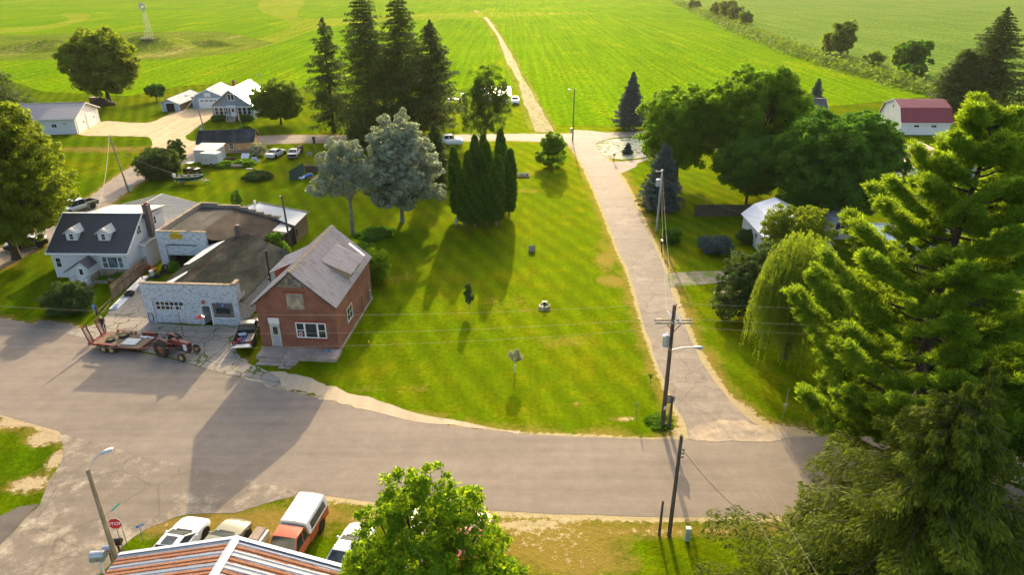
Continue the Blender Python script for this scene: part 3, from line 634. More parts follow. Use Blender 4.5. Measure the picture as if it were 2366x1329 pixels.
def conifer(name, label, loc, h, r, leaf, z0=1.5, size=.3, whorls=40, nb=7, per=46, droop=.35, pw=.8, trunk_r=.3, gap=0.0, group=None, seed=1, tipup=.25, bark='bark', hang=.5, sparse_top=1.0, elong=3.0, irregular=.18, cat='tree', fan=.26):
    rs = random.Random(seed); t = thing(name, label, cat, loc, rs.uniform(0, 6), group); b = MB()
    b.tube([(0, 0, -.2), (0, 0, h * .3), (0, 0, h * .7), (0, 0, h * .985)], [trunk_r * 1.15, trunk_r * .8, trunk_r * .4, .02], 8)
    PP = []; AX = []; TT = []; NN = []
    for w in range(whorls):
        f = w / (whorls - 1); z = z0 + (h - z0) * (f ** .92) * .985; lr = r * (1 - f) ** pw * (.55 + .45 * min(1, (f + .08) * 5)) + .12
        for k in range(nb):
            if rs.random() < gap: continue
            a = 2 * math.pi * (k + rs.uniform(-.4, .4)) / nb + w * .7; ln = lr * rs.uniform(1 - irregular * 2, 1 + irregular); dr = droop * (1 - f * .9) * rs.uniform(.6, 1.3) - .12 * f
            d = np.array([math.cos(a), math.sin(a), 0.]); m = int(per * max(.15, ln / r) * rs.uniform(.8, 1.2)) + 6
            s = rng.uniform(.08, 1, m) ** .75; zz = -dr * ln * (s - tipup * s ** 3 * 2)
            side = np.array([-d[1], d[0], 0.]); wid = ln * fan * np.sin(np.clip(s, 0, 1) * 2.6) + .08
            off = rng.uniform(-1, 1, m)
            p = d[None] * (ln * s)[:, None] + side[None] * (off * wid)[:, None]; p[:, 2] += z + zz - np.abs(off) * .12 * wid - rng.random(m) ** 1.5 * hang * (.35 + .65 * (1 - f))
            ax = d[None] * .8 + side[None] * np.sign(off)[:, None] * .7; ax = ax + np.array([0, 0, -1.]) * (hang * 1.4)
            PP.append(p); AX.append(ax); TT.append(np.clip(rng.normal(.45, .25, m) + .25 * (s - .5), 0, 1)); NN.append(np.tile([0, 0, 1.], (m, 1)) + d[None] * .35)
            if ln > .8: b.tube([(0, 0, z), tuple(d * ln * .5 + np.array([0, 0, z - dr * ln * (.5 - tipup * .25)])), tuple(d * ln * .93 + np.array([0, 0, z - dr * ln * (.93 - tipup * 1.6)]))], [.02 + trunk_r * .12, .015 + trunk_r * .05, .008], 4)
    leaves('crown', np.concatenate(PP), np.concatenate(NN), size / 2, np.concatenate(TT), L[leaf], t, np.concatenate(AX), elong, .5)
    b.build('trunk', M[bark], t, smooth=True); return t

# ------------------------------------------------------------------ buildings
def side_map(side, off):
    """window space (a along wall, d outwards, c up) to building space"""
    if side == 'f': return lambda a, d, c: (a, off - d, c)
    if side == 'b': return lambda a, d, c: (a, off + d, c)
    if side == 'r': return lambda a, d, c: (off + d, a, c)
    return lambda a, d, c: (off - d, a, c)
def mbox(b, f, a0, a1, d0, d1, c0, c1):
    p = f(a0, d0, c0); q = f(a1, d1, c1); return b.box(min(p[0], q[0]), max(p[0], q[0]), min(p[1], q[1]), max(p[1], q[1]), min(p[2], q[2]), max(p[2], q[2]))
def window(par, side, off, a0, a1, c0, c1, cols=1, rows=1, fr=.07, fm='trim_white', gm='glass', mun=.035, splits=None, name='window', proud=.05):
    f = side_map(side, off); b = MB()
    mbox(b, f, a0, a1, .0, proud, c0, c0 + fr); mbox(b, f, a0, a1, .0, proud, c1 - fr, c1)
    mbox(b, f, a0, a0 + fr, .0, proud, c0 + fr, c1 - fr); mbox(b, f, a1 - fr, a1, .0, proud, c0 + fr, c1 - fr)
    for i in range(1, cols):
        x = a0 + (a1 - a0) * i / cols; mbox(b, f, x - mun / 2, x + mun / 2, .0, proud - .012, c0 + fr, c1 - fr)
    for j in range(1, rows):
        z = c0 + (c1 - c0) * j / rows; mbox(b, f, a0 + fr, a1 - fr, .0, proud - .015, z - mun / 2, z + mun / 2)
    for (x0, x1, y0, y1) in (splits or []): mbox(b, f, x0, x1, .0, proud - .008, y0, y1)
    w = b.build(name, M[fm], par); g = MB(); mbox(g, f, a0 + fr * .6, a1 - fr * .6, .004, .02, c0 + fr * .6, c1 - fr * .6); g.build('pane', M[gm], w); return w
def door(par, side, off, a0, a1, c0, c1, m='white_paint', lite=None, hm='steel', fr=.07, fm='trim_white', panels=0, name='door', knob=True):
    f = side_map(side, off); b = MB(); mbox(b, f, a0, a0 + fr, .0, .06, c0, c1); mbox(b, f, a1 - fr, a1, .0, .06, c0, c1); mbox(b, f, a0 + fr, a1 - fr, 0, .06, c1 - fr, c1)
    b2 = MB(); mbox(b2, f, a0 + fr, a1 - fr, .0, .035, c0, c1 - fr)
    for i in range(1, panels + 1):
        z = c0 + (c1 - c0) * i / (panels + 1); mbox(b2, f, a0 + fr, a1 - fr, .035, .042, z - .02, z + .005)
    d = b2.build(name, M[m], par); b.build('door_frame', M[fm], d)
    if lite: window(d, side, off + (.03 if side in 'br' else -.03), a0 + lite[0], a0 + lite[1], c0 + lite[2], c0 + lite[3], lite[4], lite[5], .04, mun=.025, proud=.02)
    if knob: k = MB(); k.ball(f(a1 - fr - .09, .07, c0 + .95), .035, 8, 6); k.build('handle', M[hm], d)
    return d
def wall_holes(b, side, off, a0, a1, c0, c1, holes, t=.2, back=True):
    """flat wall with rectangular openings and their reveals"""
    f = side_map(side, off); xs = sorted({a0, a1, *[h[0] for h in holes], *[h[1] for h in holes]}); zs = sorted({c0, c1, *[h[2] for h in holes], *[h[3] for h in holes]})
    for i in range(len(xs) - 1):
        for j in range(len(zs) - 1):
            mx, mz = (xs[i] + xs[i + 1]) / 2, (zs[j] + zs[j + 1]) / 2
            if any(h[0] < mx < h[1] and h[2] < mz < h[3] for h in holes): continue
            for d in ((0, -t) if back else (0,)): b.poly([f(xs[i], d, zs[j]), f(xs[i + 1], d, zs[j]), f(xs[i + 1], d, zs[j + 1]), f(xs[i], d, zs[j + 1])])
    for h in holes:
        for p, q in (((h[0], h[2]), (h[1], h[2])), ((h[1], h[2]), (h[1], h[3])), ((h[1], h[3]), (h[0], h[3])), ((h[0], h[3]), (h[0], h[2]))):
            b.poly([f(p[0], 0, p[1]), f(q[0], 0, q[1]), f(q[0], -t, q[1]), f(p[0], -t, p[1])])
def ribbed(name, p00, p10, p11, p01, m, parent, pitch=.3, h=.035, t=.04, corr=False):
    """metal roof sheet, ribs running p00->p01 (eave to ridge); p00,p10 along the eave"""
    p00, p10, p11, p01 = map(Vector, (p00, p10, p11, p01)); n = max(2, int((p10 - p00).length / pitch)); nrm = (p10 - p00).cross(p01 - p00).normalized()
    if nrm.z < 0: nrm = -nrm
    b = MB(); prof = [(0, 0), (.2, .25), (.5, 1), (.8, .25)] if corr else [(0, 0), (.62, 0), (.70, 1), (.86, 1), (.94, 0)]; S_ = []
    for i in range(n):
        for q, z in prof: S_.append(((i + q) / n, z * h))
    S_.append((1, 0)); r0 = [p00.lerp(p10, a) + nrm * z for a, z in S_]; r1 = [p01.lerp(p11, a) + nrm * z for a, z in S_]; k = len(S_)
    b.add(r0 + r1, [(i, i + 1, k + i + 1, k + i) for i in range(k - 1)])
    b.add([p00 - nrm * .002, p10 - nrm * .002, p11 - nrm * .002, p01 - nrm * .002, p00 - nrm * t, p10 - nrm * t, p11 - nrm * t, p01 - nrm * t], [(4, 5, 6, 7), (0, 1, 5, 4), (1, 2, 6, 5), (2, 3, 7, 6), (3, 0, 4, 7)])
    return b.build(name, m, parent)
def gable(t, w, d, eave, ridge, wm, rm, ax='y', over=.3, rx=None, eaveR=None, ribs=.3, wall0=0., trim='trim_white', cap=None, roof_mats=None, thick=.05, ridge_cap=True, rh=.03):
    """gabled body: ridge along y (front gable) or along x. Returns wall, roof objects"""
    eaveR = eave if eaveR is None else eaveR; b = MB()
    if ax == 'y':
        rx = w / 2 if rx is None else rx
        pr = [(0, wall0), (w, wall0), (w, eaveR), (rx, ridge), (0, eave)]
        b.loft([[(x, y, z) for x, z in pr] for y in (0, d)]); wall = b.build('wall', wm, t)
        sl = (ridge - eave) / rx; sr = (ridge - eaveR) / (w - rx); zl = eave - sl * over; zr = eaveR - sr * over; u = .03
        A = ribbed('roof', (-over, d + over, zl + u), (-over, -over, zl + u), (rx, -over, ridge + u), (rx, d + over, ridge + u), rm, t, ribs, rh, thick)
        B = ribbed('roof', (w + over, -over, zr + u), (w + over, d + over, zr + u), (rx, d + over, ridge + u), (rx, -over, ridge + u), rm, t, ribs, rh, thick)
        if ridge_cap:
            c = MB(); c.slab([(rx - .16, -over - .02, ridge + u + .035 - sl * .16 + .02), (rx - .16, d + over + .02, ridge + u + .035 - sl * .16 + .02), (rx, d + over + .02, ridge + u + .07), (rx, -over - .02, ridge + u + .07)], -.012)
            c.slab([(rx, -over - .02, ridge + u + .07), (rx, d + over + .02, ridge + u + .07), (rx + .16, d + over + .02, ridge + u + .055 - sr * .16), (rx + .16, -over - .02, ridge + u + .055 - sr * .16)], -.012); c.build('ridge_cap', rm if cap is None else cap, t)
        tr = MB()
        for y in (-over - .035, d + over + .003):
            tr.add([(-over, y, zl - .16), (-over, y, zl + .05), (rx, y, ridge + .05), (rx, y, ridge - .16), (-over, y + .032, zl - .16), (-over, y + .032, zl + .05), (rx, y + .032, ridge + .05), (rx, y + .032, ridge - .16)], [(0, 1, 2, 3), (7, 6, 5, 4), (0, 4, 5, 1), (3, 2, 6, 7), (1, 5, 6, 2), (0, 3, 7, 4)])
            tr.add([(rx, y, ridge - .16), (rx, y, ridge + .05), (w + over, y, zr + .05), (w + over, y, zr - .16), (rx, y + .032, ridge - .16), (rx, y + .032, ridge + .05), (w + over, y + .032, zr + .05), (w + over, y + .032, zr - .16)], [(0, 1, 2, 3), (7, 6, 5, 4), (0, 4, 5, 1), (3, 2, 6, 7), (1, 5, 6, 2), (0, 3, 7, 4)])
        tr.build('fascia', M[trim], t)
        return wall, A, B
    ry = d / 2 if rx is None else rx
    b.loft([[(x, y, z) for y, z in [(0, wall0), (d, wall0), (d, eaveR), (ry, ridge), (0, eave)]] for x in (0, w)]); wall = b.build('wall', wm, t)
    sf = (ridge - eave) / ry; sb = (ridge - eaveR) / (d - ry); zf = eave - sf * over; zb = eaveR - sb * over; u = .03
    A = ribbed('roof', (-over, -over, zf + u), (w + over, -over, zf + u), (w + over, ry, ridge + u), (-over, ry, ridge + u), rm, t, ribs, rh, thick)
    B = ribbed('roof', (w + over, d + over, zb + u), (-over, d + over, zb + u), (-over, ry, ridge + u), (w + over, ry, ridge + u), rm, t, ribs, rh, thick)
    if ridge_cap: c = MB(); c.box(-over - .02, w + over + .02, ry - .11, ry + .11, ridge + .045, ridge + .08); c.build('ridge_cap', rm if cap is None else cap, t)
    tr = MB()
    for x in (-over - .035, w + over + .003):
        for (ya, za, yb, zb_) in ((-over, zf, ry, ridge), (ry, ridge, d + over, zb)):
            tr.add([(x, ya, za - .16), (x, ya, za + .05), (x, yb, zb_ + .05), (x, yb, zb_ - .16), (x + .032, ya, za - .16), (x + .032, ya, za + .05), (x + .032, yb, zb_ + .05), (x + .032, yb, zb_ - .16)], [(0, 1, 2, 3), (7, 6, 5, 4), (0, 4, 5, 1), (3, 2, 6, 7), (1, 5, 6, 2), (0, 3, 7, 4)])
    tr.box(-over, w + over, -over - .03, -over - .003, zf - .12, zf + .035); tr.build('fascia', M[trim], t)
    return wall, A, B
def text(name, s, size, m, parent, loc, rot=(R(90), 0, 0), ext=.004):
    cu = bpy.data.curves.new(name, 'FONT'); cu.body = s; cu.size = size; cu.extrude = ext; cu.align_x = 'CENTER'; cu.align_y = 'CENTER'; cu.offset = size * .012
    o = bpy.data.objects.new(name, cu); C.objects.link(o); bpy.context.view_layer.update()
    me = bpy.data.meshes.new_from_object(o.evaluated_get(bpy.context.evaluated_depsgraph_get())); bpy.data.objects.remove(o)
    me.materials.clear(); me.materials.append(m); q = link(bpy.data.objects.new(name, me), parent); q.location = loc; q.rotation_euler = rot; return q

# --- red brick shop
BX, BY, BA = -22.325, 54.12, R(-4.416)
t = thing('brick_building', 'two storey red brick shop with steep corrugated metal roof, beside the big lawn', 'building', (BX, BY, 0), BA)
W_, D_, EV, RG = 7.0, 11.2, 4.72, 7.75
b = MB(); b.add([(0, 0, .0), (W_, 0, .0), (W_, 0, EV), (5.35, 0, 6.3), (1.65, 0, 6.3), (0, 0, EV), (0, D_, 0), (W_, D_, 0), (W_, D_, EV), (3.5, D_, RG), (0, D_, EV)],
      [(0, 1, 2, 3, 4, 5), (1, 7, 8, 2), (0, 5, 10, 6), (6, 10, 9, 8, 7)]); b.build('wall', M['brick'], t)
b = MB(); b.add([(1.65, .02, 6.3), (5.35, .02, 6.3), (3.5, .02, RG)], [(0, 1, 2)]); b.add([(1.62, -.03, 6.24), (5.38, -.03, 6.24), (5.38, -.03, 6.36), (1.62, -.03, 6.36), (1.62, .01, 6.24), (5.38, .01, 6.24), (5.38, .01, 6.36), (1.62, .01, 6.36)], [(0, 1, 2, 3), (3, 2, 6, 7), (0, 4, 5, 1), (0, 3, 7, 4), (1, 5, 6, 2)]); b.build('gable_panel', M['shake'], t)
b = MB(); b.box(-.06, W_ + .06, -.06, -.012, .0, .32); b.box(W_ + .012, W_ + .08, -.06, D_ + .05, .0, .22); b.build('foundation', M['concrete'], t)
ov = .28; sl = (RG - EV) / 3.5; ze = EV - sl * ov
roofR = ribbed('roof', (W_ + ov, -ov, ze + .04), (W_ + ov, D_ + ov, ze + .04), (3.5, D_ + ov, RG + .04), (3.5, -ov, RG + .04), M['roof_pale'], t, .42, .12, .07, True)
roofL = ribbed('roof', (-ov, D_ + ov, ze + .04), (-ov, -ov, ze + .04), (3.5, -ov, RG + .04), (3.5, D_ + ov, RG + .04), M['roof_pale'], t, .42, .12, .07, True)
b = MB()
b.slab([(3.22, -ov - .02, RG - .12), (3.22, D_ + ov + .02, RG - .12), (3.5, D_ + ov + .02, RG + .12), (3.5, -ov - .02, RG + .12)], -.014); b.slab([(3.5, -ov - .02, RG + .12), (3.5, D_ + ov + .02, RG + .12), (3.78, D_ + ov + .02, RG - .12), (3.78, -ov - .02, RG - .12)], -.014); b.build('ridge_cap', M['coping'], t)
b = MB()
for x0, z0, x1, z1 in ((-ov, ze, 3.5, RG), (W_ + ov, ze, 3.5, RG)):
    for yy in (-ov - .03,):
        b.add([(x0, yy, z0 - .14), (x0, yy, z0 + .03), (x1, yy, z1 + .03), (x1, yy, z1 - .14), (x0, yy + .025, z0 - .14), (x0, yy + .025, z0 + .03), (x1, yy + .025, z1 + .03), (x1, yy + .025, z1 - .14)], [(0, 1, 2, 3), (4, 7, 6, 5), (0, 3, 7, 4), (1, 5, 6, 2), (0, 4, 5, 1)])
b.build('fascia', M['dark_wood'], t)
# shed dormers on both slopes
for sgn, nm, wmat in ((1, 'dormer', 'coping'), (-1, 'dormer', 'red_trim')):
    X = lambda x: 3.5 + sgn * x
    y0, y1 = (4.7, 8.5) if sgn > 0 else (4.6, 8.3); xi, xo = 1.15, 3.55; zt = RG - sl * xi; zo = 5.75 if sgn > 0 else 5.7
    b = MB(); b.add([(X(xo - .1), y0, EV - .05), (X(xo - .1), y1, EV - .05), (X(xo - .1), y1, zo - .03), (X(xo - .1), y0, zo - .03)], [(0, 1, 2, 3)])
    for y in (y0, y1): b.add([(X(xo - .1), y, EV - .05), (X(xo - .1), y, zo - .03), (X(xi), y, zt - .02)], [(0, 1, 2)])
    dm = b.build(nm, M[wmat], t)
    if sgn > 0: r = ribbed('dormer_roof', (X(xo + .3), y0 - .25, zo - .1), (X(xo + .3), y1 + .2, zo - .1), (X(xi - .05), y1 + .2, zt + .14), (X(xi - .05), y0 - .25, zt + .14), M['roof_pale'], dm, .42, .10, .04, True)
    else: r = ribbed('dormer_roof', (X(xo + .3), y1 + .2, zo - .1), (X(xo + .3), y0 - .25, zo - .1), (X(xi - .05), y0 - .25, zt + .14), (X(xi - .05), y1 + .2, zt + .14), M['roof_pale'], dm, .42, .10, .04, True)
    if sgn > 0:
        for ya, yb in ((5.0, 6.3), (6.7, 8.1)): window(dm, 'r', X(xo - .1), ya, yb, EV + .12, zo - .2, 2, 1, .07)
b = MB(); Mt = Matrix.Translation((4.9, 10.2, RG - sl * 1.4 + .12)) @ Matrix.Rotation(math.atan(sl), 4, 'Y'); b.box(.6, 2.5, .1, .5, 0, .02, Mt); b.build('loose_roof_sheet', M['roof_silver'], t)
door(t, 'f', 0, .97, 1.87, .42, 2.58, 'car_silver', (.2, .72, 1.12, 1.98, 3, 3), fm='cream', fr=.08)
b = MB(); b.box(.92, 1.9, -.05, -.002, 2.62, 3.24); b.build('transom_panel', M['white_paint'], t)
window(t, 'f', 0, 3.33, 6.04, 1.36, 2.87, 1, 1, .09, splits=[(4.05, 4.2, 1.42, 2.8), (5.2, 5.35, 1.42, 2.8), (3.4, 4.05, 2.08, 2.14), (5.35, 5.96, 2.08, 2.14)], name='shop_window')
b = MB(); b.box(3.55, 3.85, -.028, -.0235, 1.52, 1.9); b.k = 1; b.box(3.6, 3.8, -.034, -.029, 1.58, 1.84); b.build('window_notice', [M['white_paint'], M['red_sign']], t)
for nm, x0, x1, z0, z1 in (('lintel', .8, 1.95, 3.27, 3.39), ('lintel', 3.12, 6.22, 2.93, 3.09), ('sill', 3.15, 6.15, 1.14, 1.25), ('lintel', 2.68, 4.56, 5.68, 5.84)): b = MB(); b.box(x0, x1, -.075, -.001, z0, z1); b.build(nm, M['red_trim'], t)
b = MB(); f = side_map('r', W_); mbox(b, f, 2.9, 4.75, .001, .07, 2.86, 2.98); b.build('lintel', M['red_trim'], t)
window(t, 'r', W_, 3.0, 4.55, 1.35, 2.78, 2, 2, .08)
b = MB(); b.box(2.86, 4.36, -.03, -.004, 4.3, 5.64)
for i in range(3): b.box(3.3 + i * .36, 3.32 + i * .36, -.036, -.031, 4.34, 5.6)
b.box(2.8, 4.42, -.09, -.004, 4.18, 4.28); b.build('boarded_window', two('board_old', (.50, .40, .26), (.22, .19, .16), 1.6, .42, .6, .9), t)
b = MB(); f = side_map('r', W_); mbox(b, f, 10.0, 10.3, .005, .16, .5, 1.4); b.cyl(f(10.15, .08, 1.4), f(10.15, .08, 2.4), .025); b.build('meter_box', M['galv'], t)
b = MB(); b.cyl((W_ + .05, 7.6, .2), (W_ + .05, 7.6, 1.9), .03); b.build('downpipe', M['brown_wall'], t)
b = MB()
for x0, x1 in ((.12, 2.45), (2.49, 4.95), (4.98, 7.25)): b.box(x0, x1, -1.78, -.07, .0, .345)
b.build('porch_slab', M['concrete'], t, bevel=.02)
b = MB(); b.box(.55, 3.0, -2.25, -1.82, 0, .2); b.box(.45, 2.9, -2.75, -2.28, 0, .1); b.box(3.05, 4.0, -2.2, -1.82, 0, .2); b.box(3.0, 3.9, -2.7, -2.24, 0, .1); b.box(2.6, 3.15, -3.15, -2.8, 0, .05); b.box(3.2, 3.7, -3.15, -2.85, 0, .05); b.build('porch_step', M['concrete'], t, bevel=.02)
BRK = t
s = thing('address_sign', 'small blue address sign standing at the right end of the brick shop porch', 'sign', P(769, 828) + Vector((0, 0, 0)), 0); b = MB(); b.cyl((0, 0, 0), (0, 0, 1.0), .02, n=6); b.build('post', M['galv'], s); b = MB(); b.box(-.02, .28, -.01, .01, .75, .95, Matrix.Rotation(R(35), 4, 'Z') @ Matrix.Rotation(R(-25), 4, 'Y')); b.build('plate', M['blue_sign'], s)

# --- white block garage with false front
GX, GY, GA = -35.057, 59.284, R(-3.837)
t = thing('block_garage', 'low garage of peeling white block with square false front and grey shingle roof', 'garage', (GX, GY, 0), GA); GAR1 = t
b = MB(); wall_holes(b, 'f', 0, 0, 9.25, 0, 4.18, [(.82, 4.0, 0, 2.36), (5.62, 6.42, .0, 2.0), (6.68, 8.68, .8, 2.34)], .25)
b.box(.0, 9.25, .251, .256, 2.4, 4.18)
b.add([(9.25, .0, 0), (9.25, 12.9, 0), (9.25, 12.9, 2.5), (9.25, 1.7, 2.5), (9.25, 1.7, 3.0), (9.25, .9, 3.0), (9.25, .9, 4.18), (9.25, 0, 4.18)], [(0, 1, 2, 3, 4, 5, 6, 7)]); b.add([(9.0, .26, 2.4), (9.0, .9, 2.4), (9.0, .9, 4.18), (9.0, .26, 4.18)], [(0, 1, 2, 3)]); b.add([(9.0, .9, 2.5), (9.25, .9, 2.5), (9.25, .9, 4.18), (9.0, .9, 4.18)], [(0, 1, 2, 3)])
b.add([(0, 0, 0), (0, 13.2, 0), (0, 13.2, 2.5), (0, .6, 2.5), (0, .6, 4.18), (0, 0, 4.18)], [(0, 1, 2, 3, 4, 5)]); b.box(.0, .25, .26, .6, 2.4, 4.18); b.build('wall', M['block_white'], t)
b = MB(); b.box(-.06, 4.1, -.05, .32, 4.18, 4.25); b.box(4.1, 9.0, -.05, .32, 4.19, 4.26); b.box(8.9, 9.32, -.06, .95, 4.26, 4.42); b.build('coping', M['coping'], t)
b = MB(); b.slab([(-.05, .3, 2.5), (3.5, .3, 3.55), (3.5, 15.4, 3.62), (.2, 14.0, 2.62)], -.08); b.build('roof', M['shingle'], t)
b = MB(); b.slab([(3.5, .3, 3.55), (9.55, .3, 2.36), (9.55, 12.9, 2.40), (3.5, 15.4, 3.62)], -.08); b.build('roof', M['shingle'], t)
b = MB(); n = 46
for i in range(n):
    y = .35 + i * 14.9 / n; b.slab([(2.72, y, 3.43 + .001 * i), (3.5, y, 3.655 + .001 * i), (3.5, y + .30, 3.635 + .001 * i), (2.72, y + .30, 3.405 + .001 * i)], -.02)
    b.slab([(3.5, y, 3.655 + .001 * i), (3.86, y, 3.59 + .001 * i), (3.86, y + .3, 3.57 + .001 * i), (3.5, y + .3, 3.635 + .001 * i)], -.02)
b.build('ridge_shingles', M['shingle_cap'], t)
tar = simple('white_tarp', (.70, .68, .64), .6, var=.1, scale=1.5, bump=.3, bscale=2, bdist=.1)
b = MB(); b.poly([(.0, .9, 2.66), (1.5, 1.0, 3.12), (2.1, 4.6, 3.30), (1.9, 5.2, 3.25), (1.0, 3.5, 2.97), (.5, 3.3, 2.82), (.3, 2.4, 2.74)]); b.poly([(-.1, 8.0, 2.68), (.7, 7.7, 2.92), (1.2, 9.5, 3.05), (1.9, 13.8, 3.30), (.1, 13.6, 2.78)]); b.build('roof_tarp', tar, t)
b = MB(); b.box(2.95, 3.55, 14.2, 14.85, 3.2, 4.7); b.k = 1; b.box(3.03, 3.47, 14.28, 14.77, 4.7, 4.9); b.build('chimney', [M['chimney_block'], M['black']], t, bevel=.01)
b = MB(); b.cyl((9.62, 6.8, 1.6), (9.62, 6.8, 4.95), .085, n=10); b.cyl((9.62, 6.8, 4.95), (9.62, 6.8, 5.05), .10, n=10); b.cyl((9.25, 6.8, 1.8), (9.62, 6.8, 1.8), .07); b.build('stovepipe', M['black'], t)
f = side_map('f', .12); b = MB(); mbox(b, f, .82, 4.0, -.03, .03, 0, 2.36)
for i in range(1, 6): mbox(b, f, .82, 4.0, .03, .04, i * .4 - .012, i * .4)
for i in range(1, 6): mbox(b, f, .82 + i * .53, .84 + i * .53, .03, .04, .02, 1.38)
gd = b.build('garage_door', M['block_white'], t)
for r_ in range(2):
    for c_ in range(6): window(gd, 'f', .085, 1.10 + c_ * .455, 1.10 + c_ * .455 + .45, 1.44 + r_ * .43, 1.44 + r_ * .43 + .42, 1, 1, .03, name='window')
b = MB(); b.box(2.7, 3.05, .038, .043, 1.5, 1.82); b.box(3.55, 3.85, .038, .043, 1.52, 1.8); b.k = 1; b.box(2.75, 3.0, .031, .036, 1.55, 1.77); b.build('posted_notice', [M['white_paint'], M['galv']], t)
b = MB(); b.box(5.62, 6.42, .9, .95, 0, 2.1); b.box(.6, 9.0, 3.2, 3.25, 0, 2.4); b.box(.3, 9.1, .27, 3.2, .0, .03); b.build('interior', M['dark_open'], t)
b = MB(); b.box(0, .72, 0, .04, .02, 1.96, Matrix.Translation((5.66, .25, 0)) @ Matrix.Rotation(R(68), 4, 'Z')); b.build('door', M['car_silver'], t)
b = MB(); f = side_map('f', 0); mbox(b, f, 5.54, 5.62, .002, .05, 0, 2.08); mbox(b, f, 6.42, 6.58, .002, .05, 0, 2.08); mbox(b, f, 5.54, 6.58, .04, .06, 2.0, 2.1); b.build('door_frame', M['white_paint'], t)
for q in (.74, 4.02): b = MB(); mbox(b, f, q, q + .08, .002, .04, 0, 2.42); b.build('door_jamb', M['white_paint'], t)
# glass block window with an opening sash
b = MB(); b.box(6.68, 8.68, .10, .13, .8, 2.34); gw = b.build('glass_block_window', M['glass'], t); b = MB(); f = side_map('f', .1)
for i in range(13): x = 6.68 + i * 2.0 / 12; mbox(b, f, x - .022, x + .022, .0, .05, .8, 2.34) if not 2 < i < 10 or True else None
for j in range(10): z = .8 + j * 1.54 / 9; mbox(b, f, 6.68, 8.68, .0, .046, z - .022, z + .022)
b.build('mortar_grid', M['block_grey'], gw); b = MB(); mbox(b, f, 6.98, 8.3, .051, .07, 1.2, 1.72); b.k = 1
for a0, a1, c0, c1 in ((6.96, 8.32, 1.16, 1.21), (6.96, 8.32, 1.71, 1.76), (6.96, 7.0, 1.21, 1.71), (8.28, 8.32, 1.21, 1.71), (7.6, 7.66, 1.21, 1.71)): mbox(b, f, a0, a1, .052, .085, c0, c1)
b.build('sash', [M['glass'], M['dark_metal']], gw)
b = MB(); mbox(b, f, 7.45, 7.9, .075, .082, 1.98, 2.2); b.k = 1; mbox(b, f, 7.62, 7.78, .083, .088, 2.05, 2.16); b.build('sticker', [M['blue_sign'], M['white_paint']], gw)
b = MB(); b.box(6.6, 8.78, -.06, .0, .68, .79); b.build('sill', M['white_paint'], t)
b = MB(); b.lathe([(.0, 0), (.19, 0), (.19, .03), (0, .03)], Matrix.Translation((5.86, -.035, 2.38)) @ Matrix.Rotation(R(90), 4, 'X') @ Matrix.Translation((0, 0, -.03)), 20); b.k = 1; b.box(5.73, 5.99, -.044, -.037, 2.34, 2.44); b.build('round_sign', [M['red_sign'], M['coping']], t)
b = MB()
for k in range(3): b.tube([(.42 + .26 * math.cos(a) * (1 - .04 * k), -.05 - .03 * k, .6 + .5 * math.sin(a)) for a in [i * math.pi / 10 for i in range(21)]], .018, 5)
b.build('coiled_hose', M['black'], t)

# --- taller garage behind with the yellow sign (origin in world)
X2, Y2 = -39.916, 72.932
t = thing('sign_garage', 'taller painted block garage with brown tar roof, half open door and yellow WINTERS GARAGE sign', 'garage', (X2, Y2, 0), GA); GAR2 = t
b = MB(); wall_holes(b, 'f', 0, 0, 5.75, 0, 4.35, [(.85, 4.6, 0, 2.85)], .3); b.box(0, .3, .0, .32, 4.35, 4.45)
b.build('front_wall', M['block_white'], t)
b = MB(); b.box(0, .28, .31, 10.6, 0, 4.3); b.box(.29, 2.3, 10.35, 10.62, 0, 4.32); b.box(2.31, 5.2, 10.35, 10.61, 0, 4.08)
for i in range(5): b.box(5.21 + i * .95, 5.2 + (i + 1) * .95, 10.35, 10.6, 0, 3.85 - i * .3)
b.box(9.96, 10.2, 1.9, 10.6, 0, 2.25); b.build('side_wall', M['block_grey'], t)
b = MB(); b.box(-.04, 3.55, -.04, .3, 4.352, 4.43); b.box(4.1, 5.8, -.04, .3, 4.352, 4.43); b.box(-.06, .33, .31, 10.66, 4.302, 4.4); b.box(.34, 2.32, 10.3, 10.66, 4.322, 4.41); b.box(2.33, 5.22, 10.3, 10.66, 4.082, 4.17)
for i in range(5): b.box(5.22 + i * .95, 5.2 + (i + 1) * .95, 10.31, 10.65, 3.852 - i * .3, 3.94 - i * .3)
b.box(8.2, 10.25, 10.25, 10.7, 2.72, 2.85); b.build('coping', M['coping'], t)
b = MB(); b.slab([(.28, .3, 3.78), (4.6, .3, 3.78), (4.6, 10.34, 3.7), (.28, 10.34, 3.7)], -.1); b.build('roof', M['roll_roof'], t)
b = MB(); b.slab([(4.6, .3, 3.78), (6.2, .3, 3.3), (8.9, 2.2, 2.5), (10.3, 2.2, 2.12), (10.3, 10.34, 2.12), (4.6, 10.34, 3.7)], -.1); b.build('roof', M['tar_brown'], t)
f = side_map('f', .2); b = MB(); mbox(b, f, .85, 4.6, -.03, .03, 1.5, 2.85)
for i in range(1, 6): mbox(b, f, .85 + i * .62, .87 + i * .62, .03, .045, 1.55, 2.6)
mbox(b, f, .9, 4.55, .03, .05, 2.05, 2.08); gd = b.build('garage_door', M['block_white'], t); b = MB(); mbox(b, f, 1.0, 4.5, .031, .036, 2.66, 2.82); b.build('pane', M['glass'], gd)
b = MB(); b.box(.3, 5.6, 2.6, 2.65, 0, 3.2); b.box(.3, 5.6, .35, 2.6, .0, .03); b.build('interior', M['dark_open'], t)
b = MB(); y = -.06
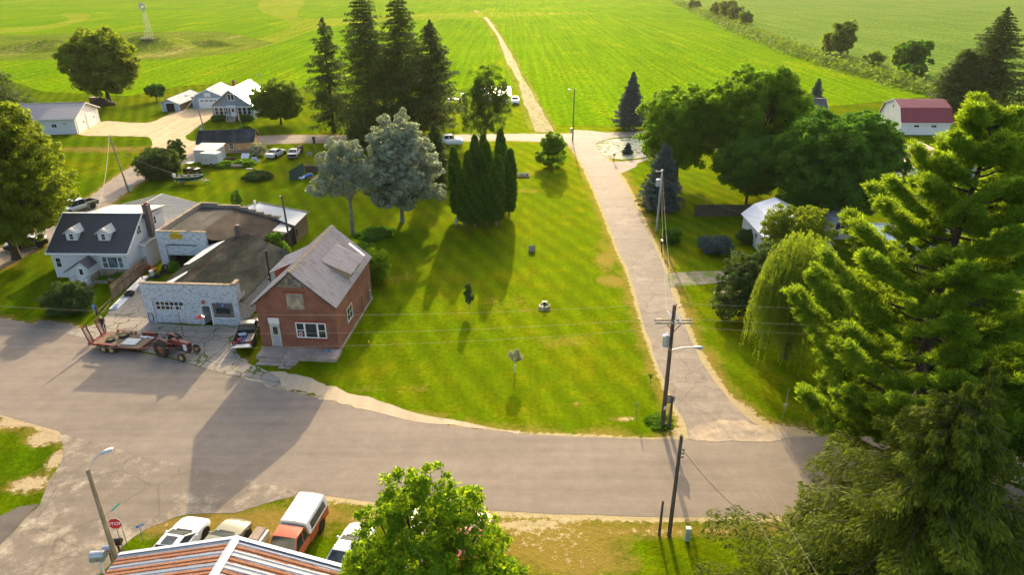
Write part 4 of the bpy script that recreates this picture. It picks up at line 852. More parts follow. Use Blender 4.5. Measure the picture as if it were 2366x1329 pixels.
b.add([(x, yy, z) for yy in (-.012, -.05) for x, z in ((1.6, 3.55), (3.05, 3.55), (3.05, 4.1), (2.95, 4.14), (2.62, 4.16), (2.55, 4.42), (2.42, 4.46), (2.22, 4.46), (2.1, 4.42), (2.02, 4.16), (1.7, 4.14), (1.6, 4.1))], [tuple(range(11, -1, -1)), tuple(range(12, 24))] + [(i, (i + 1) % 12, 12 + (i + 1) % 12, 12 + i) for i in range(12)])
sg = b.build('sign_board', M['yellow_sign'], t)
text('lettering', 'WINTERS GARAGE', .175, M['black'], sg, (2.325, -.056, 3.97)); text('lettering', 'AUTOMOTIVE SERVICE', .115, M['brown_wall'], sg, (2.325, -.053, 3.80)); text('lettering', 'AND TRUCK REPAIRS', .115, M['brown_wall'], sg, (2.325, -.053, 3.65))
# lean-to with white coated roof and plank roofs
t = thing('lean_to', 'flat white roofed lean-to with weathered plank walls behind the tar roofed garage', 'shed', (X2, Y2, 0), GA)
pl = [(8.9, 10.9), (12.8, 8.1), (12.7, 13.2), (4.9, 16.7), (3.4, 14.6), (3.6, 11.0)]
b = MB(); b.prism([(9.0, 11.0), (12.65, 8.35), (12.55, 13.1), (4.95, 16.5), (3.55, 14.6), (3.75, 11.1)], 0, 2.38); b.build('wall', M['old_wood'], t)
b = MB(); b.prism(pl, 2.4, lambda x, y: 2.47); b.build('roof', M['roof_coat'], t)
b = MB()
for p, q in ((pl[2], pl[3]), (pl[3], pl[4])):
    for i in range(int(math.dist(p, q) / .5)):
        u = (i * .5) / math.dist(p, q); x, yy = p[0] + (q[0] - p[0]) * u, p[1] + (q[1] - p[1]) * u; b.box(x - .2, x + .2, yy - .08, yy + .08, 2.48, 2.56 + .05 * random.random())
b.build('parapet_blocks', M['block_grey'], t)
b = MB(); b.cyl((4.9, 15.3, 2.47), (4.9, 15.3, 3.1), .12); b.cyl((4.9, 15.3, 3.1), (4.9, 15.3, 3.25), .2, .14); b.build('vent_pipe', M['white_paint'], t)
b = MB(); b.box(12.6, 12.66, 8.6, 9.2, .9, 1.7); b.build('window', M['glass'], t)
t = thing('plank_lean_to', 'low lean-to of grey planks with patched flat roof beside the wooden pole', 'shed', (X2, Y2, 0), GA)
b = MB(); b.prism([(10.32, 3.9), (11.3, 4.4), (12.3, 6.3), (12.3, 8.3), (10.32, 9.9)], 0, 2.05); b.build('wall', M['dark_wood'], t)
b = MB(); b.prism([(10.28, 3.7), (11.4, 4.2), (12.5, 6.25), (12.55, 8.15), (10.28, 10.1)], 2.06, 2.14); b.build('roof', M['roll_roof'], t); b = MB(); b.prism([(10.35, 7.0), (12.4, 6.6), (12.4, 8.1), (10.35, 9.9)], 2.15, 2.17); b.build('roof_patch', M['roof_rusty'], t)
v = shrub('yellow green vine climbing the right corner of the sign garage', P(468, 597) + Vector((0, 0, 0)), 1.5, 3.6, 'weed', .2, 45, 'climbing_vine', n=9, rc=.5, cat='vine')
for q, (px, py, r_, h_, lb) in enumerate([(638, 592, 1.0, 2.9, 'vine heap on the back right corner of the shingle roofed garage'), (560, 552, .8, 2.8, 'low vine behind the broken chimney of the block garage'), (655, 596, .9, 1.9, 'vine between the block garage and the brick shop'), (553, 500, .9, 4.1, 'vine along the stepped rear parapet of the sign garage'), (405, 628, .5, 1.2, 'weed growing in the mouth of the sign garage')]):
    shrub(lb, P(px, py), r_, h_, 'weed', .17, 34, 'climbing_vine', 'vines on the old garages', n=6, rc=.38, cat='vine')

# --- long steel shed behind the white house
a = P(360.5, 446.5, 4.3); e = P(441, 471, 2.9)
t = thing('metal_shed', 'long shed with pale ribbed metal roof between the white house and the sign garage', 'shed', (a.x - 5.4, a.y - 14.2, 0), GA)
gable(t, 10.8, 14.0, 2.9, 4.3, M['steel_siding'], M['roof_grey'], over=.2, ribs=.5, rh=.10)
t = thing('trampoline', 'round black trampoline behind the pale metal roofed shed', 'trampoline', P(388, 478)); b = MB(); b.lathe([(0, .85), (1.7, .85), (1.7, .87), (0, .87)], None, 24); b.build('mat', M['black'], t); b = MB(); b.tube([(1.8 * math.cos(i * math.pi / 12), 1.8 * math.sin(i * math.pi / 12), .87) for i in range(25)], .06, 6); b.build('rim', M['galv'], t); b = MB()
for i in range(6): b.cyl((1.8 * math.cos(i * 1.047), 1.8 * math.sin(i * 1.047), 0), (1.8 * math.cos(i * 1.047), 1.8 * math.sin(i * 1.047), .86), .03, n=6)
b.build('leg', M['galv'], t)

# --- white farmhouse with dormers
HX, HY, HA = -50.23, 70.085, R(-1.413)
t = thing('white_house', 'white sided cottage with dark metal roof, two gabled dormers and a tall block chimney', 'house', (HX, HY, 0), HA); HOU = t
W_, D_, EV, RG = 8.3, 9.0, 3.22, 6.05
b = MB(); b.add([(0, 0, 0), (W_, 0, 0), (W_, 0, EV), (0, 0, EV), (0, 4.1, RG), (W_, 4.1, RG), (0, D_, 0), (W_, D_, 0), (0, D_, 4.9), (W_, D_, 4.9), (0, 4.1, 5.35), (W_, 4.1, 5.35)], [(0, 1, 2, 3), (1, 7, 9, 11, 5, 2), (0, 3, 4, 10, 8, 6), (6, 8, 9, 7), (5, 11, 10, 4)]); b.build('wall', M['siding_white'], t)
sl = (RG - EV) / 4.1; ribbed('roof', (-.35, -.35, EV - sl * .35 + .04), (W_ + .3, -.35, EV - sl * .35 + .04), (W_ + .3, 4.12, RG + .05), (-.35, 4.12, RG + .05), M['roof_dark'], t, .23, .03, .06)
b = MB(); b.slab([(2.2, 4.15, 5.95), (W_ + .25, 4.15, 5.95), (W_ + .25, D_ + .3, 5.3), (2.2, D_ + .3, 5.3)], -.12); b.build('rear_roof', M['roof_cream'], t)
b = MB(); b.box(2.3, W_, 4.2, D_, 4.8, 5.28); b.build('rear_wing', M['siding_white'], t)
b = MB(); b.box(-.4, W_ + .34, -.42, -.36, 2.86, 3.05); b.box(-.4, W_ + .34, 4.0, 4.22, RG + .06, RG + .12)
for x in (-.4, W_ + .31): b.add([(x, -.36, 2.82), (x, -.36, 3.02), (x, 4.1, RG + .08), (x, 4.1, RG - .12), (x + .04, -.36, 2.82), (x + .04, -.36, 3.02), (x + .04, 4.1, RG + .08), (x + .04, 4.1, RG - .12)], [(0, 1, 2, 3), (7, 6, 5, 4), (0, 4, 5, 1), (3, 2, 6, 7), (1, 5, 6, 2)])
b.build('fascia', M['trim_white'], t); b = MB(); b.box(-.04, .04, -.04, .04, 0, 3.0); b.build('downpipe', M['trim_white'], t)
for x in (2.05, 5.6):
    y0 = 1.05; zb = EV + sl * y0; dm = MB(); dm.add([(x - .62, y0, zb), (x + .62, y0, zb), (x + .62, y0, zb + .95), (x, y0, zb + 1.35), (x - .62, y0, zb + .95), (x - .62, y0 + 1.5, zb + .98), (x + .62, y0 + 1.5, zb + .98)], [(0, 1, 2, 3, 4), (1, 6, 2), (0, 4, 5)]); d = dm.build('dormer', M['siding_white'], t)
    ribbed('dormer_roof', (x + .85, y0 - .18, zb + .82), (x + .85, y0 + 1.15, zb + .82), (x, y0 + 2.05, zb + 1.42), (x, y0 - .18, zb + 1.42), M['roof_cream'], d, .3, .06, .04, True); ribbed('dormer_roof', (x - .85, y0 + 1.15, zb + .82), (x - .85, y0 - .18, zb + .82), (x, y0 - .18, zb + 1.42), (x, y0 + 2.05, zb + 1.42), M['roof_cream'], d, .3, .06, .04, True)
    window(d, 'f', y0, x - .28, x + .28, zb + .12, zb + .85, 1, 2, .07)
window(t, 'f', 0, .25, .92, 1.2, 2.4, 1, 2, .07); window(t, 'f', 0, 5.42, 7.8, 1.18, 2.55, 1, 1, .08, gm='curtain', splits=[(6.0, 6.1, 1.25, 2.5), (7.15, 7.25, 1.25, 2.5), (5.5, 6.0, 1.85, 1.9), (7.25, 7.75, 1.85, 1.9)])
window(t, 'r', W_, 2.75, 3.75, 3.95, 5.0, 2, 2, .08); window(t, 'r', W_, 6.6, 7.2, 3.9, 4.9, 1, 2, .07)
b = MB(); b.box(5.1, W_ + .04, -.06, -.004, 0, 1.08); b.build('stone_facing', M['plaster_stone'], t)
b = MB(); b.box(W_ + .02, W_ + .62, 4.9, 5.6, 0, 6.7); b.box(W_ - .02, W_ + .66, 4.86, 5.64, 6.7, 6.82); b.k = 1; b.cyl((W_ + .32, 5.25, 6.8), (W_ + .32, 5.25, 7.05), .17); b.build('chimney', [M['chimney_block'], M['red_trim']], t)
# entry vestibule
b = MB(); b.add([(2.6, -1.9, 0), (4.9, -1.9, 0), (4.9, -1.9, 2.15), (4.35, -1.9, 2.7), (2.6, -1.9, 1.6), (2.6, -.01, 0), (4.9, -.01, 0), (4.9, -.01, 2.15), (4.35, -.01, 2.7), (2.6, -.01, 1.6)], [(0, 1, 2, 3, 4), (1, 6, 7, 2), (0, 4, 9, 5)]); en = b.build('entry_porch', M['siding_white'], t)
ribbed('porch_roof', (5.15, -2.1, 2.0), (5.15, -.36, 2.0), (4.35, -.36, 2.82), (4.35, -2.1, 2.82), M['roof_dark'], en, .23, .03, .05); ribbed('porch_roof', (2.3, -.36, 1.5), (2.3, -2.1, 1.5), (4.35, -2.1, 2.82), (4.35, -.36, 2.82), M['roof_dark'], en, .23, .03, .05)
door(t, 'f', -1.9, 3.75, 4.55, .25, 2.15, 'trim_white', (.2, .62, .95, 1.65, 1, 1), fr=.06)
b = MB(); b.box(4.91, 4.96, -1.85, -.05, 0, 1.0); b.build('stone_facing', M['plaster_stone'], t)
b = MB(); b.box(3.3, 5.1, -2.9, -1.92, 0, .22); b.build('porch_step', M['concrete'], t, bevel=.02)
b = MB()
for x0 in (3.35, 4.85):
    for y in (-2.85, -1.98): b.cyl((x0, y, .22), (x0, y, 1.1), .018, n=6)
    for z in (.55, 1.1): b.cyl((x0, -2.85, z), (x0, -1.98, z), .018, n=6)
b.build('railing', M['black'], t)
b = MB(); b.box(5.2, 6.3, -1.55, -1.4, 0, .35); b.box(5.05, 5.19, -2.9, -1.4, 0, .35); b.box(6.31, 6.45, -1.55, -.95, 0, .35); b.box(6.46, 8.6, -1.1, -.95, 0, .35); b.build('planter_wall', M['plaster_stone'], t)
R2 = Matrix.Rotation(HA, 4, 'Z'); hw = lambda x, y: Vector((HX, HY, 0)) + R2 @ Vector((x, y, 0))
shrub('leafy perennials in the stone planter under the picture window', hw(7.3, -.5), .9, .8, 'weed', .12, 40, 'flower_bed', n=7, rc=.25, cat='plant'); shrub('low green plants beside the front steps of the white cottage', hw(5.6, -1.0), .5, .6, 'weed', .12, 40, 'flower_bed', n=5, rc=.22, cat='plant')
shrub('big round dark shrub on the lawn in front of the white cottage', P(163, 722), 2.0, 3.1, 'shrub', .17, 60, n=14, rc=.5)

# --- machine shed at the left
A = P(179.5, 309); t = thing('machine_shed', 'long pale steel machine shed with blue grey roof and two overhead doors', 'shed', A, R(99.03 - 90))
# local: x to the right is the gable front (facing right); length runs to -x
W_, D_ = 13.6, 12.6; gable(t, W_, D_, 3.3, 5.35, M['steel_siding'], M['roof_blue_grey'], 'x', over=.45, ribs=.3, trim='siding_white'); t.location = A + Matrix.Rotation(R(9.03), 4, 'Z') @ Vector((-W_, 0, 0))
for y0, y1 in ((.75, 5.1), (5.9, 10.6)): door(t, 'r', W_, y0, y1, 0.02, 3.0, 'white_paint', panels=5, fr=.12, name='overhead_door', knob=False); b = MB(); f = side_map('r', W_ + .04); mbox(b, f, y1 - 1.1, y1 - .75, 0, .02, 1.5, 1.85); b.build('pane', M['glass'], t)
b = MB(); b.lathe([(0, 0), (.3, 0), (.34, .12), (.1, .16), (0, .16)], Matrix.Translation((W_ - 1.9, -.01, 2.35)) @ Matrix.Rotation(R(90), 4, 'X'), 16); b.build('exhaust_fan', M['galv'], t)
window(t, 'f', 0, 9.0, 10.1, 1.35, 2.2, 2, 1, .08)
# --- grey gabled house
A = P(495, 277); t = thing('grey_house', 'grey bungalow with blazing white metal roof, closed porch and white steps', 'house', A, R(2.5)); GH = t
W_, D_ = 9.0, 14.5; gable(t, W_, D_, 3.35, 6.7, M['siding_grey'], M['roof_silver'], over=.65, ribs=.4, rh=.012)
b = MB(); b.box(-.02, W_ + .02, -.05, -.005, .95, 1.1); b.box(-.02, W_ + .02, -.06, -.005, 2.85, 3.0); b.build('trim', M['trim_white'], t)
for i in range(3): window(t, 'f', 0, .45 + i * 1.02, 1.37 + i * 1.02, 1.2, 2.8, 1, 2, .09); window(t, 'f', 0, 5.6 + i * 1.02, 6.52 + i * 1.02, 1.2, 2.8, 1, 2, .09)
window(t, 'f', 0, 3.75, 5.25, 4.3, 5.75, 2, 1, .12, mun=.14)
for a0 in (3.6, 5.0): window(t, 'f', 0, a0, a0 + .42, 1.2, 2.55, 1, 1, .07)
door(t, 'f', 0, 4.05, 4.98, .75, 2.75, 'trim_white', (.2, .72, 1.0, 1.75, 1, 1), fr=.06)
b = MB(); b.slab([(3.1, -1.0, 2.85), (5.6, -1.0, 2.85), (5.3, -.02, 3.2), (3.4, -.02, 3.2)], -.06); b.box(3.2, 3.28, -.9, -.82, .7, 2.8); b.box(5.42, 5.5, -.9, -.82, .7, 2.8); b.build('porch_hood', M['trim_white'], t)
b = MB()
for i in range(5): b.box(3.7, 5.3, -2.4 + i * .36, -.02, .14 * i, .14 * (i + 1))
b.build('step', M['concrete'], t); b = MB()
for x in (3.62, 5.38): b.tube([(x, -2.4, 0), (x, -2.4, 1.0), (x, -.9, 1.65), (x, -.9, .7)], .05, 6)
b.build('railing', M['trim_white'], t); b = MB(); b.box(2.6, 3.2, 8.0, 8.6, 5, 7.6); b.build('chimney', M['brick'], t); b = MB(); b.cyl((8.6, 9.5, 3), (8.6, 9.5, 8.6), .03, n=5); b.box(8.3, 8.9, 9.49, 9.51, 8.3, 8.7); b.build('aerial', M['steel'], t)
hl = Matrix.Translation(A) @ Matrix.Rotation(R(2.5), 4, 'Z')
shrub('clipped dark hedge left of the steps of the grey house', hl @ Vector((1.6, -1.2, 0)), 1.5, 1.4, 'round', .2, 40, 'hedge', n=10, rc=.4, cat='hedge').scale = (1.15, .6, 1); shrub('clipped dark hedge right of the steps of the grey house', hl @ Vector((7.2, -1.2, 0)), 1.6, 1.4, 'round', .2, 40, 'hedge', n=10, rc=.4, cat='hedge').scale = (1.1, .6, 1)
fl = thing('flagpole', 'short flagpole with a red and white flag on the lawn of the grey house', 'flag', P(561, 297)); b = MB(); b.cyl((0, 0, 0), (-.6, 0, 3.4), .035, n=6); b.build('pole', M['steel'], fl); b = MB()
for i in range(7): b.k = i % 2; b.box(-.62 + i * .045, -.575 + i * .045, -.02, .02, 1.7 + .02 * i, 3.2)
b.build('flag', [M['lamp_red'], M['trim_white']], fl)
shrub('small clipped bush behind the tan shed roof', P(563, 303), 1.3, 1.1, 'round', .2, 40, n=7)
# --- blue grey garage and small shed beside it
A = P(446.7, 250.5); t = thing('blue_garage', 'blue grey garage with basketball hoop and white door beside the grey house', 'garage', A, R(4.9))
gable(t, 7.9, 11.5, 2.75, 4.5, M['blue_siding'], M['roof_rusty'], over=.3, ribs=.3); door(t, 'f', 0, 1.6, 6.4, 0.02, 2.45, 'trim_white', panels=4, fr=.12, name='overhead_door', knob=False)
b = MB(); f = side_map('f', -.04)
for i in range(4): mbox(b, f, 2.0 + i * 1.08, 2.8 + i * 1.08, 0, .02, 1.7, 1.95)
b.build('pane', M['glass'], t); b = MB(); b.box(3.2, 4.7, -.25, -.2, 2.75, 3.75); b.k = 1; b.tube([(3.95 + .22 * math.cos(a * .785), -.48 + .22 * math.sin(a * .785), 2.95) for a in range(9)], .02, 5); b.box(3.9, 4.0, -.2, -.0, 3.1, 3.3); b.build('backboard', [M['trim_white'], M['red_sign']], t)
A = P(376, 257.4); t = thing('small_shed', 'small blue fronted shed with patchy silver roof and open doorway', 'shed', A, R(1))
b = MB(); wall_holes(b, 'f', 0, 0, 4.2, 0, 1.95, [(1.1, 3.0, 0, 1.95)], .1); b.add([(0, 0, 1.95), (4.2, 0, 1.95), (1.6, 0, 2.9)], [(0, 1, 2)]); b.build('front_wall', M['blue_siding'], t)
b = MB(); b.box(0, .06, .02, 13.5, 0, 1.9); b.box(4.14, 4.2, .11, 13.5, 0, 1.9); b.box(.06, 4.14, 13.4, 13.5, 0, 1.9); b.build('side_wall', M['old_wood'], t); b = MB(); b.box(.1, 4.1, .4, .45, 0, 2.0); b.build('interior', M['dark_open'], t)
ribbed('roof', (4.6, -.3, 1.72), (4.6, 13.8, 1.72), (1.6, 13.8, 3.0), (1.6, -.3, 3.0), M['roof_rusty'], t, .3, .03); ribbed('roof', (-.35, 13.8, 1.75), (-.35, -.3, 1.75), (1.6, -.3, 3.0), (1.6, 13.8, 3.0), M['roof_rusty'], t, .3, .03)
b = MB(); b.box(.9, 3.2, -.05, -.003, 1.95, 2.08); b.box(-.02, .08, -.04, -.003, 0, 1.9); b.box(4.1, 4.22, -.04, -.003, 0, 1.9); b.build('trim', M['trim_white'], t)
# --- tan shed
A = P(462, 356); t = thing('tan_shed', 'long tan board shed with slate grey shingle roof beside the junk pile', 'shed', A, R(9))
W_, D_ = 9.6, 5.6; w, r1, r2 = gable(t, W_, D_, 2.15, 3.75, M['stucco'], M['shingle_dark'], 'x', over=.35, ribs=3, rh=.004, trim='old_wood', ridge_cap=False); window(t, 'f', 0, 5.35, 6.15, .75, 1.85, 2, 2, .08)
b = MB(); b.box(W_ - 3.8, W_ + .02, -.04, -.003, 0, .5); b.build('foundation', M['block_grey'], t)
# --- white shed and cargo trailer
A = P(484, 386); t = thing('white_shed', 'small white shed with rust streaked flat metal roof behind the cargo trailer', 'shed', (-56.0, 120.6, 0), R(-3))
b = MB(); b.box(0, 4.0, 0, 3.6, 0, 2.1); b.build('wall', M['steel_siding'], t); ribbed('roof', (-.25, -.2, 2.15), (4.25, -.2, 2.15), (4.25, 3.9, 2.55), (-.25, 3.9, 2.55), M['roof_rusty'], t, .5, .03)
t = thing('cargo_trailer', 'white enclosed cargo trailer parked on the grass in front of the white shed', 'trailer', (-53.66, 117.52, 0), R(-8))
b = MB(); b.box(0, 3.1, 0, 1.9, .35, 2.3); b.build('body', M['old_white'], t, bevel=.05)
b = MB(); b.box(2.2, 3.12, 0, 0, .36, .4); b.box(3.101, 3.13, .25, .95, .4, 2.15); b.box(3.101, 3.13, 1.0, 1.7, .4, 2.15); b.build('rear_door', M['white_paint'], t)
def wheel(parent, x, y, r, w, rim='steel', tyre='rubber', side=-1, name='wheel', hub=.55, lug=False):
    o = link(bpy.data.objects.new(name, None), parent); o.location = (x, y, r); o.empty_display_size = .1
    Mx = Matrix.Rotation(R(90), 4, 'X'); b = MB()
    b.lathe([(r * .6, -w / 2), (r * .93, -w / 2), (r, -w * .34), (r, w * .34), (r * .93, w / 2), (r * .6, w / 2), (r * .6, -w / 2)], Mx, 24, False)
    if lug:
        for i in range(26):
            a = i * 2 * math.pi / 26; q = Mx @ Matrix.Rotation(a, 4, 'Z'); b.box(r * .97, r * 1.035, -.03, .03, -w * .5, .02, q @ Matrix.Rotation(R(20), 4, 'X')); b.box(r * .97, r * 1.035, -.03, .03, -.02, w * .5, q @ Matrix.Rotation(R(7), 4, 'Z') @ Matrix.Rotation(R(-20), 4, 'X'))
    b.build('tyre', M[tyre], o, smooth=True); b = MB()
    b.lathe([(.0, -w * .2), (r * .2, -w * .28), (r * hub, -w * .2), (r * .62, -w * .47), (r * .66, -w * .45), (r * .66, w * .45), (r * .62, w * .47), (r * hub, w * .2), (r * .2, w * .28), (0, w * .2)], Mx, 20); b.build('rim', M[rim], o, smooth=True); return o
wheel(t, 1.9, -.02, .33, .2); wheel(t, 1.9, 1.92, .33, .2); b = MB(); b.box(1.45, 2.35, -.16, .0, .68, .74); b.box(1.4, 1.46, -.16, 0, .4, .74); b.box(2.34, 2.4, -.16, 0, .4, .74); b.build('fender', M['white_paint'], t)
# --- red roofed gambrel barn
A = P(2078, 311); t = thing('gambrel_barn', 'white barn with dark red gambrel metal roof near the crop field', 'barn', A, R(-2))
W_, D_ = 9.8, 10.0; pr = [(0, 0), (0, 2.8), (1.5, 5.2), (5.0, 6.4), (8.5, 5.2), (10, 2.8), (10, 0)]
b = MB(); b.loft([[(x, y, z) for y, z in pr] for x in (0, W_)]); b.build('wall', M['barn_white'], t)
for i in range(1, 5):
    (ya, za), (yb, zb) = pr[i], pr[i + 1]
    if i == 1: ya -= .3; za -= .35
    if i == 4: yb += .3; zb -= .35
    q = ((-.3, ya, za + .05), (W_ + .3, ya, za + .05), (W_ + .3, yb, zb + .05), (-.3, yb, zb + .05)); q = q if i < 3 else (q[2], q[3], q[0], q[1]); ribbed('roof', *q, M['roof_red'], t, .3, .03)
b = MB(); b.box(-.3, W_ + .3, -.36, -.3, 2.33, 2.5)
for i in range(1, 5):
    (ya, za), (yb, zb) = pr[i], pr[i + 1]; b.add([(x, y, z) for x in (-.36, -.30) for y, z in ((ya, za - .14), (ya, za + .08), (yb, zb + .08), (yb, zb - .14))], [(0, 1, 2, 3), (7, 6, 5, 4), (0, 4, 5, 1), (3, 2, 6, 7), (1, 5, 6, 2), (0, 3, 7, 4)])
b.build('fascia', M['trim_white'], t)
for x in (2.5, 6.0): window(t, 'f', 0, x, x + 1.1, 1.5, 2.05, 2, 1, .07)
window(t, 'l', 0, 4.7, 5.3, 4.7, 5.3, 1, 1, .08); door(t, 'l', 0, 3.2, 6.6, .02, 2.9, 'white_paint', panels=4, fr=.15, name='overhead_door', knob=False)
# --- white roofed outbuilding (gambrel, at the right), fence
O_ = Vector((29.4, 74.2, 0)); t = thing('white_roof_shed', 'white outbuilding with pale ribbed metal roof half hidden by the leafy bush', 'shed', O_, 0)
b = MB(); b.loft([[(x, y, z) for x, z in [(.3, 0), (.3, 2.5), (1.5, 3.7), (4.0, 4.6), (6.3, 3.5), (7.4, 2.4), (7.4, 0)]] for y in (.3, 10.3)]); b.build('wall', M['steel_siding'], t)
for q in (((0, 10.6, 2.45), (0, 0, 2.45), (1.5, 0, 3.76), (1.5, 10.6, 3.76)), ((1.5, 10.6, 3.77), (1.5, 0, 3.77), (4.0, 0, 4.67), (4.0, 10.6, 4.67)), ((6.3, 0, 3.58), (6.3, 10.6, 3.58), (4, 10.6, 4.67), (4, 0, 4.67)), ((7.7, 0, 2.3), (7.7, 10.6, 2.3), (6.3, 10.6, 3.56), (6.3, 0, 3.56))): ribbed('roof', *q, M['roof_white'], t, .25, .028)
window(t, 'l', .3, 4.5, 5.4, 1.2, 1.9, 2, 1, .06)
t = thing('house_corner', 'white trimmed window wall of a house behind the pale roofed outbuilding', 'house', P(1918, 552), R(-3)); b = MB(); b.box(0, 3, 0, 4, 0, 2.6); b.build('wall', M['siding_white'], t); b = MB(); b.slab([(-.3, -.3, 2.6), (3.3, -.3, 2.6), (3.3, 4.3, 3.2), (-.3, 4.3, 3.2)], -.12); b.build('roof', M['roof_white'], t); window(t, 'f', 0, .3, 1.6, 1.2, 2.3, 2, 1, .08)
def fence(name, label, a, b_, h, m, post=2.4, rails=(.3, .8), board=.14):
    a = Vector(a); b_ = Vector(b_); L_ = (b_ - a).length; t = thing(name, label, 'fence', a, math.atan2(b_.y - a.y, b_.x - a.x)); b = MB(); x = 0; i = 0
    while x < L_ - board: hh = h + random.uniform(-.04, .04); b.box(x, x + board * .9, 0, .02, .05, hh); x += board
    b.build('board_panel', m, t); b = MB()
    for r in rails: b.box(0, L_, -.05, -.002, h * r, h * r + .09)
    b.build('rail', m, t); n = int(L_ / post)
    for i in range(n + 1): q = MB(); q.box(-.05, .05, -.15, -.052, 0, h + .05); q.build('post', m, t, (L_ * i / n, 0, 0))
    return t
fence('wooden_fence', 'dark weathered board fence beyond the pale roofed outbuilding', P(1603, 501), P(1895, 501), 1.75, M['dark_wood'], rails=(.1, .5, .9))
a = hw(9.62, -5.97); fence('wooden_fence', 'leaning grey plank privacy fence between the white cottage and the block garage', hw(9.45, -5.9), hw(9.05, 1.9), 1.75, M['old_wood'], rails=(.2, .75))
t = thing('post_rail', 'low old post and rail fence running from the plank fence to the address post', 'fence', P(225, 728)); e = P(262, 697) - P(225, 728); b = MB(); b.cyl((0, 0, .35), (e.x, e.y, .5), .05, n=6); b.cyl((.4, 0, .12), (e.x, e.y - .3, .18), .05, n=6); b.build('rail', M['old_wood'], t); b = MB(); b.box(-.1, .1, -.1, .1, 0, 1.0); b.build('post', M['dark_wood'], t)
s = thing('address_sign', 'blue address plate on the dark post beside the trailer and leafy shrub', 'sign', P(222, 733)); b = MB(); b.cyl((0, 0, 0), (0, 0, 1.3), .025, n=6); b.build('post', M['galv'], s); b = MB(); b.box(-.04, .02, -.2, .2, 1.0, 1.3); b.build('plate', M['blue_sign'], s)
# --- houses behind the pine and other far roofs
def house(name, label, loc, rz, w, d, ev, rg, wm, rm, ax='x', wins=True, cat='house'):
    t = thing(name, label, cat, loc, rz); gable(t, w, d, ev, rg, M[wm], M[rm], ax, over=.35, ribs=.4)
    if wins:
        for x in np.arange(1, w - 1.2, 2.6): window(t, 'f', 0, x, x + 1.2, 1.1, 2.3, 2, 1, .08)
        for y in np.arange(1.2, d - 1.4, 2.8): window(t, 'l', 0, y, y + 1.1, 1.1, 2.3, 2, 1, .08)
    return t
house('white_bungalow', 'white sided house with dark roof glimpsed through the big pine', P(2215, 790), R(-4), 8.5, 8, 3.0, 4.9, 'siding_white', 'roof_dark', 'y')
house('pale_cottage', 'pale house with blue grey roof beyond the big pine at the right edge', P(2262, 640), R(8), 11, 8, 3, 5.0, 'siding_white', 'roof_blue_grey')
house('red_roof_house', 'white house with pale red metal roof in front of the gambrel barn', P(2098, 428), R(-3), 10, 9, 2.8, 4.8, 'siding_white', 'pink_roof' if 'pink_roof' in M else 'roof_red', 'y')
house('ranch_house', 'low white roofed house hidden among the pine boughs', P(2010, 620), R(-10), 8, 7, 2.6, 4.2, 'siding_white', 'roof_white', 'x')
house('brown_house', 'brown timber gabled house with dark roof behind the two big shade trees', P(1806, 306), R(-4), 9, 9, 3.4, 6.3, 'brown_wall', 'roof_dark', 'x')
t = thing('white_barn', 'low white roofed building in the field edge behind the birch', 'barn', (-7.8, 178.5, 0), R(1)); b = MB(); b.box(0, 7.2, 0, 8, 0, 2.2); b.build('wall', M['barn_white'], t); ribbed('roof', (-.3, -.3, 2.2), (7.5, -.3, 2.2), (7.5, 8.3, 3.1), (-.3, 8.3, 3.1), M['roof_silver'], t, .3, .02)
t = thing('small_white_house', 'little pale gabled house almost hidden among the tall spruces', 'house', P(878, 292), R(-25)); gable(t, 5.5, 6, 2.4, 4.6, M['siding_white'], M['roof_white'], over=.3, ribs=.3)

# ------------------------------------------------------------------ near building with streaked metal roof
Az = 5.6; ap = P(546, 1243, Az); el = P(845, 1324, 3.9)
dv = Vector((el.x - ap.x, el.y - ap.y)); ang = math.atan2(dv.y, dv.x); hwid = dv.length
t = thing('streaked_roof_building', 'near building with rust and silver streaked corrugated metal roof at the bottom edge', 'building', (ap.x, ap.y, 0), ang)
# ridge runs away from the gable end: local -y
b = MB(); b.loft([[(x, y, z) for x, z in [(-hwid + .4, 0), (hwid - .4, 0), (hwid - .4, 3.9), (0, 5.35), (-hwid + .4, 3.9)]] for y in (-.35, -12)]); b.build('wall', M['steel_siding'], t)
for sg in (1, -1):
    q = [(sg * (hwid + .1), -12.3, 3.88), (sg * (hwid + .1), 0, 3.88), (0, 0, Az), (0, -12.3, Az)]
    if sg < 0: q = [q[1], q[0], q[3], q[2]]
    ribbed('roof', *q, M['roof_streaked'], t, .25, .03, .05)
b = MB()
for sg in (1, -1):
    b.slab([(sg * .02, .06, Az + .07), (sg * (hwid + .14), .06, 3.95), (sg * (hwid + .14), -.14, 3.95), (sg * .02, -.14, Az + .07)], .03 * -sg)
    b.add([(0, .05, Az + .03), (sg * (hwid + .14), .05, 3.92), (sg * (hwid + .14), .05, 3.74), (0, .05, Az - .15), (0, .02, Az + .03), (sg * (hwid + .14), .02, 3.92), (sg * (hwid + .14), .02, 3.74), (0, .02, Az - .15)], [(0, 1, 2, 3), (7, 6, 5, 4), (0, 4, 5, 1), (1, 5, 6, 2), (3, 2, 6, 7)])
b.build('rake_trim', M['roof_white'], t)
b = MB()
for sg in (1, -1): b.slab([(0, 0.07, Az + .10), (sg * .22, .07, Az - .03), (sg * .22, -12.3, Az - .03), (0, -12.3, Az + .10)], .015 * sg)
b.build('ridge_cap', M['roof_white'], t)

# ------------------------------------------------------------------ trees
def TR(px, py): return P(px, py)
